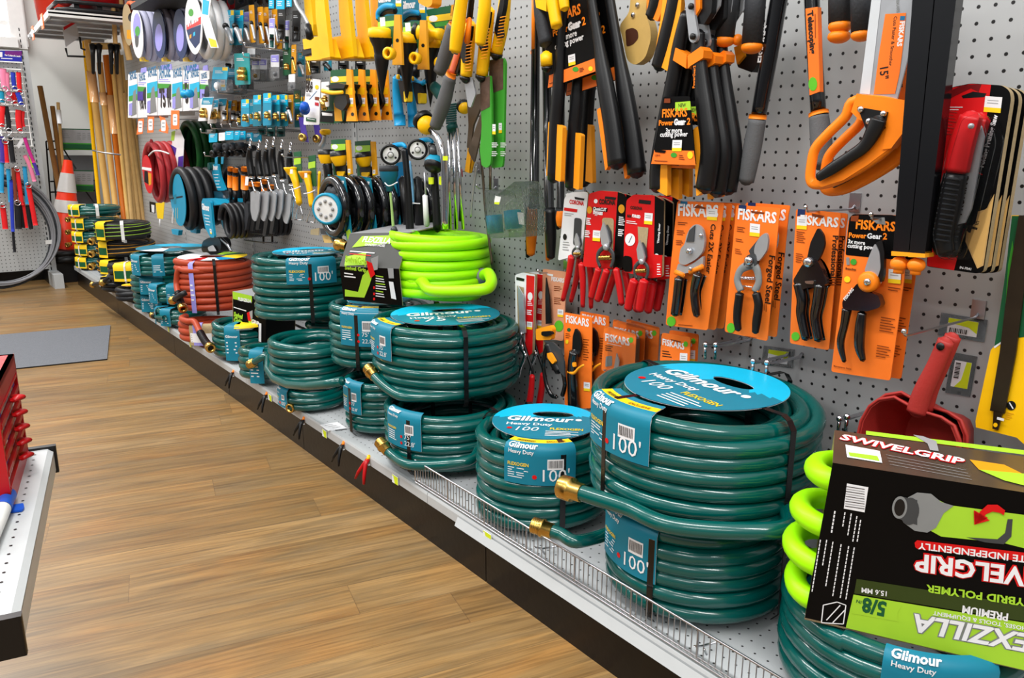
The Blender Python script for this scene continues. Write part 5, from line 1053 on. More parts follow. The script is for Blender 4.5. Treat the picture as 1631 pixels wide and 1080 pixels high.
# ---- lower row behind the hoses
I = It('hedge_shears', 'long shears with chrome lever on a white and red card', 'shears', 835, 436, .10, 'long shears on white and red cards')
I.P('card', rr([(820, 438), (832, 434), (852, 437), (848, 560), (838, 573), (822, 560)], 3), white_c, t=.008, edge=burlap, D=[('f', [(838, 438), (851, 440), (848, 562), (836, 572)], red_c), ('c', (844, 472, 4, 6.5), white_c), ('L', (840, 480), (8, 0), 3, (0, 3), white_c), ('L', (839, 494), (8, 1), 3, (0, 3), white_c, 1.6), ('s', (839, 512), (9, 1), (-.4, 12)), ('f', [(822, 441), (835, 444), (834, 448), (822, 446)], blackp), ('f', [(823, 455), (834, 458), (835, 535), (825, 530)], burlap)])
I.P('blade', [(824, 455), (833, 470), (837, 530), (828, 532)], steel, d=.01, t=.003); I.T('lever', [(830, 530), (828, 550), (836, 566), (830, 585), (827, 600)], [2.5, 3, 3.5, 2.5, 2], chrome, d=.012); I.T('lever', [(832, 535), (838, 560), (848, 590), (847, 605)], [2, 3, 2.5, 2], blackp, d=.01); I.T('grip', [(848, 598), (846, 625), (842, 650)], [5, 6, 6], red_p, d=.012)
I.bolt([(831, 552), (836, 566)], 4, chrome, .02); dup(I.t, (.034, -.004, .0), 'long shears on a white and red card, behind the front pair')
I = It('grass_shears', 'dark narrow shears on a pale orange clear-packed card beside the long red card', 'shears', 880, 430, .07)
I.P('card', rr([(864, 428), (902, 433), (897, 543), (862, 538)], 3), mat('faded_orange_card', (215, 150, 115), .4), t=.003, D=[('t', F, (878, 447), (898, 450), white_c, 1.1, .03), ('f', rr([(870, 435), (881, 437), (880, 440), (871, 438)], 1), white_c), ('L', (882, 456), (12, 1), 3, (0, 3), brownk), ('L', (882, 474), (12, 1), 4, (0, 3), brownk), ('s', (888, 492), (9, 1), (-.3, 12)), ('c', (890, 519, 7, 9), greenb)])
I.P('blade', [(869, 442), (874, 470), (877, 515), (869, 516), (868, 470)], blackp, d=.012, t=.004)
hook(857, 432, .1, 'short zinc hook above the pale orange card')
I = It('bypass_lopper', 'bypass lopper with a curved black blade and amber catch, left of the lower orange cards', 'lopper', 870, 520, .14)
I.P('catch_frame', rr([(853, 524), (876, 518), (880, 524), (878, 541), (854, 542)], 3), orange_d, d=.004, t=.012); I.P('catch_latch', rr([(862, 528), (876, 527), (880, 532), (870, 536), (862, 534)], 2), blackp, d=.01, t=.008)
I.P('blade', [(866, 541), (880, 545), (892, 556), (898, 576), (899, 600), (890, 590), (878, 560)], gd_, d=.004, t=.005); I.T('grip', [(872, 548), (881, 575), (890, 592)], [7, 8, 7], blackp); I.T('loop_handle', [(870, 552), (866, 580), (870, 610), (878, 628), (886, 632)], [3.5, 3.5, 4, 4, 4], blackg, d=-.004); I.T('loop_handle', [(896, 590), (900, 612), (896, 630)], [4, 4, 4], blackg, d=-.004); I.P('button', rr([(871, 562), (876, 562), (884, 576), (880, 580), (872, 570)], 2), orange_d, d=.014, t=.008)
I = It('pruning_saw', 'pruning shears with black curved blade on an orange card, left one of the lower row', 'pruning shears', 915, 500, .11, 'lower row of small orange cards')
I.P('card', rr([(898, 497), (943, 505), (942, 650), (900, 650)], 3), orange_c, t=.002, D=[('t', F, (901, 513), (938, 520), white_c, 1.1, .03), ('c', (906, 525, 3, 3), greend), ('L', (901, 531), (8, 1), 3, (0, 3), brownk), ('c', (903, 544, 2.5, 3.5), yellow_c), ('L', (929, 540), (9, 1), 9, (0, 4), brownk), ('s', (930, 608), (10, 1), (0, 14))])
I.P('blade', rr([(911, 560), (912, 536), (916, 522), (923, 530), (926, 550), (922, 570)], 3), blackp, d=.012, t=.005); I.T('grip', [(915, 560), (912, 590), (915, 650)], [9, 9, 11], blackg, d=.014, flat=.9); I.T('catch', [(905, 592), (914, 594), (922, 586), (930, 581)], [2.5, 2.5, 2, 2], orange_d, d=.024); I.P('button', rr([(911, 577), (916, 577), (917, 584), (912, 584)], 1.5), orange_d, d=.024, t=.004)
dup(I.t, (.036, -.022, .002), 'pruning shears on an orange card, second in the lower row')
I = It('garden_snips', 'garden snips on a clear-packed orange card, third in the lower row', 'pruning shears', 985, 520, .11, 'lower row of small orange cards')
c_ = [(962, 518), (1013, 532), (1010, 600), (958, 590)]
I.P('card', rr(c_, 4), orange_c, t=.002, D=[('t', F, (964, 542), (1003, 550), white_c, 1.1, .03), ('c', (1005, 541, 3.5, 4.5), greenb), ('L', (964, 550), (12, 2), 3, (0, 3.4), ink, 1.3), ('f', rr([(965, 567), (975, 566), (975, 582), (964, 584)], 2), gp), ('l', (967, 546), (990, 551), white_c, .8)])
I.P('snip_blade', [(982, 562), (986, 575), (984, 592), (977, 590)], steel, d=.01, t=.003); I.P('blister', rr([(962, 519), (1013, 532), (1010, 600), (959, 590)], 4), blister, d=.016, t=.014)
dup(I.t, (.03, .0, .012), 'garden snips on an orange card, behind the third card of the lower row'); dup(I.t, (.045, -.03, .016), 'garden snips on an orange card with a white price sticker, fourth in the lower row')
I = It('garden_snips', 'small orange card of precision snips above the largest hose coil', 'pruning shears', 1075, 535, .1, 'lower row of small orange cards')
I.P('card', rr([(1054, 529), (1100, 536), (1097, 600), (1050, 592)], 4), orange_c, t=.002, D=[('t', F, (1055, 548), (1090, 556), white_c, 1.1, .03), ('c', (1092, 547, 3.5, 4.5), greenb), ('L', (1055, 558), (15, 2), 3, (0, 4), ink, 1.4), ('s', (1083, 561), (12, 1), (-.5, 20)), ('f', [(1068, 539), (1085, 543), (1083, 545), (1069, 541)], brownk)]); I.P('snip_blade', [(1070, 572), (1074, 580), (1072, 596), (1066, 592)], steel, d=.008, t=.003)
dup(I.t, (.022, -.003, .004), 'small orange card behind the precision snips card')
for x, y, lb in ((1124, 548, 'left chrome hook of the pair right of the small orange card'), (1140, 548, 'right chrome hook of the pair right of the small orange card'), (1200, 574, 'left chrome hook tip below the price label'), (1222, 576, 'right chrome hook tip below the price label'), (1338, 665, 'left chrome hook tip above the black carton'), (1350, 662, 'right chrome hook tip above the black carton')):
    p = w(x, y, .12); mb = MB(); mb.tube([p+Vector((0, 0, -.03)), p, p+Vector((.01, 0, -.004)), (WX-.01, p.y, p.z-.006), (WX-.001, p.y, p.z)], .0036, chrome, 8, rnd=True); mb.ball(p, .0062, chrome, 12, (1, 1, 1.1)); single(mb, 'peg_hook', lb, 'hook', (WX, p.y, p.z), 'zinc hooks in the pegboard')
# ============================================================ goods hanging on the pegboard (far half)
def rings(I, px, py, rpx, d, n, tr, m, name='coiled_hose', wob=.02, ky=1):
    c = w(px, py, d); R = rpx*mpp(c); mb = MB(); path = []; N = int(30*n)
    for i in range(N+1):
        a = 2*math.pi*i/30; r = (R-tr)*(1+wob*math.sin(a*1.03+px)); path.append((c.x+tr+1.9*tr*i/30, c.y+r*ky*math.cos(a), c.z+r*math.sin(a)))
    mb.tube(path, tr, m, 8); return mb.build(name, I.t)
def xdisc(I, name, px, py, rpx, d, m, t=.003, ky=1, hole=0, kd=36, D=(), seg=None):
    c = w(px, py, d); R = rpx*mpp(c); mb = MB(); P = []
    a0, a1 = seg or (0, 2*math.pi)
    pts = [Vector((c.x, c.y+R*ky*math.cos(a0+(a1-a0)*i/kd), c.z+R*math.sin(a0+(a1-a0)*i/kd))) for i in range(kd)]
    if hole:
        inn = [Vector((c.x, c.y+R*ky*hole*math.cos(2*math.pi*i/kd), c.z+R*hole*math.sin(2*math.pi*i/kd))) for i in range(kd)]
        for dx in (0, t): o = Vector((dx, 0, 0)); mb.add([p+o for p in pts+inn], [(i, (i+1) % kd, kd+(i+1) % kd, kd+i) if not dx else (kd+i, kd+(i+1) % kd, (i+1) % kd, i) for i in range(kd)], m)
        mb.add(pts+[p+Vector((t, 0, 0)) for p in pts], [(i, kd+i, kd+(i+1) % kd, (i+1) % kd) for i in range(kd)], m)
    else: mb.prism(pts, (t, 0, 0), m)
    deco(mb, wall(d), D); return mb.build(name, I.t)
HG = 'coiled hoses hanging from hooks at the far end'
for px, lb in ((216, 'pale grey hose coil with white printed disc, leftmost of three hanging together'), (251, 'pale grey hose coil with dark blue disc edge, middle of three at the top left'), (285, 'pale grey hose coil, right of three at the top left')):
    I = It('hanging_hose', lb, 'garden hose', px, 57, .30, HG); rings(I, px, 56, 41, .30, 3.2, .0155, hose_grey)
    xdisc(I, 'printed_disc', px, 56, 37, .303, white_c if px == 216 else navy, D=[('f', ell(px, 45, 6, 22), lilac if px == 216 else blue_l), ('c', (px, 66, 3, 12), blackp), ('c', (px+1, 52, 4, 8), green_c)] if px == 216 else [('f', ell(px, 62, 6, 22), lilac)])
    I.P('yellow_tab', [(px+4, 93), (px+12, 93), (px+13, 100), (px+5, 100)], yellow_c, d=-.02, t=.02)
I = It('hanging_hose', 'orange hose coil hanging behind the pale grey hoses at the top left corner', 'garden hose', 200, 30, .36, HG); rings(I, 203, 42, 37, .16, 5, .014, hose_orange); xdisc(I, 'printed_disc', 201, 42, 31, .163, burlap, D=[('c', (207, 30, 5, 7), blackp), ('f', [(200, 50), (213, 50), (213, 66), (200, 64)], ochre_c)])
I = It('hanging_hose', 'white hose coil with printed card, right of the pale grey hoses', 'garden hose', 312, 48, .36, HG); rings(I, 309, 44, 50, .36, 3.2, .017, white_c)
xdisc(I, 'printed_disc', 306, 42, 44, .363, white_c, D=[('f', [(295, 42), (318, 28), (318, 40), (295, 50)], red_c), ('t', 'B Marine', (297, 44), (314, 34), white_c, 1.3, .05), ('f', [(295, 50), (318, 41), (316, 70), (309, 79), (300, 66)], navy), ('c', (302, 22, 4, 6), green_c), ('f', [(300, 58), (303, 56), (303, 62), (300, 64)], ochre_c), ('f', [(306, 54), (309, 52), (309, 58), (306, 60)], cyan_l)])
I.P('hang_card', [(320, 0), (334, 0), (331, 30), (340, 60), (346, 78), (334, 78), (326, 60), (318, 30)], white_c, d=.01, D=[('f', [(321, 0), (331, 4), (329, 26), (320, 24)], cyan_l), ('f', [(330, 62), (342, 66), (344, 77), (334, 76)], yellow_c)])
I = It('hanging_hose', 'red coiled hose with white tie hanging below the boxed hoses', 'garden hose', 240, 275, .30, HG); rings(I, 236, 276, 49, .32, 5.2, .017, hose_red)
xdisc(I, 'printed_card', 234, 280, 30, .322, red_c, D=[('f', [(225, 268), (240, 270), (240, 275), (225, 272)], white_c), ('f', [(229, 274), (234, 275), (236, 296), (229, 292)], black_c), ('f', [(235, 277), (240, 279), (240, 296), (236, 298)], ochre_c)])
I.T('tie', [(236, 250), (244, 243), (256, 243), (268, 247)], [1.2]*4, white_c, d=.02, flat=1)
I.T('end', [(240, 226), (236, 243)], [3, 3], hose_red, d=.0)
I = It('hanging_hose', 'dark green hose coil hanging behind the red one, with a printed card', 'garden hose', 300, 240, .16, HG); rings(I, 293, 240, 46, .18, 4.2, .018, hose_green)
I.P('hang_card', [(274, 212), (285, 208), (292, 225), (290, 275), (282, 274), (272, 240)], white_c, d=.05, D=[('f', [(270, 232), (280, 238), (278, 250), (271, 246)], purple), ('f', [(283, 252), (291, 250), (290, 274), (282, 274)], purple), ('f', [(272, 212), (278, 210), (276, 226), (271, 226)], lime_l)])
for px, py, r, d, lb in ((280, 319, 51, .34, 'black hose coil with teal wheel card, left of two hanging low on the left'), (309, 316, 47, .24, 'black hose coil with teal wheel card, right of two hanging low on the left')):
    I = It('hanging_hose', lb, 'garden hose', px, py, d, HG); rings(I, px, py, r, d, 3, .021, hose_dark, wob=.005)
    xdisc(I, 'wheel_card', px+2, py, r*.84, d-.016, aqua, D=[('t', 'Gilmour', (px-6, py+40), (px-4, py+16), white_c, 1), ('l', (px-12, py), (px+10, py-4), blackp, 2.5), ('f', [(px-4, py-6), (px, py-8), (px, py+8), (px-4, py+8)], teal_l), ('L', (px-1, py+14), (0, 22), 2, (3, 0), yellow_c)])
    I.P('tab', [(px-8, py+48), (px+4, py+50), (px+3, py+58), (px-6, py+56)], aqua, t=.02)
I = It('hanging_spool', 'black flat-hose spool with a teal label strap, hanging below the boxes', 'garden hose', 350, 352, .30, 'black spools with teal label straps'); rings(I, 354, 354, 29, .29, 9, .012, hose_dark)
I.P('label_strap', rr([(320, 322), (334, 322), (336, 338), (338, 360), (341, 380), (335, 381), (326, 365), (321, 340)], 3), aqua, d=.004, t=.01, D=[('t', 'Gilmour', (321, 335), (333, 338), white_c, 1.2, .05), ('L', (324, 344), (9, 2), 4, (1, 5), white_c), ('s', (333, 366), (3, 1), (1, 8))])
I.P('strap_top', [(322, 318), (340, 320), (345, 328), (334, 330), (320, 324)], aqua, d=-.01, t=.06)
dup(I.t, (.08, 0, 0), 'black flat-hose spool with a teal label strap, behind the front one')
I = It('hanging_spool', 'black spool with a long slanted teal label strap, above the other spools', 'garden hose', 350, 285, .2, 'black spools with teal label straps'); rings(I, 362, 296, 30, .18, 5, .013, hose_dark); xdisc(I, 'cap', 331, 267, 6, .22, teald, t=.04)
I.P('label_strap', rr([(335, 264), (346, 263), (350, 285), (358, 305), (346, 306), (340, 290), (336, 275)], 2), aqua, d=.004, t=.01, D=[('t', 'Gilmour', (336, 272), (346, 272), white_c, 1.2, .05), ('L', (339, 280), (8, 0), 5, (1.2, 5), white_c)])
I.P('hanger', [(341, 249), (345, 250), (345, 263), (341, 263)], aqua, t=.003); I.P('hanger', [(351, 251), (355, 252), (354, 263), (351, 263)], aqua, t=.003)
I = It('clear_package', 'teal card in a clear package among the black spools', 'package', 345, 315, .2); I.P('card', [(323, 306), (352, 307), (360, 322), (340, 324), (328, 316)], aqua, D=[('f', [(354, 312), (358, 314), (358, 322), (355, 322)], white_c)])
I.P('clear_bag', [(322, 304), (362, 306), (364, 326), (334, 326)], plastic, d=.01, t=.015)
I = It('hose_nozzle', 'black fan-shaped sprayer head lying low against the pegboard below the spools', 'nozzle', 335, 395, .2); I.P('head', rr([(320, 398), (322, 386), (332, 380), (348, 380), (352, 392), (350, 404), (322, 404)], 4), blackp, t=.05); I.T('blade', [(352, 382), (362, 392), (368, 402)], [3, 3, 2.5], chrome); I.P('foot', rr([(330, 396), (338, 392), (344, 402), (332, 402)], 2), white_c, d=.01)
# boxed expandable hoses
for i, (a, b, c, top, bot, L) in enumerate((((203, 117, 0), (218, 122, 0), (234, 122, 0), 118, 190, '100'), ((232, 115, 0), (250, 112, 0), (274, 114, 0), 113, 186, '75'), ((250, 114, 0), (256, 113, 0), (290, 114, 0), 112, 183, '50'), ((272, 116, 0), (290, 113, 0), (317, 114, 0), 114, 179, '50'), ((300, 116, 0), (317, 114, 0), (332, 113, 0), 114, 178, '50'))):
    if i == 2: continue
    I = It('boxed_expandable_hose', ('leftmost', 'second', '', 'third', 'rightmost')[i]+' white and lilac boxed hose in the row above the orange price flags', 'boxed hose', a[0], top, .28, 'white and lilac boxed hoses'); x0, x1, x2 = a[0], b[0], c[0]
    pl = wall(.28-.0); A_1 = w(x1, top, .28); k = Vector((.11, 0, 0))
    I.P('box', [(x1, top), (x2, top+1), (x2-1, bot-1), (x1, bot)], white_c, d=0, t=.11, D=[('f', [(x1, top+22), (x2, top+23), (x2, top+30), (x1, top+30)], green_c), ('f', [(x1, top+30), (x2, top+30), (x2, top+44), (x1, top+45)], lilac if i else purple), ('t', 'XHOSE', (x1+2, top+14), (x2-4, top+11), blue_l, 1.3, .03), ('L', (x1+1, top+16), (x2-x1-4, 0), 2, (0, 3), lilac), ('t', L+' ft', (x1+4, bot-14), (x2-2, bot-15), ink, 1.1, .05), ('c', (x2-4, top+36, 4, 12), blackp)])
    # the side face of the box towards the camera: a shallower panel with a picture
    P = [w(x0, top+3, .28), w(x1-.5, top, .28), w(x1-.5, bot, .28), w(x0, bot, .28)]; mb = MB(); mb.prism([p+Vector((-.002, 0, 0)) for p in P], (.1, 0, 0), white_c)
    deco(mb, wall(.282), [('f', [(x0+.5, top+22), (x1-1, top+18), (x1-1, top+36), (x0+.5, top+40)], cyan_l), ('f', [(x0+.5, top+38), (x1-1, top+34), (x1-1, top+44), (x0+.5, top+46)], green_c), ('f', [(x0+4, bot-2), (x0+8, top+30), (x0+12, top+26), (x1-2, bot-6)], gp), ('f', [(x0+1, bot-22), (x0+6, bot-24), (x0+6, bot-4), (x0+1, bot-4)], lilac), ('t', 'XHOSE', (x0+2, top+12), (x1-2, top+9), blue_l, 1.2, .03)])
    mb.build('picture_panel', I.t); I.P('hang_tab', [(x1+5, top-7), (x2-3, top-9), (x2-2, top), (x1+4, top)], lilac, t=.002)
I = It('quick_connector', 'small blue valve hanging in front of the boxed hoses', 'hose fitting', 297, 152, .34); p = w(291, 152, .34); MB().lathe(p, (.25, -.97, 0), [(0, 0), (.017, 0), (.018, .012), (.012, .02), (.012, .035), (.018, .045), (.017, .06), (0, .06)], blue_p, 16).build('body', I.t)
for i, q in enumerate((([(219, 192), (228, 191), (226, 215), (216, 217)]), ([(234, 188), (244, 188), (243, 213), (233, 214)]), ([(252, 187), (261, 190), (267, 206), (266, 215), (251, 211), (257, 204)]), ([(271, 178), (284, 178), (284, 208), (271, 208)]))):
    m = MB().ppoly(wall(.35), q, .001, orange_c); cx_ = sum(p[0] for p in q)/len(q); cy_ = sum(p[1] for p in q)/len(q); deco(m, wall(.35), [('f', rr([(cx_-3.5, cy_-9), (cx_+3.5, cy_-9), (cx_+3.5, cy_+9), (cx_-3.5, cy_+9)], 2), white_c), ('l', (cx_-2, cy_-4), (cx_+2, cy_-4), ink, 1), ('l', (cx_-2, cy_+2), (cx_+2, cy_+2), ink, 1)])
    single(m, 'price_flag', ('leftmost', 'second', 'curled third', 'rightmost')[i]+' orange price flag below the boxed hoses', 'price tag', w(cx_, cy_, .35), 'orange price flags')
hook(281, 190, .3, 'hook tip beside the rightmost orange price flag')
I = It('hang_card', 'yellow and black hanging card below the red hose', 'card', 245, 325, .12); I.P('card', [(237, 323), (247, 325), (246, 342), (238, 340)], black_c, D=[('f', [(240, 328), (245, 329), (245, 341), (241, 340)], white_c)]); I.P('yellow_flap', [(247, 326), (261, 324), (259, 351), (250, 350)], yellow_c, D=[]); I.T('pin', [(254, 352), (254, 363)], [1.6, 1.6], white_c)
# ------------------------------------------------------------ small fittings: three crowded rows
FG = 'carded hose fittings in crowded rows'
def pack(name, label, cx, cy, wd_, ht, d, card, body, kind, lean=0, D=()):
    """carded fitting: card, clear bag or brass / black fitting in front"""
    I = It(name, label, 'hose fitting', cx, cy-ht/2, d, FG); l = lean
    q = [(cx-wd_/2+l, cy-ht/2), (cx+wd_/2+l, cy-ht/2-1), (cx+wd_/2, cy+ht/2-1), (cx-wd_/2, cy+ht/2)]
    I.P('card', rr(q, 1.5), card, t=.002, D=list(D)+[('L', (cx-wd_*.35+l*.8, cy-ht*.34), (wd_*.6, 0), 2, (0, 2.6), white_c)])
    if kind == 'brass': p = w(cx, cy+ht*.18, d+.012); r = mpp(p)*wd_*.34; MB().lathe(p+Vector((0, 0, r*1.4)), (0, 0, -1), [(0, 0), (r*.7, 0), (r*.8, r*.5), (r*1.1, r*.55), (r*1.1, r*1.2), (r*.8, r*1.3), (r*1.15, r*1.6), (r*1.15, r*2.4), (0, r*2.5)], brass, 10).build('brass_fitting', I.t)
    elif kind == 'elbow': I.T('elbow_fitting', [(cx-wd_*.3, cy), (cx, cy+ht*.12), (cx+wd_*.4, cy+ht*.42)], [wd_*.28, wd_*.3, wd_*.24], body, d=.03, flat=1, k=10); I.T('collar', [(cx-wd_*.36, cy-ht*.06), (cx-wd_*.2, cy)], [wd_*.36, wd_*.34], blackp, d=.03, flat=1, k=10)
    elif kind == 'bag': I.P('clear_bag', rr([(cx-wd_*.7, cy+ht*.0), (cx+wd_*.6, cy+ht*.0), (cx+wd_*.7, cy+ht*.55), (cx-wd_*.6, cy+ht*.58)], 2), plastic, d=.016, t=.02); p = w(cx, cy+ht*.3, d+.008); MB().ball(p, mpp(p)*wd_*.3, body, 8).build('washers', I.t)
    elif kind == 'barrel': I.T('barrel', [(cx, cy), (cx, cy+ht*.42)], [wd_*.36, wd_*.36], body, d=.02, flat=1, k=12, rnd=False); I.T('ring', [(cx, cy+ht*.1), (cx, cy+ht*.2)], [wd_*.42, wd_*.42], blackp, d=.02, flat=1, k=12, rnd=False)
    return I.t
names = {'brass': 'brass_fitting_pack', 'elbow': 'elbow_fitting_pack', 'bag': 'washer_pack', 'barrel': 'hose_mender_pack'}
rows = [  # cx, cy, w, h, depth, card, body, kind, lean, label
 (345, 52, 15, 60, .24, white_c, yellow, 'bag', 4, 'white and yellow bagged fitting, leftmost of the upper fittings row'), (362, 46, 14, 56, .26, aqua, steel, 'elbow', 2, 'grey elbow fitting on a teal card, left of two in the upper row'), (377, 46, 14, 56, .24, aqua, steel, 'elbow', 2, 'grey elbow fitting on a teal card, right of two in the upper row'),
 (391, 46, 10, 50, .2, white_c, steel, 'elbow', 0, 'steel elbow fitting on a white card in the upper row'), (401, 40, 8, 60, .22, ochre_c, steel, 'elbow', -3, 'steel fitting on a narrow yellow card, left of two'), (415, 42, 8, 58, .2, ochre_c, steel, 'elbow', -3, 'steel fitting on a narrow yellow card, right of two'),
 (424, 30, 12, 24, .14, white_c, grey_c, 'none', 0, 'white card hanging behind the fittings in the upper row'), (431, 56, 9, 50, .24, white_c, teald, 'barrel', 0, 'ribbed teal fitting with a yellow foot in the upper row'), (446, 40, 12, 50, .22, blackp, blackp, 'barrel', 0, 'black tap connector hanging at the right of the upper row'), (443, 62, 8, 40, .14, ochre_c, steel, 'none', 0, 'dark yellow card behind the black tap connector'),
 (362, 103, 12, 14, .24, white_c, blackp, 'barrel', 0, 'black ring in a clear bag above the second row'),
 (346, 128, 24, 38, .28, cyan_l, white_c, 'bag', 4, 'pale cyan bagged washers, leftmost of the second row'), (366, 124, 12, 40, .22, teald, steel, 'bag', 5, 'dark teal bagged clips in the second row'), (385, 112, 24, 50, .28, mat('bright_teal_card', (10, 145, 150), .4), yellow_c, 'brass', -2, 'bright teal card with a small yellow roll, largest of the second row'),
 (405, 112, 12, 34, .2, white_c, brass, 'bag', 1, 'clear bag of brass parts, left of two in the second row'), (416, 112, 12, 34, .16, white_c, brass, 'bag', 1, 'clear bag of brass parts, right of two in the second row'), (436, 108, 13, 38, .2, white_c, steel, 'bag', 0, 'white card with a bag of steel parts in the second row'), (450, 108, 12, 34, .14, blackp, steel, 'bag', 0, 'dark card at the right end of the second row'),
 (455, 100, 12, 44, .2, greend, orange_d, 'brass', 0, 'green and yellow card with an orange fitting, beside the white tool card'), (466, 96, 7, 46, .2, ochre_c, brass, 'elbow', 0, 'narrow yellow card with a brass elbow'), (478, 104, 10, 40, .14, teal_l, steel, 'elbow', 0, 'steel elbow on a teal card beneath the yellow hooks'),
 (323, 176, 18, 38, .30, white_c, brass, 'brass', 7, 'white and teal bagged brass fitting, leftmost of the third row'), (336, 180, 14, 38, .26, white_c, brass, 'brass', 4, 'second bagged fitting of the third row'), (346, 178, 12, 34, .22, aqua, steel, 'brass', 2, 'third bagged fitting of the third row, teal top'), (356, 178, 9, 32, .24, ochre_c, steel, 'barrel', 1, 'yellow carded valve, left of two in the third row'), (370, 178, 9, 32, .2, ochre_c, steel, 'barrel', 1, 'yellow carded valve, right of two in the third row'), (363, 186, 10, 28, .18, blackp, steel, 'barrel', 0, 'black valve between the two yellow carded valves'), (380, 190, 12, 22, .2, blackp, blackp, 'brass', 0, 'black and brass connector low in the third row'),
 (389, 182, 13, 44, .26, aqua, brass, 'brass', 0, 'teal carded brass connector, first of the blue cards in the third row'), (399, 180, 9, 40, .2, cyan_l, brass, 'brass', 1, 'narrow cyan card behind the first blue card'), (408, 178, 13, 50, .26, teal_l, brass, 'brass', 0, 'teal carded double brass connector in the third row'), (424, 176, 13, 52, .26, aqua, brass, 'brass', 0, 'tallest teal carded brass connector of the third row'), (438, 178, 12, 50, .24, teal_l, brass, 'brass', 0, 'teal carded brass connector, second from the right of the third row'), (451, 178, 12, 50, .22, teal_l, brass, 'brass', 0, 'teal carded brass connector, rightmost before the purple package'),
 (460, 176, 9, 46, .2, ochre_c, steel, 'elbow', 1, 'yellow carded steel elbow right of the teal cards'), (415, 208, 12, 18, .16, teald, teald, 'barrel', 0, 'dark teal connector hanging under the third row, left'), (430, 210, 12, 18, .16, teald, teald, 'barrel', 0, 'dark teal connector hanging under the third row, middle'), (446, 210, 12, 20, .16, teald, teald, 'barrel', 0, 'dark teal connector hanging under the third row, right'),
 (338, 222, 13, 14, .28, cyan_l, teald, 'none', 0, 'cyan square tag, leftmost of the tag row'), (352, 220, 10, 13, .28, white_c, teald, 'none', 0, 'white square tag with yellow spot in the tag row'), (364, 218, 13, 14, .28, cyan_l, teald, 'none', 0, 'third cyan square tag in the tag row'), (375, 218, 9, 15, .24, cyan_l, teald, 'none', 2, 'slanted cyan tag in the tag row'), (385, 218, 9, 14, .22, cyan_l, teald, 'none', 0, 'fifth cyan tag in the tag row'), (396, 220, 10, 13, .2, aqua, teald, 'none', 0, 'striped cyan tag in the tag row'), (408, 221, 14, 13, .17, aqua, teald, 'none', 0, 'rightmost cyan tag in the tag row'),
 (334, 212, 16, 8, .18, teald, teald, 'none', 0, 'dark teal connectors above the cyan tags')]
for cx, cy, a, b, d, cm, bm, kd, ln, lb in rows:
    D = []
    if cm in (aqua, teal_l, cyan_l) and b > 30: D = [('f', [(cx-a/2+ln+.4, cy-b/2+.5), (cx+a/2+ln-.4, cy-b/2-.4), (cx+a/2+ln*.8-.4, cy-b*.2), (cx-a/2+ln*.8+.4, cy-b*.2)], cyan_l), ('f', [(cx+a*.1+ln, cy-b/2), (cx+a*.45+ln, cy-b/2), (cx+a*.45+ln, cy-b*.36), (cx+a*.1+ln, cy-b*.36)], yellow_c), ('s', (cx+a*.15, cy+b*.02), (a*.3, 0), (0, b*.3))]
    if cm is white_c and b > 30: D = [('f', [(cx-a/2+ln+.4, cy-b/2+.5), (cx+a/2+ln-.4, cy-b/2), (cx+a/2+ln*.7-.4, cy-b*.2), (cx-a/2+ln*.7+.4, cy-b*.2)], aqua if ln > 2 else lilac)]
    pt = pack(names.get(kd, 'square_tag'), lb, cx, cy, a, b, d, cm, bm, kd, ln, D)
    if b > 30 and d >= .2 and len(lb.split()) <= 11: dup(pt, (.055, -.004, -.003), 'matching pack hanging behind the '+lb)
for cx, cy, a, b, d, cm, bm, kd, lb in ((500, 106, 16, 26, .16, blackp, blackp, 'barrel', 'black connector hanging under the first yellow stake foot'), (520, 104, 12, 20, .14, teal_l, blackp, 'elbow', 'teal carded fitting under the yellow stakes'), (545, 104, 16, 20, .12, blackp, blackp, 'barrel', 'black connector under the second yellow stake'), (572, 104, 16, 18, .1, blackp, blackp, 'barrel', 'black connector under the rearmost yellow stake'),
        (472, 150, 10, 30, .2, greend, brass, 'brass', 'green carded brass fitting left of the white tool card'), (463, 132, 10, 24, .22, white_c, steel, 'bag', 'small clear bag of fittings above the blue knob'), (516, 152, 12, 40, .3, white_c, brass, 'brass', 'brass fitting pack between the white card and the sprinkler cards'), (352, 76, 12, 26, .2, white_c, brass, 'brass', 'small brass fitting below the bagged fittings at the left'), (398, 88, 12, 18, .22, white_c, steel, 'bag', 'small clear bag hanging above the bright teal card')):
    pack(names[kd], lb, cx, cy, a, b, d, cm, bm, kd, 0)
def cluster(lst, name, lab, cat, m, grp):
    for i, (cx, cy, r, d) in enumerate(lst):
        mb = MB(); p = w(cx, cy, d); q = mpp(p)*r; mb.lathe(p, (-.9, -.3, -.1), [(0, -q*1.5), (q*.8, -q*1.5), (q*.85, -q*.5), (q, -q*.4), (q, q*.5), (q*.7, q*.7), (q*.4, q*.65), (0, q*.4)], m, 12)
        single(mb, name, lab[i], cat, p, grp)
cluster([(344, 236, 6.5, .3), (359, 236, 6, .28), (369, 235, 6, .26), (379, 234, 6, .24), (389, 236, 6, .2), (398, 238, 5.5, .18)], 'quick_connector', [s+' dark grey connector in the upper line under the cyan tags' for s in ('leftmost', 'second', 'third', 'fourth', 'fifth', 'rightmost')], 'hose fitting', rubber, 'dark grey connectors under the cyan tags')
cluster([(339, 247, 6, .3), (350, 246, 5.5, .28), (359, 247, 5.5, .27), (367, 246, 5, .25), (377, 245, 5, .24), (388, 247, 5, .2)], 'quick_connector', [s+' black connector in the lower line under the cyan tags' for s in ('leftmost', 'second', 'third', 'fourth', 'fifth', 'rightmost')], 'hose fitting', blackp, 'black connectors under the cyan tags')
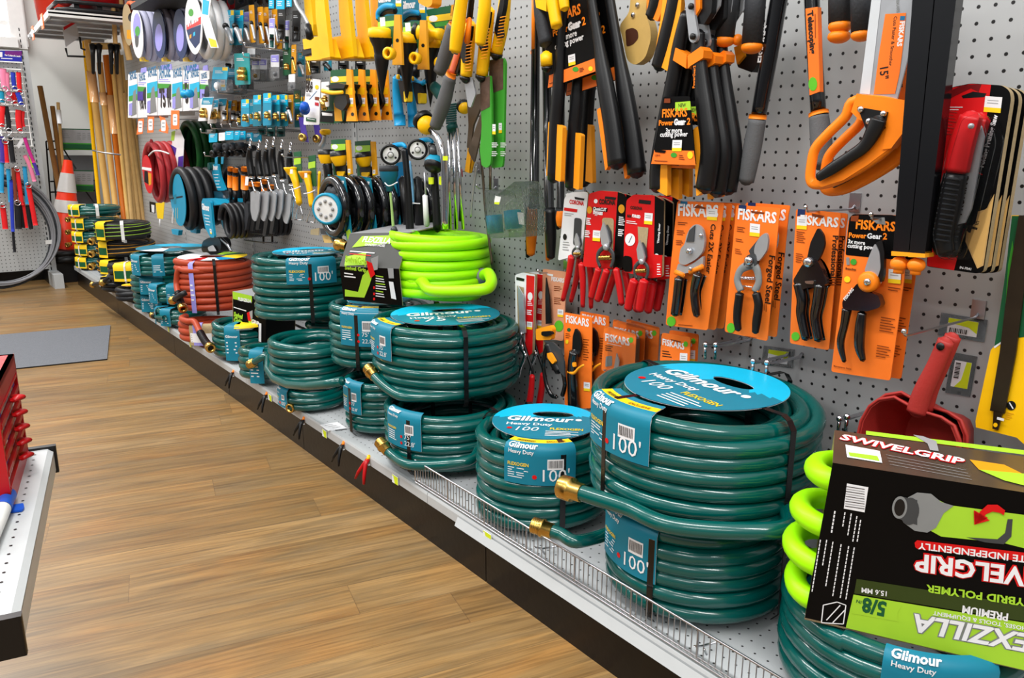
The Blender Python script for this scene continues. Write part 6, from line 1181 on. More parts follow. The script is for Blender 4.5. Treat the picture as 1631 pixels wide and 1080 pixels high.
for i, (x, y, d) in enumerate(((345, 150, .3), (368, 144, .26), (377, 143, .24), (366, 205, .3), (377, 203, .28), (352, 205, .26), (319, 213, .34), (335, 206, .3), (325, 250, .32), (388, 76, .3), (421, 78, .28), (443, 68, .22), (386, 92, .3))):
    p = w(x, y, d); mb = MB(); mb.tube([p+Vector((0, 0, .012)), p, (WX-.001, p.y, p.z-.012)], .0028, wire, 6, rnd=True); mb.ball(p+Vector((0, 0, .012)), .005, chrome, 8); single(mb, 'peg_hook', 'thin hook tip sticking out among the small fittings', 'hook', (WX, p.y, p.z), 'hook tips among the small fittings')
# top row: red and black grips, cyan cards
for i, x in enumerate((336, 348, 358, 366)):
    I = It('spray_grip', ('leftmost', 'second', 'third', 'rightmost')[i]+' red grip at the top edge above the elbow fittings', 'spray grip', x, 0, .3-.03*i, 'red grips at the top edge'); I.T('grip', [(x, -30), (x, 16-(i % 2)*2)], [6.5, 6], red_p, flat=1)
for i, x in enumerate((352, 364, 380, 396, 410, 424)):
    I = It('spray_grip', ('leftmost', 'second', 'third', 'fourth', 'fifth', 'rightmost')[i]+' dark grip at the top edge above the fittings', 'spray grip', x, 0, .26-.02*i, 'dark grips at the top edge'); I.T('grip', [(x, -30), (x+2, 8-(i % 3)*1)], [6, 5], rubber if i < 2 else blackp, flat=1)
for i, (x, y0, a) in enumerate(((430, 15, 8), (444, 16, 13), (458, 12, 8))):
    I = It('hang_card', ('left', 'middle', 'right')[i]+' bright cyan card at the top edge above the tap connectors', 'card', x, -10, .25, 'cyan cards at the top edge'); I.P('card', [(x-a/2, -30), (x+a/2, -30), (x+a/2, y0), (x-a/2, y0)], cyan_l, D=[('L', (x-a*.35, 4), (a*.6, 0), 3, (0, 3), white_c)])
# ------------------------------------------------------------ yellow bracket stakes, top centre left
I = It('plastic_stake', 'frontmost yellow plastic stake with a square foot, leftmost of the row at the top', 'stake', 505, 0, .30, 'yellow plastic stakes with square feet')
I.P('bar', [(498, -50), (514, -50), (514, 0), (524, 92), (509, 95), (501, 30)], yellow, d=.003, t=.014, bevel=.002); I.P('foot', [(480, 64), (508, 58), (516, 62), (525, 92), (524, 95), (486, 98), (484, 92), (495, 91), (494, 78), (482, 80)], yellow, t=.035, bevel=.002); I.P('notch', [(479, 80), (494, 77), (495, 85), (480, 90)], blackp, d=-.004, t=.02)
for k in (1, 2, 3): dup(I.t, ((.06, .115, .165)[k-1], (-.04, -.045, -.05)[k-1], .002*k), ('second', 'third', 'rearmost')[k-1]+' yellow plastic stake with a square foot in the row at the top')
I = It('plastic_stake', 'yellow plastic post at the left of the stake row', 'stake', 485, 0, .2); I.P('post', [(479, -30), (490, -30), (497, 40), (496, 58), (487, 58)], yellow, t=.02, bevel=.002)
I = It('water_wand', 'bent grey metal tube crossing in front of the yellow stakes', 'watering wand', 470, 0, .36); I.T('tube', [(462, -20), (470, 8), (482, 26), (489, 40)], [2.6, 2.8, 3, 3], steel, flat=1); I.T('cuff', [(488, 42), (492, 62)], [6, 6], blackp, flat=1)
# white tool card, sprinkler cards
I = It('tool_card', 'white printed card with a blue knob, left of the yellow sprinkler cards', 'package', 497, 126, .26)
I.P('card', rr([(487, 126), (509, 128), (507, 200), (482, 200), (484, 160)], 2), white_c, D=[('f', [(486, 126), (494, 126), (493, 130), (486, 130)], yellow_c), ('t', 'BIG', (486, 141), (496, 142), ink, 1.6, .05), ('t', 'EASY', (486, 147), (497, 148), ink, 1, .04), ('L', (486, 151), (8, 0), 2, (0, 2.6), grey_c), ('c', (503, 140, 3, 3.5), yellow_c), ('l', (503, 146), (491, 160), blue_l, 1), ('f', [(500, 155), (507, 156), (507, 161), (500, 160)], brownk), ('f', [(500, 164), (506, 165), (506, 170), (500, 169)], red_p), ('f', [(486, 188), (502, 190), (502, 196), (486, 194)], greend), ('l', (488, 190), (500, 192), white_c, 1.2)])
p = w(484, 174, .29); MB().lathe(p, (-.4, -.9, .3), [(0, -.02), (.016, -.02), (.018, -.006), (.011, .003), (.015, .009), (.015, .024), (0, .026)], royal, 14).build('knob', I.t)
I = It('impact_sprinkler', 'carded yellow and black impact sprinkler with grass print, front of its row', 'sprinkler', 545, 112, .28, 'carded impact sprinklers')
I.P('card', rr([(525, 113), (549, 111), (552, 150), (545, 194), (530, 198), (508, 197), (515, 165), (524, 140)], 2), greend, D=[('f', [(525, 124), (551, 122), (551, 131), (525, 133)], yellow_c), ('c', (532, 127, 6, 4.5), white_c), ('f', [(508, 195), (510, 178), (532, 178), (530, 197)], black_c), ('f', [(511, 180), (528, 182), (528, 186), (512, 185)], white_c), ('f', [(530, 165), (540, 160), (544, 194), (532, 194)], ochre_c)])
I.P('side_panel', [(550, 111), (558, 112), (560, 140), (562, 165), (566, 194), (550, 194), (552, 175), (548, 160), (550, 150)], orange_d, d=.008, t=.006, D=[('s', (555, 157), (6, 0), (0, 14)), ('c', (560, 183, 2.5, 3), blackp), ('f', [(549, 140), (560, 141), (560, 152), (549, 152)], yellow)])
I.T('sprinkler_arm', [(512, 146), (528, 149), (544, 148)], [3.5, 3.2, 2.8], yellow, d=.03); I.P('sprinkler_body', rr([(536, 152), (548, 150), (552, 166), (544, 178), (532, 172), (530, 160)], 3), blackp, d=.02, t=.03, bevel=.002); I.T('brass_base', [(512, 160), (516, 175)], [6, 5], brass, d=.02, flat=1); I.P('spike_hat', [(516, 138), (536, 133), (548, 136), (546, 142), (524, 142)], blackp, d=.02, t=.02)
for k in (1, 2, 3): dup(I.t, (.04*k, 0, .002*k), 'carded impact sprinkler, '+('second', 'third', 'rearmost')[k-1]+' of its row')
# ------------------------------------------------------------ spike sprinklers with cones
I = It('spike_sprinkler', 'yellow-topped spike sprinkler with a black cone, frontmost of three', 'sprinkler', 610, 45, .30, 'yellow spike sprinklers')
I.P('card', [(600, 28), (634, 24), (635, 104), (626, 105), (622, 60), (600, 56)], greend, d=-.01, D=[('f', [(600, 36), (628, 33), (628, 42), (600, 45)], lime_l), ('f', [(603, 29), (611, 28), (612, 42), (604, 43)], white_c)]); I.P('side_panel', [(626, 24), (635, 24), (639, 104), (623, 104)], ochre_c, d=-.006, t=.006, D=[('c', (631, 65, 2.5, 3), blackp)])
a = w(606, 62, .3); u = w(608, 72, .3); r = mpp(a)*20; ax = Vector((.05, .15, -1)); MB().lathe(a+Vector((0, 0, r*.55)), ax, [(0, -r*.3), (r*.7, -r*.28), (r*1.05, -r*.15), (r*1.08, r*.45), (r*1.0, r*.5), (0, r*.5)], yellow, 24).build('spray_head', I.t)
MB().lathe(a+Vector((0, 0, r*.1)), ax, [(r*1.0, 0), (r*.92, r*.3), (r*.68, r*.75), (r*.58, r*1.3), (r*.62, r*1.4), (r*.55, r*2.0), (r*.02, r*4.8)], blackp, 16).build('ground_spike', I.t)
MB().lathe(w(618, 86, .33), (-.9, -.45, .0), [(0, -.014), (.0145, -.014), (.016, 0), (.016, .008), (.009, .009), (.009, -.003)], yellow, 18).build('hose_port', I.t)
for k in (1, 2): dup(I.t, (.075*k, -.008*k, -.008*k), 'yellow-topped spike sprinkler, '+('middle', 'rearmost')[k-1]+' of three')
I = It('hose_nozzle_card', 'teal and blue fan sprayer on a printed card above the spike sprinklers', 'nozzle', 615, 0, .18, 'blue fan sprayers on cards'); I.P('card', [(600, -30), (639, -30), (639, 40), (600, 40)], teal_l, D=[('t', 'Gilmour', (600, 5), (622, 2), white_c, 1.2, .05), ('s', (628, -6), (9, 0), (0, 17))])
I.T('fan_arm', [(600, 32), (601, 20), (612, 11), (626, 11)], [4, 5, 5, 4], blue_p, d=.03); I.T('shade', [(604, 26), (614, 18), (628, 18)], [4, 5, 5], blackp, d=.02)
dup(I.t, (.08, .0, -.01), 'second teal and blue fan sprayer card, behind the first')
# yellow round nozzle on green card
I = It('hose_nozzle_card', 'round yellow spray nozzle with black face on a green card, left of the grey grips', 'nozzle', 690, 20, .12); I.P('card', [(677, 16), (716, 9), (730, 6), (722, 60), (700, 94), (683, 90), (684, 60)], greend, D=[('f', [(677, 27), (724, 20), (722, 31), (678, 37)], yellow_c), ('c', (688, 30, 7, 5), white_c), ('f', [(690, 37), (712, 33), (710, 56), (694, 50)], green_c), ('f', [(717, 8), (730, 6), (726, 24), (715, 26)], ochre_c), ('c', (698, 71, 3, 2), yellow_c), ('f', [(684, 70), (702, 66), (700, 92), (684, 90)], green_c)])
p = w(664, 52, .2); q = mpp(p); ax = (Vector(w(705, 56, .17))-p).normalized(); L = (Vector(w(705, 56, .17))-p).length
MB().lathe(p, ax, [(0, -.004), (q*15, -.004), (q*17, 0), (q*17, q*7), (q*14, q*8)], blackp, 24).build('face', I.t); MB().lathe(p+ax*q*6, ax, [(q*14, 0), (q*17, q*5), (q*16, q*14), (q*11, q*22), (q*8, q*26), (q*9, q*34), (q*9, q*42), (0, q*42)], yellow, 24).build('body', I.t)
I = It('hang_tag', 'orange plastic tip at the top edge above the green nozzle card', 'garden tool', 678, 0, .2); I.P('tip', rr([(663, -20), (688, -20), (686, 8), (679, 13), (664, 5)], 3), orange_d, t=.03, bevel=.003)
# ------------------------------------------------------------ blue pistol sprayers
I = It('pistol_sprayer', 'light blue pistol sprayer hanging handle down, left of two', 'nozzle', 635, 118, .2, 'light blue pistol sprayers'); I.T('body', [(632, 124), (631, 150), (634, 185)], [9, 8, 9], blue_p, d=0, flat=.9, k=16); I.T('foot', [(635, 184), (636, 201)], [10, 10], blue_p, flat=.9, k=16, rnd=False); I.T('trigger', [(633, 124), (645, 131), (652, 128)], [5, 4, 4], blue_p, d=.01); I.P('grip', rr([(632, 128), (645, 131), (647, 162), (640, 165), (636, 150)], 3), blackp, d=.018, t=.02); I.P('lens', rr([(641, 146), (646, 146), (646, 163), (642, 163)], 2), yellow_c, d=.02, t=.02); I.T('stem', [(638, 104), (638, 120)], [8, 8], blackp, flat=.8); I.bolt([(632, 123)], 4, yellow, .024, 'button')
dup(I.t, (.045, -.004, -.003), 'light blue pistol sprayer hanging handle down, right of two')
# ------------------------------------------------------------ grey grips, yellow handles, saws with sheaths
I = It('lopper', 'lopper with long grey foam grips and thin orange necks, left of the yellow handles', 'lopper', 722, 20, .22)
I.T('foam_grip', [(721, 42), (712, 75), (699, 115)], [12, 12.5, 11], graygrip, flat=.95, k=16); I.T('collar', [(722, 36), (721, 42)], [11, 11.5], orange, rnd=False); I.T('arm', [(730, -30), (722, 36)], [5, 5], blackp, flat=.9)
I.T('foam_grip', [(716, 122), (705, 165), (692, 202)], [10, 12, 10], graygrip, d=.03, flat=.95, k=16); I.T('collar', [(718, 115), (716, 122)], [9.5, 10.5], orange, d=.03, rnd=False); I.T('arm', [(738, 30), (728, 80), (718, 115)], [5, 5.5, 6], mat('salmon_sleeve', (235, 120, 90), .4), d=.03); I.T('arm_back', [(742, 30), (732, 85), (725, 118)], [6, 7, 8], blackg, d=.018)
for i, (pts, r, d, lb) in enumerate((([(740, -40), (732, 10), (727, 50), (723, 82)], [10, 11, 12, 10], .30, 'left bright yellow plastic tool handle with a slot at its end'), ([(771, -40), (770, 10), (766, 45), (763, 70)], [10, 11, 11, 9], .30, 'right bright yellow plastic tool handle with a slot at its end'))):
    I = It('hand_tool', lb, 'garden tool', *pts[1], d, 'bright yellow plastic tool handles'); I.T('handle', pts, r, yellow, flat=.9, k=16); e = pts[-1]; I.P('slot', rr([(e[0]-3, e[1]+2), (e[0]+4, e[1]+4), (e[0]+3, e[1]+6), (e[0]-2, e[1]+4)], 1), ink, d=.035, t=.002)
    if i == 0: I.T('orange_guard', [(746, 30), (742, 68)], [5, 6], orange, d=-.02); I.T('black_bar', [(752, -30), (746, 30)], [6, 6], blackp, d=-.03)
for i, (pts, sh, lb, d) in enumerate((([(748, 38), (744, 80), (741, 122)], [(737, 124), (750, 123), (756, 150), (748, 172), (744, 170)], 'leftmost ribbed yellow and black saw handle with a curved sheath', .24), ([(777, 15), (772, 60), (766, 120)], [(762, 124), (779, 120), (781, 150), (782, 240), (780, 262), (774, 268), (766, 264), (763, 240), (766, 200)], 'middle ribbed yellow and black saw handle with a green printed sheath', .22), ([(803, -10), (798, 40), (789, 85)], [(777, 96), (800, 92), (803, 100), (801, 240), (799, 266), (782, 268), (779, 250)], 'right ribbed yellow and black saw handle with a green printed sheath', .2))):
    I = It('hand_saw', lb, 'pruning saw', *pts[0], d, 'ribbed yellow and black saws with sheaths'); I.T('grip', pts, [11, 12, 11], yellow, flat=.8, k=16); (a, b), (m1, m2), (c, e) = pts
    I.P('grip_inset', rr([(a-8, b+6), (a-1, b+2), (a-3, b+20), (m1-4, m2), (m1-2, m2+18), (m1-8, m2+22), (m1-13, m2+8)], 3), blackp, d=.022, t=.012); I.T('butt', [(c, e), (c-1, e+6)], [12, 11], blackp, flat=.85, k=14)
    if i: I.P('sheath', rr(sh, 3), green_c, t=.006, D=[('f', [(sh[0][0]+.6, sh[0][1]+.6), (sh[1][0]-.4, sh[1][1]+1), (sh[1][0]-.2, sh[1][1]+50), (sh[0][0]+2, sh[0][1]+54)], mat('sheath_photo', (92, 72, 60), .4, noise=.6, nscale=60)), ('s', (773+i*10, 200-i*2), (5, 0), (0, 16)), ('L', (768+i*14, 228), (10, 0), 3, (0, 3), white_c), ('L', (768+i*14, 242), (9, 0), 3, (0, 3), white_c)])
    else: I.P('sheath', rr(sh, 3), steel, t=.004)
    mb = MB(); 
    for k in range(10): t_ = k/9; x = m1+6-(m1-c)*t_*.8; y = m2-12+t_*46; mb.tube([w(x-9, y, d+.022), w(x+1, y-2, d+.024)], .0012, orange_d, 5)
    mb.build('ribs', I.t)
I = It('trowel', 'bronze metal trowel blade with yellow neck hanging between the wands and the green sheaths', 'trowel', 752, 180, .12); I.P('blade', rr([(770, 148), (764, 172), (752, 200), (748, 240), (742, 236), (745, 200), (742, 160), (752, 152)], 4), mat('bronze_metal', (105, 90, 75), .35, .7), t=.006); I.P('scoop_edge', rr([(772, 150), (768, 170), (744, 240), (754, 260), (764, 215), (772, 180)], 4), mat('bronze_metal'), d=.02, t=.004); I.T('neck', [(757, 242), (752, 258), (748, 274)], [4, 4, 4], ochre_c); I.P('yellow_tip', [(744, 236), (750, 238), (746, 276), (739, 273)], ochre_c, d=.01); I.T('shaft', [(763, 230), (768, 280), (772, 330), (778, 380), (783, 420)], [2.5]*5, mat('bronze_metal'), d=-.03); I.T('shaft', [(758, 262), (752, 310), (749, 345)], [3, 2.5, 2.2], steel, d=-.01)
I = It('trowel', 'thin dark shaft hanging straight behind the green sheaths', 'garden tool', 780, 260, .08); I.T('shaft', [(780, 265), (780, 302)], [2.5, 2.5], mat('bronze_metal'))
# ------------------------------------------------------------ watering wands
I = It('water_wand', 'watering wand with yellow ball head and bent chrome tube', 'watering wand', 680, 195, .2)
p = w(678, 200, .2); q = mpp(p); ax = (Vector(w(696, 212, .2))-p).normalized(); MB().ball(p, q*15, yellow, 20).build('head', I.t); MB().lathe(p-ax*q*3+Vector((0, .01, .01)), Vector((.0, .8, .55)), [(q*15, -q*3), (q*17, 0), (q*17, q*5), (q*13, q*9), (0, q*9)], blackp, 20).build('rose', I.t)
I.T('tube', [(686, 208), (697, 222), (704, 245), (706, 280), (708, 365)], [4, 5, 5, 4.5, 5], chrome, flat=1, k=14); I.T('neck', [(684, 206), (690, 213)], [5, 4.5], blackp, flat=1); I.P('label', [(704, 249), (712, 249), (712, 256), (704, 256)], limed, d=.016, t=.001)
I = It('water_wand', 'watering wands with dark teal spring collar and bright metal tubes', 'watering wand', 720, 150, .12); mb = MB(); 
for k in range(9): mb.ptube(.12, [(710, 168+k*3.6), (725, 166+k*3.6)], 1.6, teald, 8, 1)
mb.build('spring_collar', I.t); I.T('collar', [(718, 200), (720, 208)], [10, 10], teald, flat=.9); I.T('head', [(689, 138), (700, 150), (706, 158)], [9, 11, 8], teald, d=.05, flat=.8)
for a, b, r in ((714, 716, 3), (721, 726, 3.4), (727, 737, 2.6)): I.T('tube', [(a, 205), (b, 365)], [r, r], chrome, flat=1)
I = It('water_wand', 'second yellow watering wand head, partly hidden behind the grey grip', 'watering wand', 738, 172, .1); p = w(738, 172, .1); q = mpp(p); MB().ball(p, q*10, yellow, 16).lathe(p, (.2, .8, .5), [(q*10, 0), (q*12, q*3), (q*11, q*8), (0, q*8)], blackp, 16).build('head', I.t)
I = It('tube_cutter', 'thin red and black tool hanging right of the wand tubes', 'garden tool', 733, 275, .08); I.T('cap', [(732, 270), (733, 282)], [4, 4], red_p); I.T('shaft', [(732, 285), (733, 320), (732, 352)], [3, 3, 3], blackp); I.P('tag_label', [(729, 282), (735, 282), (735, 296), (729, 296)], white_c, d=.012, t=.001)
hook(719, 270, .1, 'hook tip crossing in front of the wand tubes'); 
# round-faced spray heads
for i, (cx, cy, tilt, d, lb) in enumerate(((621, 247, -.25, .24, 'left round-faced spray wand head, silver face in a blue shell'), (664, 239, .0, .2, 'right round-faced spray wand head, silver face in a blue shell'))):
    I = It('spray_wand', lb, 'nozzle', cx, cy, d, 'round-faced spray wands'); p = w(cx, cy, d); q = mpp(p); ax = (CAM-p).normalized(); ax = (ax+Vector((0, 0, tilt*.5))).normalized()
    MB().lathe(p, ax, [(0, -q*9), (q*12, -q*8), (q*16, -q*3), (q*16.5, q*1)], blue_p, 26).build('shell', I.t); mb = MB().lathe(p, ax, [(q*12, q*1), (q*13, q*3), (q*16, q*3), (q*16.5, 0)], blackp, 26); mb.build('rim', I.t)
    mb = MB(); mb.lathe(p, ax, [(q*13, q*1.6), (q*5, q*1.0), (q*4.6, q*2), (0, q*2.2)], white_m, 26); e1 = ax.cross(Vector((0, 0, 1))).normalized(); e2 = e1.cross(ax)
    for k in range(3): a = math.pi/2+k*2.094; c = p+(e1*math.cos(a)+e2*math.sin(a))*q*9+ax*q*1.5; mb.lathe(c, ax, [(q*1.8, 0), (q*1.8, q*.5), (0, q*.5)], blackp, 8)
    mb.lathe(p, ax, [(q*4.8, q*1.2), (q*4.8, q*2.3), (q*4.1, q*2.4)], blackp, 16); mb.build('face', I.t)
    I.T('trigger', [(cx+4, cy-14), (cx+18, cy-16), (cx+24, cy-12)], [4, 4, 3], blue_p, d=-.02); I.T('grip', [(cx+22, cy-8), (cx+25, cy+20), (cx+28, cy+60), (cx+32, cy+128)], [7, 6, 7, 8], blackp, d=-.02, flat=.8)
I = It('hang_card', 'blue printed hang card behind the spray wands', 'card', 640, 290, .14); I.P('card', [(608, 284), (632, 260), (640, 258), (648, 313), (610, 313)], blue_l, D=[('s', (638, 281), (8, 0), (0, 15)), ('t', 'Gilmour', (636, 303), (647, 304), white_c, 1.2, .05)])
I = It('spray_wand', 'teal cup-shaped spray head with grey rim on a thin green shaft', 'nozzle', 618, 275, .28); p = w(618, 265, .28); q = mpp(p); MB().lathe(p, (0, 0, -1), [(0, -q*1), (q*15, 0), (q*15.5, q*8), (q*13.5, q*9)], rubber, 24).build('rim', I.t); MB().lathe(p, (0, 0, -1), [(q*15, q*8), (q*14.5, q*16), (q*10, q*26), (q*6, q*31), (q*5, q*40), (0, q*40)], mat('petrol_plastic', (15, 100, 125), .35), 24).build('cup', I.t); I.T('shaft', [(621, 308), (623, 330), (626, 365)], [2, 2, 2.4], mat('pale_green_metal', (150, 180, 110), .35), flat=1)
I.T('base', [(626, 364), (628, 370)], [6, 7], gd_); I.T('tie', [(612, 292), (619, 297), (632, 291)], [.9]*3, white_c, d=.05)
I = It('spray_wand', 'black-bristled round brush head with teal back and pale shaft', 'nozzle', 688, 262, .2); p = w(690, 262, .2); q = mpp(p); MB().lathe(p, (-.45, -.25, -.85), [(0, -q*14), (q*11, -q*12), (q*15, -q*5), (q*15.5, 0)], aqua, 24).lathe(p, (-.45, -.25, -.85), [(q*15.5, 0), (q*15, q*6), (q*12, q*10), (0, q*10)], blackp, 24).build('head', I.t)
I.T('shaft', [(675, 275), (677, 310)], [2, 2], steel); I.T('sleeve', [(676, 312), (679, 360)], [4.2, 4.6], white_m, flat=1); I.P('yellow_tag', rr([(681, 283), (688, 283), (688, 294), (682, 294)], 1), limed, t=.004); I.P('yellow_tag', rr([(698, 282), (703, 281), (703, 296), (698, 294)], 1), limed, t=.004); I.T('neck', [(688, 235), (690, 248)], [7, 7], gd_)
I = It('spray_wand', 'light blue strip handle tied beside the black wand handles', 'nozzle', 655, 270, .16); I.T('strip', [(651, 258), (655, 290), (657, 325)], [3, 3.5, 3], mat('pale_blue_plastic', (120, 175, 215), .35)); I.T('tie', [(650, 321), (656, 324), (668, 325)], [.9]*3, white_c, d=.02)
for a, b in ((640, 650), (664, 668)): I.T('handle', [(a, 285), (b, 365)], [8, 9], blackp, d=-.02, flat=.8)
hook(683, 262, .1, 'hook tip in front of the round brush head')
# ------------------------------------------------------------ bag with two teal cans
I = It('clear_package', 'crumpled clear bag holding two teal cans, hanging above the lime hose end', 'package', 800, 300, .12)
I.P('clear_bag', rr([(770, 302), (790, 312), (820, 288), (828, 298), (834, 330), (836, 368), (828, 378), (778, 380), (772, 350)], 3), plastic, d=.045, t=.07)
for (x0, y0, x1, y1, r) in ((786, 343, 789, 372, 13), (815, 335, 818, 365, 14)):
    a = w(x0, y0, .125); b = w(x1, y1, .125); ax = (b-a).normalized(); q = mpp(a)*r; MB().lathe(a, ax, [(0, 0), (q, 0), (q, (b-a).length), (q*.92, (b-a).length), (q*.9, (b-a).length*.96), (0, (b-a).length*.96)], aqua, 20).lathe(b, ax, [(q*.98, 0), (0, .0005)], steel, 20).build('can', I.t)
I.P('barcode_label', [(823, 338), (833, 339), (834, 358), (826, 357)], white_c, d=.03, t=.001); I.P('price_sticker', [(788, 312), (797, 314), (794, 326), (786, 323)], white_c, d=.047, t=.001, D=[('f', [(787, 322), (795, 322), (794, 326), (786, 325)], limed)])
I = It('hook_tip', 'hook tip beside the bag of cans', 'hook', 760, 297, .16) if False else None
hook(759, 297, .07, 'hook tip at the left of the bag of cans')
# ------------------------------------------------------------ wheel reels with teal cards
I = It('hose_reel', 'black ridged hose reel wheel on a teal card, leftmost of four', 'hose reel', 540, 330, .32, 'black reel wheels on teal cards')
c = w(531, 331, .33); R_ = mpp(c)*46; mb = MB()
for x_ in (0, .05): mb.tube([(c.x+x_, c.y+R_*.9*math.cos(a), c.z+R_*.92*math.sin(a)) for a in [2*math.pi*i/36 for i in range(36)]], .016, blackg, 8, closed=True)
mb.build('rim', I.t); mb = MB()
for i in range(10): a = 2*math.pi*i/10; q = Vector((c.x, c.y+R_*.66*math.cos(a), c.z+R_*.66*math.sin(a))); mb.tube([q, Vector((c.x+.01, c.y+R_*.28*math.cos(a+.3), c.z+R_*.28*math.sin(a+.3)))], .018, rubber, 8, rnd=True)
mb.build('spokes', I.t); xdisc(I, 'back_plate', 531, 331, 44, .31, blackp, t=.02)
I.P('card', [(521, 279), (548, 283), (552, 310), (560, 376), (552, 384), (546, 360), (541, 310), (521, 290)], teal_l, d=.002, t=.002, D=[('t', 'Gilmour', (538, 292), (547, 294), white_c, 1.6, .05), ('s', (542, 296), (5, 0), (1, 12)), ('f', [(550, 370), (556, 366), (560, 376), (553, 384)], lime_l)])
for k in (1, 2, 3): dup(I.t, (.085*k, -.005*k, -.004*k), 'black ridged hose reel wheel on a teal card, '+('second', 'third', 'rightmost')[k-1]+' of four')
I = It('sprinkler_disc', 'round white sprinkler disc with teal rim in front of the reel wheels', 'sprinkler', 520, 335, .38); c = w(519, 334, .38); R_ = mpp(c)*25; MB().lathe(c, (-.8, -.6, 0), [(0, -.02), (R_, -.02), (R_*1.02, 0), (R_*.86, .006), (R_*.84, .003)], aqua, 28).build('rim', I.t); mb = MB().lathe(c, (-.8, -.6, 0), [(R_*.85, .003), (0, .005)], white_m, 28)
for i in range(8): a = 2*math.pi*i/8; mb.ball(c+Vector((-.8, -.6, 0))*.006+Vector((.6, -.8, 0))*R_*.5*math.cos(a)+Vector((0, 0, R_*.5*math.sin(a))), .006, grey_c, 6)
mb.build('face', I.t)
I = It('brush_head', 'small brush with pale bristles hanging below the teal-rimmed disc', 'brush', 520, 370, .25); I.P('ferrule', [(509, 365), (527, 365), (526, 376), (510, 374)], gd_, t=.05); I.P('bristles', [(512, 376), (524, 376), (528, 388), (516, 388)], wood_p, d=-.01, t=.03); I.P('paper', [(494, 367), (508, 364), (507, 376), (494, 375)], burlap, t=.002)
I = It('hose_nozzle', 'glossy black dome nozzle beside the brush, below the reel wheels', 'nozzle', 535, 380, .28); p = w(536, 380, .28); MB().ball(p, mpp(p)*9, blackg, 14, (1, 1, .8)).build('dome', I.t)
# yellow sprayers
for i, (cx, cy, r, lb) in enumerate(((518, 253, 13, 'round yellow spray head with black face, left of the two carded ones'), )):
    I = It('spray_nozzle', lb, 'nozzle', cx, cy, .3); p = w(cx, cy-14, .3); q = mpp(p); MB().lathe(p, (0, 0, -1), [(0, 0), (q*13, 0), (q*13.5, q*8)], blackp, 22).build('face', I.t); MB().lathe(p, (0, 0, -1), [(q*13, q*8), (q*12.5, q*12), (q*10, q*20), (q*9, q*22)], yellow, 22).build('bowl', I.t); I.T('grip', [(520, 263), (522, 285), (518, 330)], [9, 8, 7], blackp, flat=.8); I.T('yellow_trim', [(508, 275), (507, 300), (508, 325)], [3, 3, 2.5], yellow)
I = It('spray_nozzle_card', 'carded yellow spray head with black face, left of two beside the reel wheels', 'nozzle', 540, 225, .27, 'carded yellow spray heads'); p = w(537, 241, .29); q = mpp(p); MB().lathe(p, (.1, -.05, -1), [(0, 0), (q*13, 0), (q*14, q*8)], blackp, 22).build('face', I.t); MB().lathe(p, (.1, -.05, -1), [(q*13.5, q*8), (q*13, q*13), (q*9, q*22), (q*8, q*24), (0, q*24)], yellow, 22).build('bowl', I.t); I.P('grip', rr([(532, 266), (550, 264), (550, 280), (534, 280)], 3), blackp, d=.01, t=.02); I.P('yellow_button', rr([(535, 274), (547, 274), (546, 281), (536, 281)], 2), yellow, d=.014, t=.02)
I.P('card', [(526, 224), (549, 222), (550, 280), (530, 280), (528, 250)], greend, D=[('f', [(526, 231), (549, 230), (549, 240), (526, 242)], lime_l), ('c', (532, 235, 5, 4), white_c)]); I.P('side_panel', [(549, 224), (555, 224), (559, 278), (553, 280)], ochre_c, d=.008, t=.006, D=[('s', (553, 270), (4, 0), (0, 9))])
dup(I.t, (.085, -.004, -.004), 'carded yellow spray head with black face, right of two beside the reel wheels')
for i, (pts, rs, lb) in enumerate((([(464, 272), (471, 295), (476, 326)], [9, 6.5, 6], 'yellow flared plastic handle, left of two yellow ones above the cultivators'), ([(487, 278), (492, 300), (496, 330)], [8, 6, 5.5], 'yellow flared plastic handle with grey top, right of two'))):
    I = It('hand_cultivator', lb, 'garden tool', *pts[0], .32, 'yellow-handled cultivators'); I.T('handle', pts, rs, yellow, flat=.8); x, y = pts[0]; p = w(x-1, y-4, .32); q = mpp(p); MB().lathe(p, (0, 0, -1), [(0, 0), (q*12, 0), (q*12, q*2), (q*8, q*9), (q*6, q*12)], yellow if i == 0 else orange_d, 18).build('flare', I.t); I.P('card', [(x+2, y-28), (x+14, y-30), (x+16, y+20), (x+10, y+20)], greend, d=-.01, D=[('f', [(x+3, y-18), (x+14, y-20), (x+14, y-10), (x+3, y-8)], lime_l)]); I.P('price_sticker', [(x-3, y-1), (x+1, y-1), (x+1, y+6), (x-3, y+6)], white_c, d=.03, t=.001)
    e = pts[-1]; I.T('tine', [(e[0]-1, e[1]+2), (e[0]-6, e[1]+18), (e[0]-8, e[1]+25)], [1, 1, .9], chrome); I.T('tine', [(e[0]+1, e[1]+2), (e[0]+5, e[1]+18), (e[0]+4, e[1]+26)], [1, 1, .9], chrome); I.T('tine', [(e[0]-8, e[1]+25), (e[0]+4, e[1]+26)], [1, 1], chrome)
    I.T('tie', [(x-4, y+32), (x+6, y+30), (x+14, y+26)], [.9]*3, white_c, d=.03)
I = It('tap_nozzle', 'yellow tap knob on a grey spout hanging under the sprinkler cards', 'hose fitting', 517, 212, .2); p = w(517, 212, .2); q = mpp(p); MB().lathe(p, (0, 0, 1), [(0, -q*4), (q*6, -q*4), (q*9, -q*1), (q*9, q*3), (q*6, q*5), (0, q*5)], yellow, 10).build('knob', I.t); I.T('spout', [(516, 217), (514, 228), (510, 234)], [3, 4, 4], steel, flat=1)
I = It('brass_fitting_pack', 'round brass fitting on a purple card, left of two under the third row', 'hose fitting', 476, 200, .2, 'purple carded brass fittings')
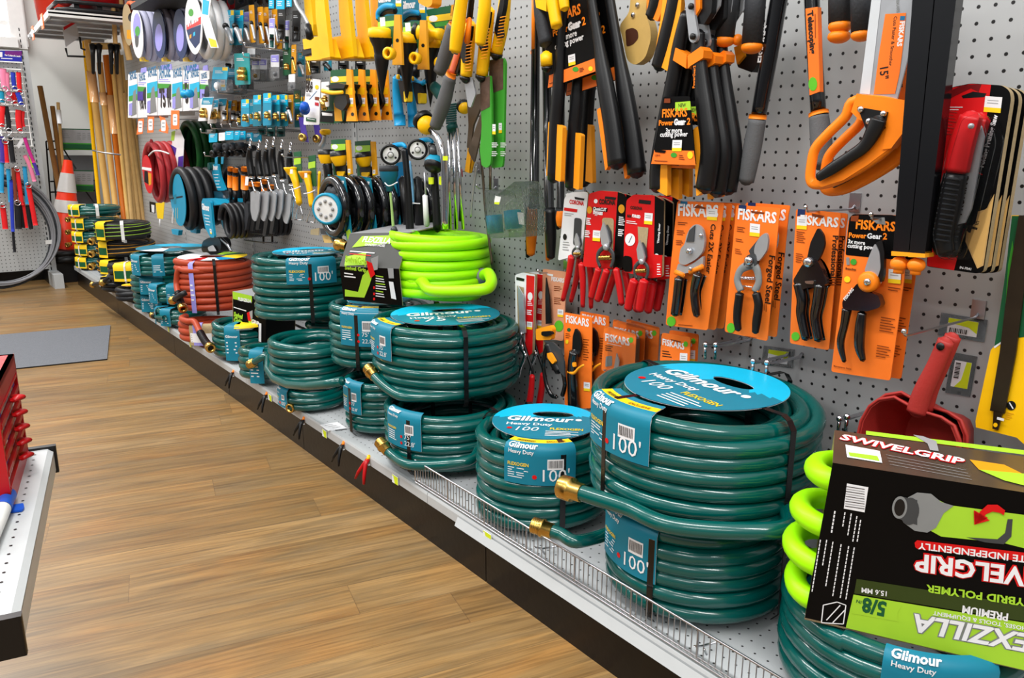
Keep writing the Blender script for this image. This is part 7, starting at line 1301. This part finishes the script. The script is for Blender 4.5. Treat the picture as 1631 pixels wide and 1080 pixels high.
I.P('card', [(474, 188), (482, 188), (490, 228), (480, 226)], purple); p = w(479, 220, .22); q = mpp(p); MB().lathe(p, (-.8, -.5, .1), [(0, 0), (q*3, 0), (q*4, q*.5), (q*6.5, 0), (q*6.5, -q*5)], brass, 16).build('brass_ring', I.t); dup(I.t, (.055, 0, -.004), 'round brass fitting on a purple card, right of two')
hook(449, 249, .4, 'hook tip pointing left in front of the trowel handles'); 
# ------------------------------------------------------------ trowels and orange weeders
tr_ = [(398, 'leftmost'), (412, 'second'), (424, 'third'), (435, 'fourth'), (448, 'fifth'), (462, 'sixth')]
for i, (x, nm) in enumerate(tr_):
    y0 = (234, 237, 236, 232, 236, 240)[i]; y1 = (289, 289, 289, 286, 293, 300)[i]; d = .30-.012*i
    I = It('hand_trowel' if i < 5 else 'hand_fork', nm+' black-handled steel hand tool in the row left of the yellow cultivators', 'trowel', x, y0, d, 'black-handled steel hand tools')
    I.T('handle', [(x-1, y0+4), (x-2, y0+22), (x+2, y1-6)], [4, 6, 6], blackp, flat=.9, k=14); I.T('ferrule', [(x-1, y0-3), (x-1, y0+4)], [1.8, 3.4], chrome); I.T('ring', [(x+2, y1-8), (x+2, y1-4)], [6.3, 6.3], chrome, rnd=False)
    mb = MB(); c = w(x, y0-8, d); r_ = mpp(c)*4; mb.tube([c+Vector((0, r_*math.cos(a), r_*math.sin(a))) for a in [2*math.pi*k/14 for k in range(14)]], r_*.22, chrome, 6, closed=True); mb.build('hang_ring', I.t)
    I.T('neck', [(x+2, y1), (x+5, y1+12), (x+8, y1+18)], [1.8, 1.6, 2], chrome)
    if i < 5: I.P('blade', rr([(x, y1+18), (x+10, y1+16), (x+15, y1+20), (x+13, y1+50), (x+8, y1+66), (x+3, y1+62), (x, y1+48)], 3), steel, t=.004)
    else:
        for k in (-1, 0, 1): I.T('tine', [(x+6, y1+14), (x+4+k*6, y1+30), (x+2+k*7, y1+52)], [1.6, 1.3, .9], chrome)
for i, (x, y0, y1) in enumerate(((366, 268, 300), (374, 270, 304), (389, 268, 303), (400, 292, 304), (409, 292, 302), (420, 288, 312), (431, 296, 308))):
    I = It('weeder_tool', ('leftmost', 'second', 'third, with a price sticker,', 'fourth', 'fifth', 'sixth', 'rightmost')[i]+' orange tube-handled weeding tool behind the trowels', 'garden tool', x, y0, .22, 'orange-handled weeding tools')
    r = 4.5 if i != 2 else 6; I.T('handle', [(x, y0), (x, y1)], [r, r], orange, flat=1, rnd=False); I.T('band', [(x, y0+6), (x, y0+12)], [r+.4, r+.4], blackp, flat=1, rnd=False); I.T('shaft', [(x, y1), (x+1, y1+20)], [r*.8, r*.6], blackp, flat=1)
    if i == 2: I.P('price_sticker', [(390, 283), (395, 283), (394, 297), (389, 297)], white_c, d=.03, t=.001)
    I.P('hooked_blade', rr([(x-2, y1+18), (x+4, y1+20), (x+6, y1+42), (x+2, y1+66), (x-3, y1+66), (x+0, y1+42)], 3), rubber if i in (1, 2) else blackp, t=.012)
for x in (419, 433): 
    I = It('sharpening_bar', 'flat black bar hanging behind the trowel blades, '+('left' if x == 419 else 'right')+' of two', 'garden tool', x, 340, .12, 'flat black bars'); I.T('bar', [(x, 330), (x, 388)], [3, 3], blackp, flat=.5)
I = It('wire_tray', 'thin black wire tray edge below the trowels', 'shelf fence', 410, 384, .2); I.T('rail', [(388, 384), (412, 387), (441, 388)], [1]*3, blackp, flat=1); I.T('rail', [(378, 374), (400, 373), (440, 377)], [.8]*3, blackp, flat=1)
# ============================================================ far corner: stakes, cone, rack, leash display, top shelf
def bp(px, py, y): return Plane((0, y, 0), (0, -1, 0)).hit(px, py)
def bplane(y): return Plane((0, y, 0), (0, -1, 0))
def stake(name, label, top, bot, r, m, y0=6.35, y1=6.5, grp=None, sq=True, tip=None, band=None, cat='stake'):
    a = bp(*top, y0); b = bp(*bot, y1); q = mpp(a)*r; b = a+(b-a)*(((DECK+.001 if y1 < 6.42 else 0)-a.z)/(b.z-a.z)) if cat == 'stake' else a+(b-a)*((0-a.z)/(b.z-a.z)); t = thing(name, label, cat, b, grp); mb = MB(); mb.tube([a, b], q, m, 4 if sq else 12, 1, (.7, -.7, .1) if sq else None); mb.build('shaft', t)
    if tip: MB().tube([a.lerp(b, -.0), a.lerp(b, tip)], q*1.04, wood_p if m is not wood_o else wood_o, 10).build('upper_end', t)
    if band: MB().tube([a.lerp(b, band[0]), a.lerp(b, band[1])], q*1.12, mat('clear_wrap', (196, 148, 100), .15), 6).build('shrink_wrap', t)
SG = 'long wooden and plastic stakes leaning at the end of the gondola'
stake('garden_stake', 'bright yellow plastic stake, leftmost of the leaning stakes', (132, 68), (158, 338), 3, yellow, grp=SG, sq=False)
stake('wooden_stake', 'pale pine stake with rounded top, left of the orange one', (137, 66), (172, 340), 6.5, wood_p, 6.3, 6.45, SG, tip=.0, band=(.12, .24))
stake('wooden_stake', 'pale pine stake between the tallest pine and the orange stake', (157, 102), (184, 340), 5.5, wood_p, 6.28, 6.4, SG, band=(.14, .2))
stake('wooden_stake', 'orange stained wooden stake', (167, 90), (196, 340), 6, wood_o, 6.25, 6.38, SG, band=(.18, .36))
for i, (a, b, r, m) in enumerate((((177, 105), (203, 350), 3.5, wood_p), ((184, 82), (208, 352), 5, wood_b), ((190, 120), (212, 330), 3, wood_b), ((196, 150), (218, 335), 4, wood_b), ((192, 90), (215, 350), 3, wood_p), ((204, 190), (226, 344), 4.5, wood_b), ((200, 130), (222, 330), 3, wood_p), ((211, 192), (230, 340), 4, wood_b), ((181, 95), (203, 335), 3, wood_d), ((154, 95), (160, 125), 2.5, blackp))):
    if m is blackp: continue
    stake('bamboo_stake', ('first', 'second', 'third', 'fourth', 'fifth', 'sixth', 'seventh', 'eighth', 'ninth')[i]+' of the slim bamboo and pine sticks right of the orange stake', a, b, r, m, 6.2+.01*i, 6.3+.01*i, SG, sq=i % 2 == 0)
for i, (a, b, r) in enumerate((((62, 140), (98, 330), 4), ((82, 172), (104, 330), 3.5), ((91, 166), (103, 320), 2.5))):
    stake('wooden_pole', ('tall brown', 'shorter brown', 'slim pale')[i]+' wooden pole leaning against the back wall beside the wire rack', a, b, r, wood_d if i < 2 else wood_b, 6.9, 6.8, 'wooden poles leaning at the back wall', False, cat='pole')
    if i == 2: pass
I = thing('price_wrap', 'small white printed wrap on the slim pale pole', 'label', bp(93, 190, 6.85)); MB().tube([bp(92, 178, 6.86), bp(94, 200, 6.85)], .016, white_c, 8).build('wrap', I)
# retaining cord
mb = MB(); mb.tube([bp(146, 242, 6.2), bp(165, 246, 6.15), bp(191, 249, 6.1)], .006, wire, 6); single(mb, 'retaining_wire', 'thin wire holding the stakes upright', 'wire', bp(165, 246, 6.15))
# green wire rack against the back wall
t = thing('wire_rack', 'black wire rack with green printed shelf strips against the back wall', 'rack', bp(110, 420, 6.9)); mb = MB()
for x0, y0, x1, y1 in ((72, 228, 90, 448), (80, 228, 100, 448), (72, 228, 150, 226), (72, 241, 146, 240), (79, 292, 150, 290), (79, 309, 150, 306), (100, 240, 120, 272), (135, 306, 152, 330), (95, 240, 112, 300)): mb.tube([bp(x0, y0, 6.95), bp(x1, y1, 6.95)], .006, blackp, 5)
for x in (76, 82, 88): mb.tube([bp(x, 228, 6.95), bp(x, 241, 6.95)], .003, blackp, 4)
mb.build('wire_frame', t); B = bplane(6.93)
for y in (208, 274):
    mb = MB(); mb.ppoly(B, [(97, y), (148, y+1), (148, y+24), (97, y+23)], .01, grey_c); deco(mb, B, [('f', [(97, y+22), (148, y+23), (148, y+34), (97, y+33)], green_c), ('l', (97, y), (148, y+1), greend, 1.6)]+[('L', (100, y+8), (10, 0), 3, (0, 3), gp)]+[('L', (122+8*k, y+7), (6, 0), 4, (0, 3), gp) for k in range(3)]); mb.ppoly(B, [(100, y+24), (147, y+25), (147, y+32), (100, y+31)], .012, greend, off=.01); mb.build('shelf_strip', t)
mb = MB(); mb.ppoly(bplane(7.1), [(84, 250), (150, 250), (162, 447), (104, 447)], .02, mat('dark_panel', (95, 96, 98), .6)); single(mb, 'grey_panel', 'dark grey panel standing behind the wire rack', 'panel', bp(120, 336, 7.1))
# traffic cone
a = bp(107, 258, 6.72); b = bp(103, 398, 6.72); t = thing('traffic_cone', 'orange traffic cone with two reflective white bands beside the hose stack', 'traffic cone', (b.x, b.y, b.z)); Hc = (a-b).length; ra, rb = mpp(a)*6, mpp(b)*26; ax = (a-b).normalized()
def band(h0, h1, m, nm, e=0): r = lambda h: rb+(ra-rb)*h/Hc; MB().lathe(b, ax, [(r(h0)+e, h0), (r(h1)+e, h1)]+([(0, h1+.003)] if h1 >= Hc else []), m, 28).build(nm, t)
band(0, Hc, cone_o, 'cone_body')
for h0, h1 in ((.41, .55), (.64, .855)): band(Hc*h0, Hc*h1, cone_w, 'reflective_band', .004)
mb = MB(); mb.lathe(b+Vector((0, 0, -.09)), (0, 0, 1), [(0, 0), (.19, 0), (.195, .02), (.19, .045), (.17, .05), (.19, .055), (.19, .08), (.15, .09), (0, .09)], blackp, 24); mb.build('rubber_base', t)
st = MB(); st.box((b.x, b.y, (b.z-.092)/2), (.3, .3, b.z-.093), blackp); single(st, 'black_crate', 'black box underneath the traffic cone, in the dark corner', 'crate', (b.x, b.y, 0))
# leash display gondola
YL = 6.55; BL_ = bplane(YL); t = thing('pegboard_display', 'grey pegboard display with wire grid and purple header at the left edge', 'display stand', bp(40, 460, YL))
legb = mk_peg('pegboard_far', .01, .01, 'X', (176, 178, 178))
tl = bp(-60, 84, YL); tr1 = bp(38, 84, YL); zb_ = bp(40, 434, YL).z; xr = bp(74, 434, YL)
p = [bp(-70, 88, YL), bp(39, 86, YL), bp(78, 432, YL), bp(-70, 440, YL)]; xl, xr_ = -.6, (bp(60, 300, YL).x)
mb = MB(); mb.prism([(xl, YL, zb_), (xr_, YL, zb_), (xr_, YL, tr1.z), (xl, YL, tr1.z)], (0, .03, 0), legb); mb.build('pegboard', t)
mb = MB(); mb.box((xr_+.02, YL+.0, tr1.z/2), (.045, .06, tr1.z), shelf_m)
for z in range(46): mb.box((xr_+.008, YL-.0315, .12+z*.036), (.006, .002, .02), blackp)
mb.build('upright', t); mb = MB(); mb.box((xr_+.02, YL-.1, .05), (.06, .28, .1), shelf_m); mb.build('foot', t)
mb = MB(); mb.box(((xl+xr_)/2, YL+.3, zb_/2), (xr_-xl, .04, zb_), blackp); mb.build('dark_base', t)
h0, h1 = bp(0, 86, YL-.04), bp(33, 100, YL-.04); Bh = bplane(YL-.04); mb = MB(); mb.ppoly(Bh, [(-40, 84), (33, 84), (33, 101), (-40, 98)], .012, mat('header_blue', (35, 40, 160), .4), D) if False else mb.ppoly(Bh, [(-40, 84), (33, 84), (33, 101), (-40, 98)], .012, mat('header_blue', (35, 40, 160), .4)); deco(mb, Bh, [('f', [(6, 84.5), (33, 84.5), (33, 92), (6, 92)], mat('header_violet', (110, 30, 120), .4)), ('t', 'Pet Collars & Leads', (6, 92), (31, 94), white_c, 1.3, .04), ('L', (0, 96), (26, 1), 1, (0, 2), white_c), ('f', [(-3, 86), (2, 86), (2, 94), (-3, 94)], white_c)]); mb.build('header_sign', t)
mb = MB(); zt_, zb2 = bp(33, 104, YL).z, bp(50, 236, YL).z
for k in range(13): z = zt_+(zb2-zt_)*k/12; mb.tube([(xl, YL-.05, z), (xr_-.0, YL-.05, z)], .0045, white_m, 5)
for k in range(5): x = xr_-.01-k*.17; mb.tube([(x, YL-.052, zt_), (x, YL-.052, zb2)], .0045, white_m, 5)
mb.build('wire_grid', t)
LG = 'leashes and collars hanging on the display'
leash = [  # pts, half width px, material, label
 ([(3, 112), (4, 128), (6, 145)], 4.5, pink, 'pink collar at the upper left of the display'), ([(9, 118), (10, 140), (12, 152)], 3.5, pink, 'second pink collar, longer, in the top row'), ([(19, 118), (20, 132), (22, 145)], 3.2, bluew, 'blue collar in the top row'), ([(28, 118), (29, 135), (30, 150)], 3.4, redw, 'red collar at the right of the top row'),
 ([(1, 148), (2, 166)], 3.5, aqua, 'teal collar in the second row'), ([(11, 152), (13, 164)], 3.5, pink, 'pink buckle hanging below the pink collar'), ([(19, 150), (21, 162), (23, 168)], 4, redw, 'red collar in the second row'), ([(26, 150), (30, 160), (33, 170)], 3.6, bluew, 'blue collar in the second row'),
 ([(3, 172), (2, 190), (2, 205)], 3.5, redw, 'red collar at the left of the third row'), ([(8, 172), (12, 195), (13, 212)], 3.4, blackw, 'black collar in the third row'), ([(28, 178), (28, 195), (31, 212)], 4.2, redw, 'large red collar in the third row'), ([(35, 180), (34, 196), (36, 205)], 3, redw, 'red collar edge in the third row'),
 ([(1, 220), (3, 245), (3, 262)], 3.5, purple, 'purple leash at the left of the lower group'), ([(7, 228), (8, 245), (10, 262)], 3.5, redw, 'red leash in the lower group'), ([(15, 222), (17, 240), (20, 262)], 3.6, blackw, 'black leash in the lower group'), ([(38, 222), (44, 240), (53, 262)], 2.6, magenta, 'magenta leash slanting down at the right'), ([(40, 225), (46, 245), (51, 270)], 2, lime_l, 'thin lime leash next to the magenta one'), ([(38, 250), (46, 266), (54, 292)], 3, pink, 'pink leash end at the right of the lower group'), ([(52, 262), (56, 270), (60, 282)], 2.6, purple, 'purple rope end at the far right'),
 ([(2, 262), (2, 285), (2, 310)], 3, cyanw, 'cyan leash at the left edge'), ([(12, 272), (14, 300), (16, 325)], 3, cyanw, 'cyan patterned leash, left of the brown one'), ([(20, 270), (22, 295), (25, 325)], 2.6, brownw, 'brown patterned leash between cyan and red ones'), ([(26, 272), (30, 300), (34, 330)], 3.4, redw, 'bright red leash in the middle'), ([(38, 268), (41, 300), (43, 328)], 3, cyanw, 'second cyan patterned leash, right of the bright red one'), ([(44, 298), (50, 330), (56, 362)], 3.6, redw, 'red leash ending lowest at the right'),
 ([(3, 330), (6, 350), (8, 368)], 4, redw, 'red leash end at the lower left'), ([(17, 290), (18, 330), (20, 372)], 2.6, bluew, 'long dark blue leash, longest of all'), ([(20, 370), (21, 385), (23, 405)], 2, blackw, 'lowest black leash tip below the dark blue leash'), ([(27, 326), (28, 345), (29, 368)], 4.5, blackw, 'black leash handle, left of three'), ([(35, 326), (36, 345), (36, 366)], 3, blackw, 'black leash handle, middle of three'), ([(43, 330), (46, 350), (49, 368)], 3, blackw, 'black leash handle, right of three'), ([(36, 325), (39, 345), (42, 366)], 2.2, redw, 'narrow red leash between black handles')]
for pts, hw, m, lb in leash:
    mb = MB(); y = YL-.17-.02*(hw % 1)*3; P = [bp(a, b, y) for a, b in smooth([(a, b, 0) for a, b in pts]) and [(q[0], q[1]) for q in smooth([(a, b, 0) for a, b in pts])]]; mb.tube(P, mpp(P[0])*hw, m, 8, .3, (0, 1, 0)); o = mb.build('webbing', None)
    L = P[0]; 
    for v in o.data.vertices: v.co -= L
    t_ = thing('leash' if pts[-1][1] > 215 else 'collar', lb, 'leash' if pts[-1][1] > 215 else 'collar', L, LG); o.parent = t_
    if hw > 3.1: q = P[-1] if pts[-1][1] < 215 else P[0]; MB().tube([q+Vector((0, -.012, 0))+Vector((math.cos(a)*.018, 0, math.sin(a)*.018)) for a in [k*.785 for k in range(8)]], .004, chrome, 6, closed=True).build('metal_ring', t_)
# tag on display
mb = MB(); mb.ppoly(bplane(YL-.18), [(25, 235), (34, 222), (38, 226), (29, 240)], .002, white_c); single(mb, 'hang_tag', 'white hang tag tilted among the leashes', 'tag', bp(31, 231, YL-.18))
mb = MB(); mb.ppoly(bplane(YL-.12), [(72, 386), (88, 384), (88, 391), (72, 392)], .01, white_m); single(mb, 'white_bracket', 'short white bracket between the display upright and the cone', 'bracket', bp(80, 388, YL-.12))
# coil of grey wire tubing on the floor
hose_g = mat('grey_tubing', (120, 120, 124), .35); mb = MB(); c = bp(-8, 388, YL-.06); t = thing('wire_coil', 'large coil of grey tubing leaning against the display base', 'coil', (c.x, c.y, 0)); 
for i in range(12):
    r = .35+.006*(i % 4); P = []
    for k in range(48): a = 2*math.pi*k/48; P.append((c.x-.02+.004*i+(r)*math.cos(a), YL-.05-.008*(i % 6)-.09*(1-math.sin(a))*.5, max(.012, .385+r*math.sin(a)+.004*i-.0)))
    mb.tube(P, .0075, hose_g if i % 3 else rubber, 6, closed=True)
mb.build('coiled_tube', t)
# ------------------------------------------------------------ top shelf with orange buckets
sh = thing('overhead_shelf', 'sheet metal overhead shelf with white front edge, top left', 'shelf', w(110, 30, .2))
Zs = 1.86; F_ = [onz(40, 50, Zs), onz(72, 18, Zs), onz(170, 36, Zs)]
A0, A1 = ony_ = bp(72, 18, 6.1), bp(172, 37, 6.1)
A = Plane((0, 6.6, 0), (0, -1, 0)).hit(42, 58); pts = [bp(42, 58, 6.75), bp(74, 18, 5.9), bp(176, 37, 5.9), bp(176, 70, 6.75)]
z_ = pts[1].z; P_ = [Vector((bp(42, 58, 6.75).x, 6.75, bp(42, 58, 6.75).z)), pts[1], Vector((WX, 5.9, pts[2].z)), Vector((WX, 6.75, pts[0].z))]
base = [onz(46, 56, 1.98), onz(73, 20, 1.98)]
zz = 1.95; q0 = onz(44, 57, zz); q1 = onz(74, 17, zz)
yv = 5.75; q = bp(74, 18, yv); z_ = q.z; x0 = q.x; qf = onz(44, 57, z_)
mb = MB(); mb.prism([(x0, yv, z_), (WX-.02, yv, z_), (WX-.02, yv, z_-.035), (x0, yv, z_-.035)], (0, .012, 0), white_m); mb.prism([(x0, yv, z_), (x0+.001, yv, z_-.035), (qf.x, qf.y, z_-.035), (qf.x, qf.y, z_)], (.012, .004, 0), white_m); mb.build('front_edge', sh)
mb = MB(); mb.prism([(x0, yv, z_-.02), (WX-.02, yv, z_-.02), (WX-.02, qf.y, z_-.02), (qf.x, qf.y, z_-.02)], (0, 0, .01), steel)
for k in range(5): yk = yv+(qf.y-yv)*(k+.5)/5; mb.box(((x0+WX)/2, yk, z_-.028), (WX-x0-.06, .05, .018), steel)
mb.build('metal_deck', sh)
for i, (a, b) in enumerate(((52, 50), (66, 35))):
    m = MB(); c = Vector((x0+(qf.x-x0)*(.75-.5*i)-.004, yv+(qf.y-yv)*(.75-.5*i), z_-.03)); m.box(c, (.004, .09, .09), orange_c); m.box(c+Vector((-.003, 0, .0)), (.002, .06, .05), white_c); single(m, 'price_flag', ('farther', 'nearer')[i]+' orange price flag on the overhead shelf edge', 'price tag', c)
bk = MB(); c = Vector((x0+.22, yv+.75, z_)); t = thing('plastic_bucket', 'large bright orange bucket standing on the overhead shelf', 'bucket', c); bk.lathe(c, (0, 0, 1), [(0, 0), (.17, 0), (.21, .5), (.22, .5), (.22, .52), (.2, .52)], cone_o, 32); bk.build('bucket_wall', t)
t = thing('plastic_bucket', 'red bucket on a black dolly on the overhead shelf', 'bucket', Vector((x0+.3, yv+.27, z_+.085))); c2 = Vector((x0+.3, yv+.27, z_+.085)); MB().lathe(c2, (0, 0, 1), [(0, 0), (.19, 0), (.22, .45), (.2, .45)], red_p, 32).build('bucket_wall', t)
mb = MB(); d0 = Vector((x0+.27, yv+.19, z_))
t = thing('bucket_dolly', 'flat black grid dolly under the red bucket', 'dolly', d0)
for zz_ in (.0, .045): mb.tube([d0+Vector((x_, y_, zz_+.02)) for x_, y_ in ((-.2, -.1), (-.15, -.15), (.2, -.15), (.25, -.1), (.25, .27), (-.2, .27))], .014, blackp, 6, closed=True)
for x_ in (-.1, .03, .16): mb.box(d0+Vector((x_, .05, .04)), (.03, .36, .04), blackp)
mb.build('grid_frame', t)
# hanging clip sign and dark rod under the shelf
t = thing('wire_sign_holder', 'grey sign card in a black wire holder hanging beneath the overhead shelf', 'sign', bp(118, 60, 6.1)); mb = MB(); mb.ppoly(bplane(6.1), [(97, 46), (118, 34), (125, 62), (103, 78)], .004, mat('sign_grey', (190, 190, 192), .4)); deco(mb, bplane(6.1), [('f', [(99, 46), (117, 36), (118, 40), (100, 51)], red_c)]); mb.build('sign_card', t)
MB().tube([bp(125, 62, 6.09), bp(128, 80, 6.05), bp(134, 82, 6.05)], .007, blackp, 6).tube([bp(103, 80, 6.08), bp(106, 92, 6.05), bp(134, 93, 6.05)], .007, blackp, 6).build('wire_holder', t)
t = thing('tool_rail', 'pale wooden rail with black clips above the leaning stakes', 'rail', w(165, 76, .3)); MB().tube([bp(140, 76, 6.1), bp(190, 76, 6.1)], .022, wood_p, 10).build('rail', t)
for x in (146, 156, 175, 184): MB().tube([bp(x, 74, 6.06), bp(x, 88, 6.06), bp(x+1, 120, 6.06)], [.022, .014, .01], blackp, 8, rnd=True).build('clip', t)
for i, (a, b, c_, r) in enumerate((((176, -20), (180, 40), (182, 72), 3.5), ((186, -20), (196, 60), (205, 98), 5))):
    mb = MB(); mb.tube([bp(*p_, 5.9) for p_ in (a, b, c_)], mpp(bp(*b, 5.9))*r, wood_b, 8); single(mb, 'wooden_pole', ('slim', 'thicker curved')[i]+' pale wooden pole hanging at the top right of the overhead shelf', 'pole', bp(*c_, 5.9))
mb = MB(); mb.prism([w(205, -8, .55), w(330, -8, .55), w(330, -3, .55), w(210, 8, .55), w(205, 6, .55)], (.5, 0, 0), rubber); 
mb2 = MB(); y_a, y_b = w(205, 0, .4).y, w(318, 0, .4).y; zt = w(260, -14, .4).z; mb2.box((WX-.2, (y_a+y_b)/2, zt+.01), (.4, y_a-y_b, .025), rubber); single(mb2, 'dark_shelf', 'dark shelf panel at the top edge above the pale grey hoses', 'shelf', (WX-.2, (y_a+y_b)/2, zt))
# ============================================================ end cap display in the left foreground
ZE_ = .45; e0 = onz(18, 985, ZE_); e1 = onz(77, 718, ZE_); ed = (e1-e0).normalized(); en = Vector((ed.y, -ed.x, 0)); inn = -en
t = thing('end_cap_shelf', 'low grey perforated display shelf with black corner caps in the left foreground', 'shelving', e0)
L_ = (e1-e0).length; Wd = .5
def ec(a, b, z): return e0+ed*a+inn*b+Vector((0, 0, z))
m = MB(); m.prism([ec(0, 0, 0), ec(L_, 0, 0), ec(L_, Wd, 0), ec(0, Wd, 0)], (0, 0, -.012), shelf_m)
for i in range(int(L_/.0254)):
    for j, b in enumerate((.018, .043)):
        for a_ in (i*.0254+.012+.006*(j == 1),): c = ec(a_, b, .0006); m.add([c+Vector((math.cos(k)*.0022, math.sin(k)*.0022, 0)) for k in [q*1.047 for q in range(6)]], [tuple(range(6))], blackp)
for i in range(int(L_/.0254)):
    c = ec(i*.0254+.012, .075, .0006); m.add([c+Vector((math.cos(k)*.002, math.sin(k)*.002, 0)) for k in [q*1.047 for q in range(6)]], [tuple(range(6))], blackp)
m.build('shelf_deck', t)
m = MB(); m.prism([ec(.002, 0, 0), ec(L_-.002, 0, 0), ec(L_-.002, -.008, -.006), ec(.002, -.008, -.006)], (0, 0, -.003), shelf_m); m.prism([ec(.002, -.008, -.006), ec(L_-.002, -.008, -.006), ec(L_-.002, -.008, -.04), ec(.002, -.008, -.04)], inn*.006, mat('channel_grey', (200, 202, 202), .35)); m.build('price_channel', t)
for a_ in (-.012, L_+.0):
    m = MB(); m.prism([ec(a_, -.012, .004), ec(a_+.012, -.012, .004), ec(a_+.012, Wd, .004), ec(a_, Wd, .004)], (0, 0, -.05), blackp); m.build('corner_cap', t, .003)
m = MB(); m.prism([ec(0, .22, -.012), ec(L_, .22, -.012), ec(L_, .22, -.449), ec(0, .22, -.449)], inn*.02, mat('under_shelf_shade_dark', (28, 24, 22), .5)); m.prism([ec(0, .22, -.012), ec(0, .5, -.012), ec(0, .5, -.449), ec(0, .22, -.449)], ed*.02, mat('under_shelf_shade_dark')); m.build('shade_base_panel', t)  # dark panels added below the deck to deepen the shade under the overhang
# red cabinet with small-parts drawers
R0 = ZE_; f_a = onz(19, 793, R0+.0); 
cb_ = Plane(e0+inn*.028, en); pA = cb_.hit(19, 795); pB = cb_.hit(48, 733); pC = cb_.hit(26, 559); 
a0_ = (pA-e0).dot(ed); a1_ = (pB-e0).dot(ed); top = pC.z; b0 = .028; Dp = .3; zc = lambda z: z-ZE_
t = thing('parts_cabinet', 'glossy red metal cabinet with five clear-fronted drawers standing on the end cap shelf', 'cabinet', ec(a0_, b0, 0))
Hh = top-ZE_; wd2 = a1_-a0_; th = .008
m = MB(); m.prism([ec(a0_, b0, 0), ec(a0_, b0+Dp, 0), ec(a0_, b0+Dp, Hh), ec(a0_, b0, Hh)], ed*th, redx); m.prism([ec(a1_, b0, 0), ec(a1_, b0+Dp, 0), ec(a1_, b0+Dp, Hh), ec(a1_, b0, Hh)], -ed*th, redx)
m.prism([ec(a0_, b0, Hh), ec(a1_, b0, Hh), ec(a1_, b0+Dp, Hh), ec(a0_, b0+Dp, Hh)], (0, 0, -.008), redx); m.prism([ec(a0_, b0, 0), ec(a1_, b0, 0), ec(a1_, b0, .028), ec(a0_, b0, .028)], inn*.008, redx); m.prism([ec(a0_, b0, Hh), ec(a1_, b0, Hh), ec(a1_, b0, Hh-.03), ec(a0_, b0, Hh-.03)], inn*.008, redx); m.prism([ec(a0_, b0+Dp, 0), ec(a1_, b0+Dp, 0), ec(a1_, b0+Dp, Hh), ec(a0_, b0+Dp, Hh)], -inn*.008, redx)
m.build('cabinet_shell', t, .0015)
nD = 5; z0 = .028; dz = (Hh-.03-.028)/nD; card_m = mat('drawer_card', (175, 145, 85), .5, noise=.5, nscale=50)
rnd = random.Random(4)
for i in range(nD):
    za, zb = z0+i*dz+.003, z0+(i+1)*dz-.007; m = MB(); m.prism([ec(a0_+th, b0+.006, za), ec(a1_-th, b0+.006, za), ec(a1_-th, b0+.006, zb), ec(a0_+th, b0+.006, zb)], inn*.2, card_m)
    x = a0_+th+.006
    while x < a1_-th-.02: ww = rnd.uniform(.012, .035); hh = rnd.uniform(.4, .85)*(zb-za); m.prism([ec(x, b0+.004, za+.002), ec(x+ww, b0+.004, za+.002), ec(x+ww, b0+.004, za+hh), ec(x, b0+.004, za+hh)], inn*.004, rnd.choice([white_c, grey_c, card_m, purple, steel])); x += ww+.004
    d_ = m.build('drawer', t)
    m = MB(); m.prism([ec(a0_+th, b0-.001, zb+.002), ec(a1_-th, b0-.001, zb+.002), ec(a1_-th, b0-.001, zb+.006), ec(a0_+th, b0-.001, zb+.006)], inn*.008, redx); m.prism([ec(a0_+th, b0-.001, za-.004), ec(a1_-th, b0-.001, za-.004), ec(a1_-th, b0-.001, za+.0), ec(a0_+th, b0-.001, za+.0)], inn*.006, redx); m.build('drawer_rail', t)
    ac = a0_+wd2*.52; m = MB(); m.tube([ec(ac-.012, b0-.004, za+dz*.22), ec(ac, b0-.014, za+dz*.26), ec(ac+.012, b0-.004, za+dz*.22)], [.006, .008, .006], redx, 10, .6, (0, 0, 1), rnd=True); m.build('drawer_pull', d_)
# blue-capped tube on the shelf
p = onz(9, 800, ZE_+.022); t = thing('caulk_tube', 'white tube with bright blue cap and flat blue tab lying on the end cap shelf', 'tube', p); ax = (onz(0, 822, ZE_+.022)-onz(14, 790, ZE_+.022)).normalized()
MB().lathe(onz(15, 790, ZE_+.014), ax, [(0, 0), (.009, 0), (.011, .004), (.011, .04), (.012, .042), (.012, .056)], royal, 20).build('cap', t); MB().lathe(onz(15, 790, ZE_+.014)+ax*.056, ax, [(.0115, 0), (.0115, .12), (0, .12)], white_m, 20).build('tube_body', t)
m = MB(); Q = [onz(*q_, ZE_+.004) for q_ in rr([(14, 808), (38, 804), (40, 811), (36, 815), (12, 818)], 2)]; m.prism(Q, (0, 0, -.003), royal); m.build('tab', t)
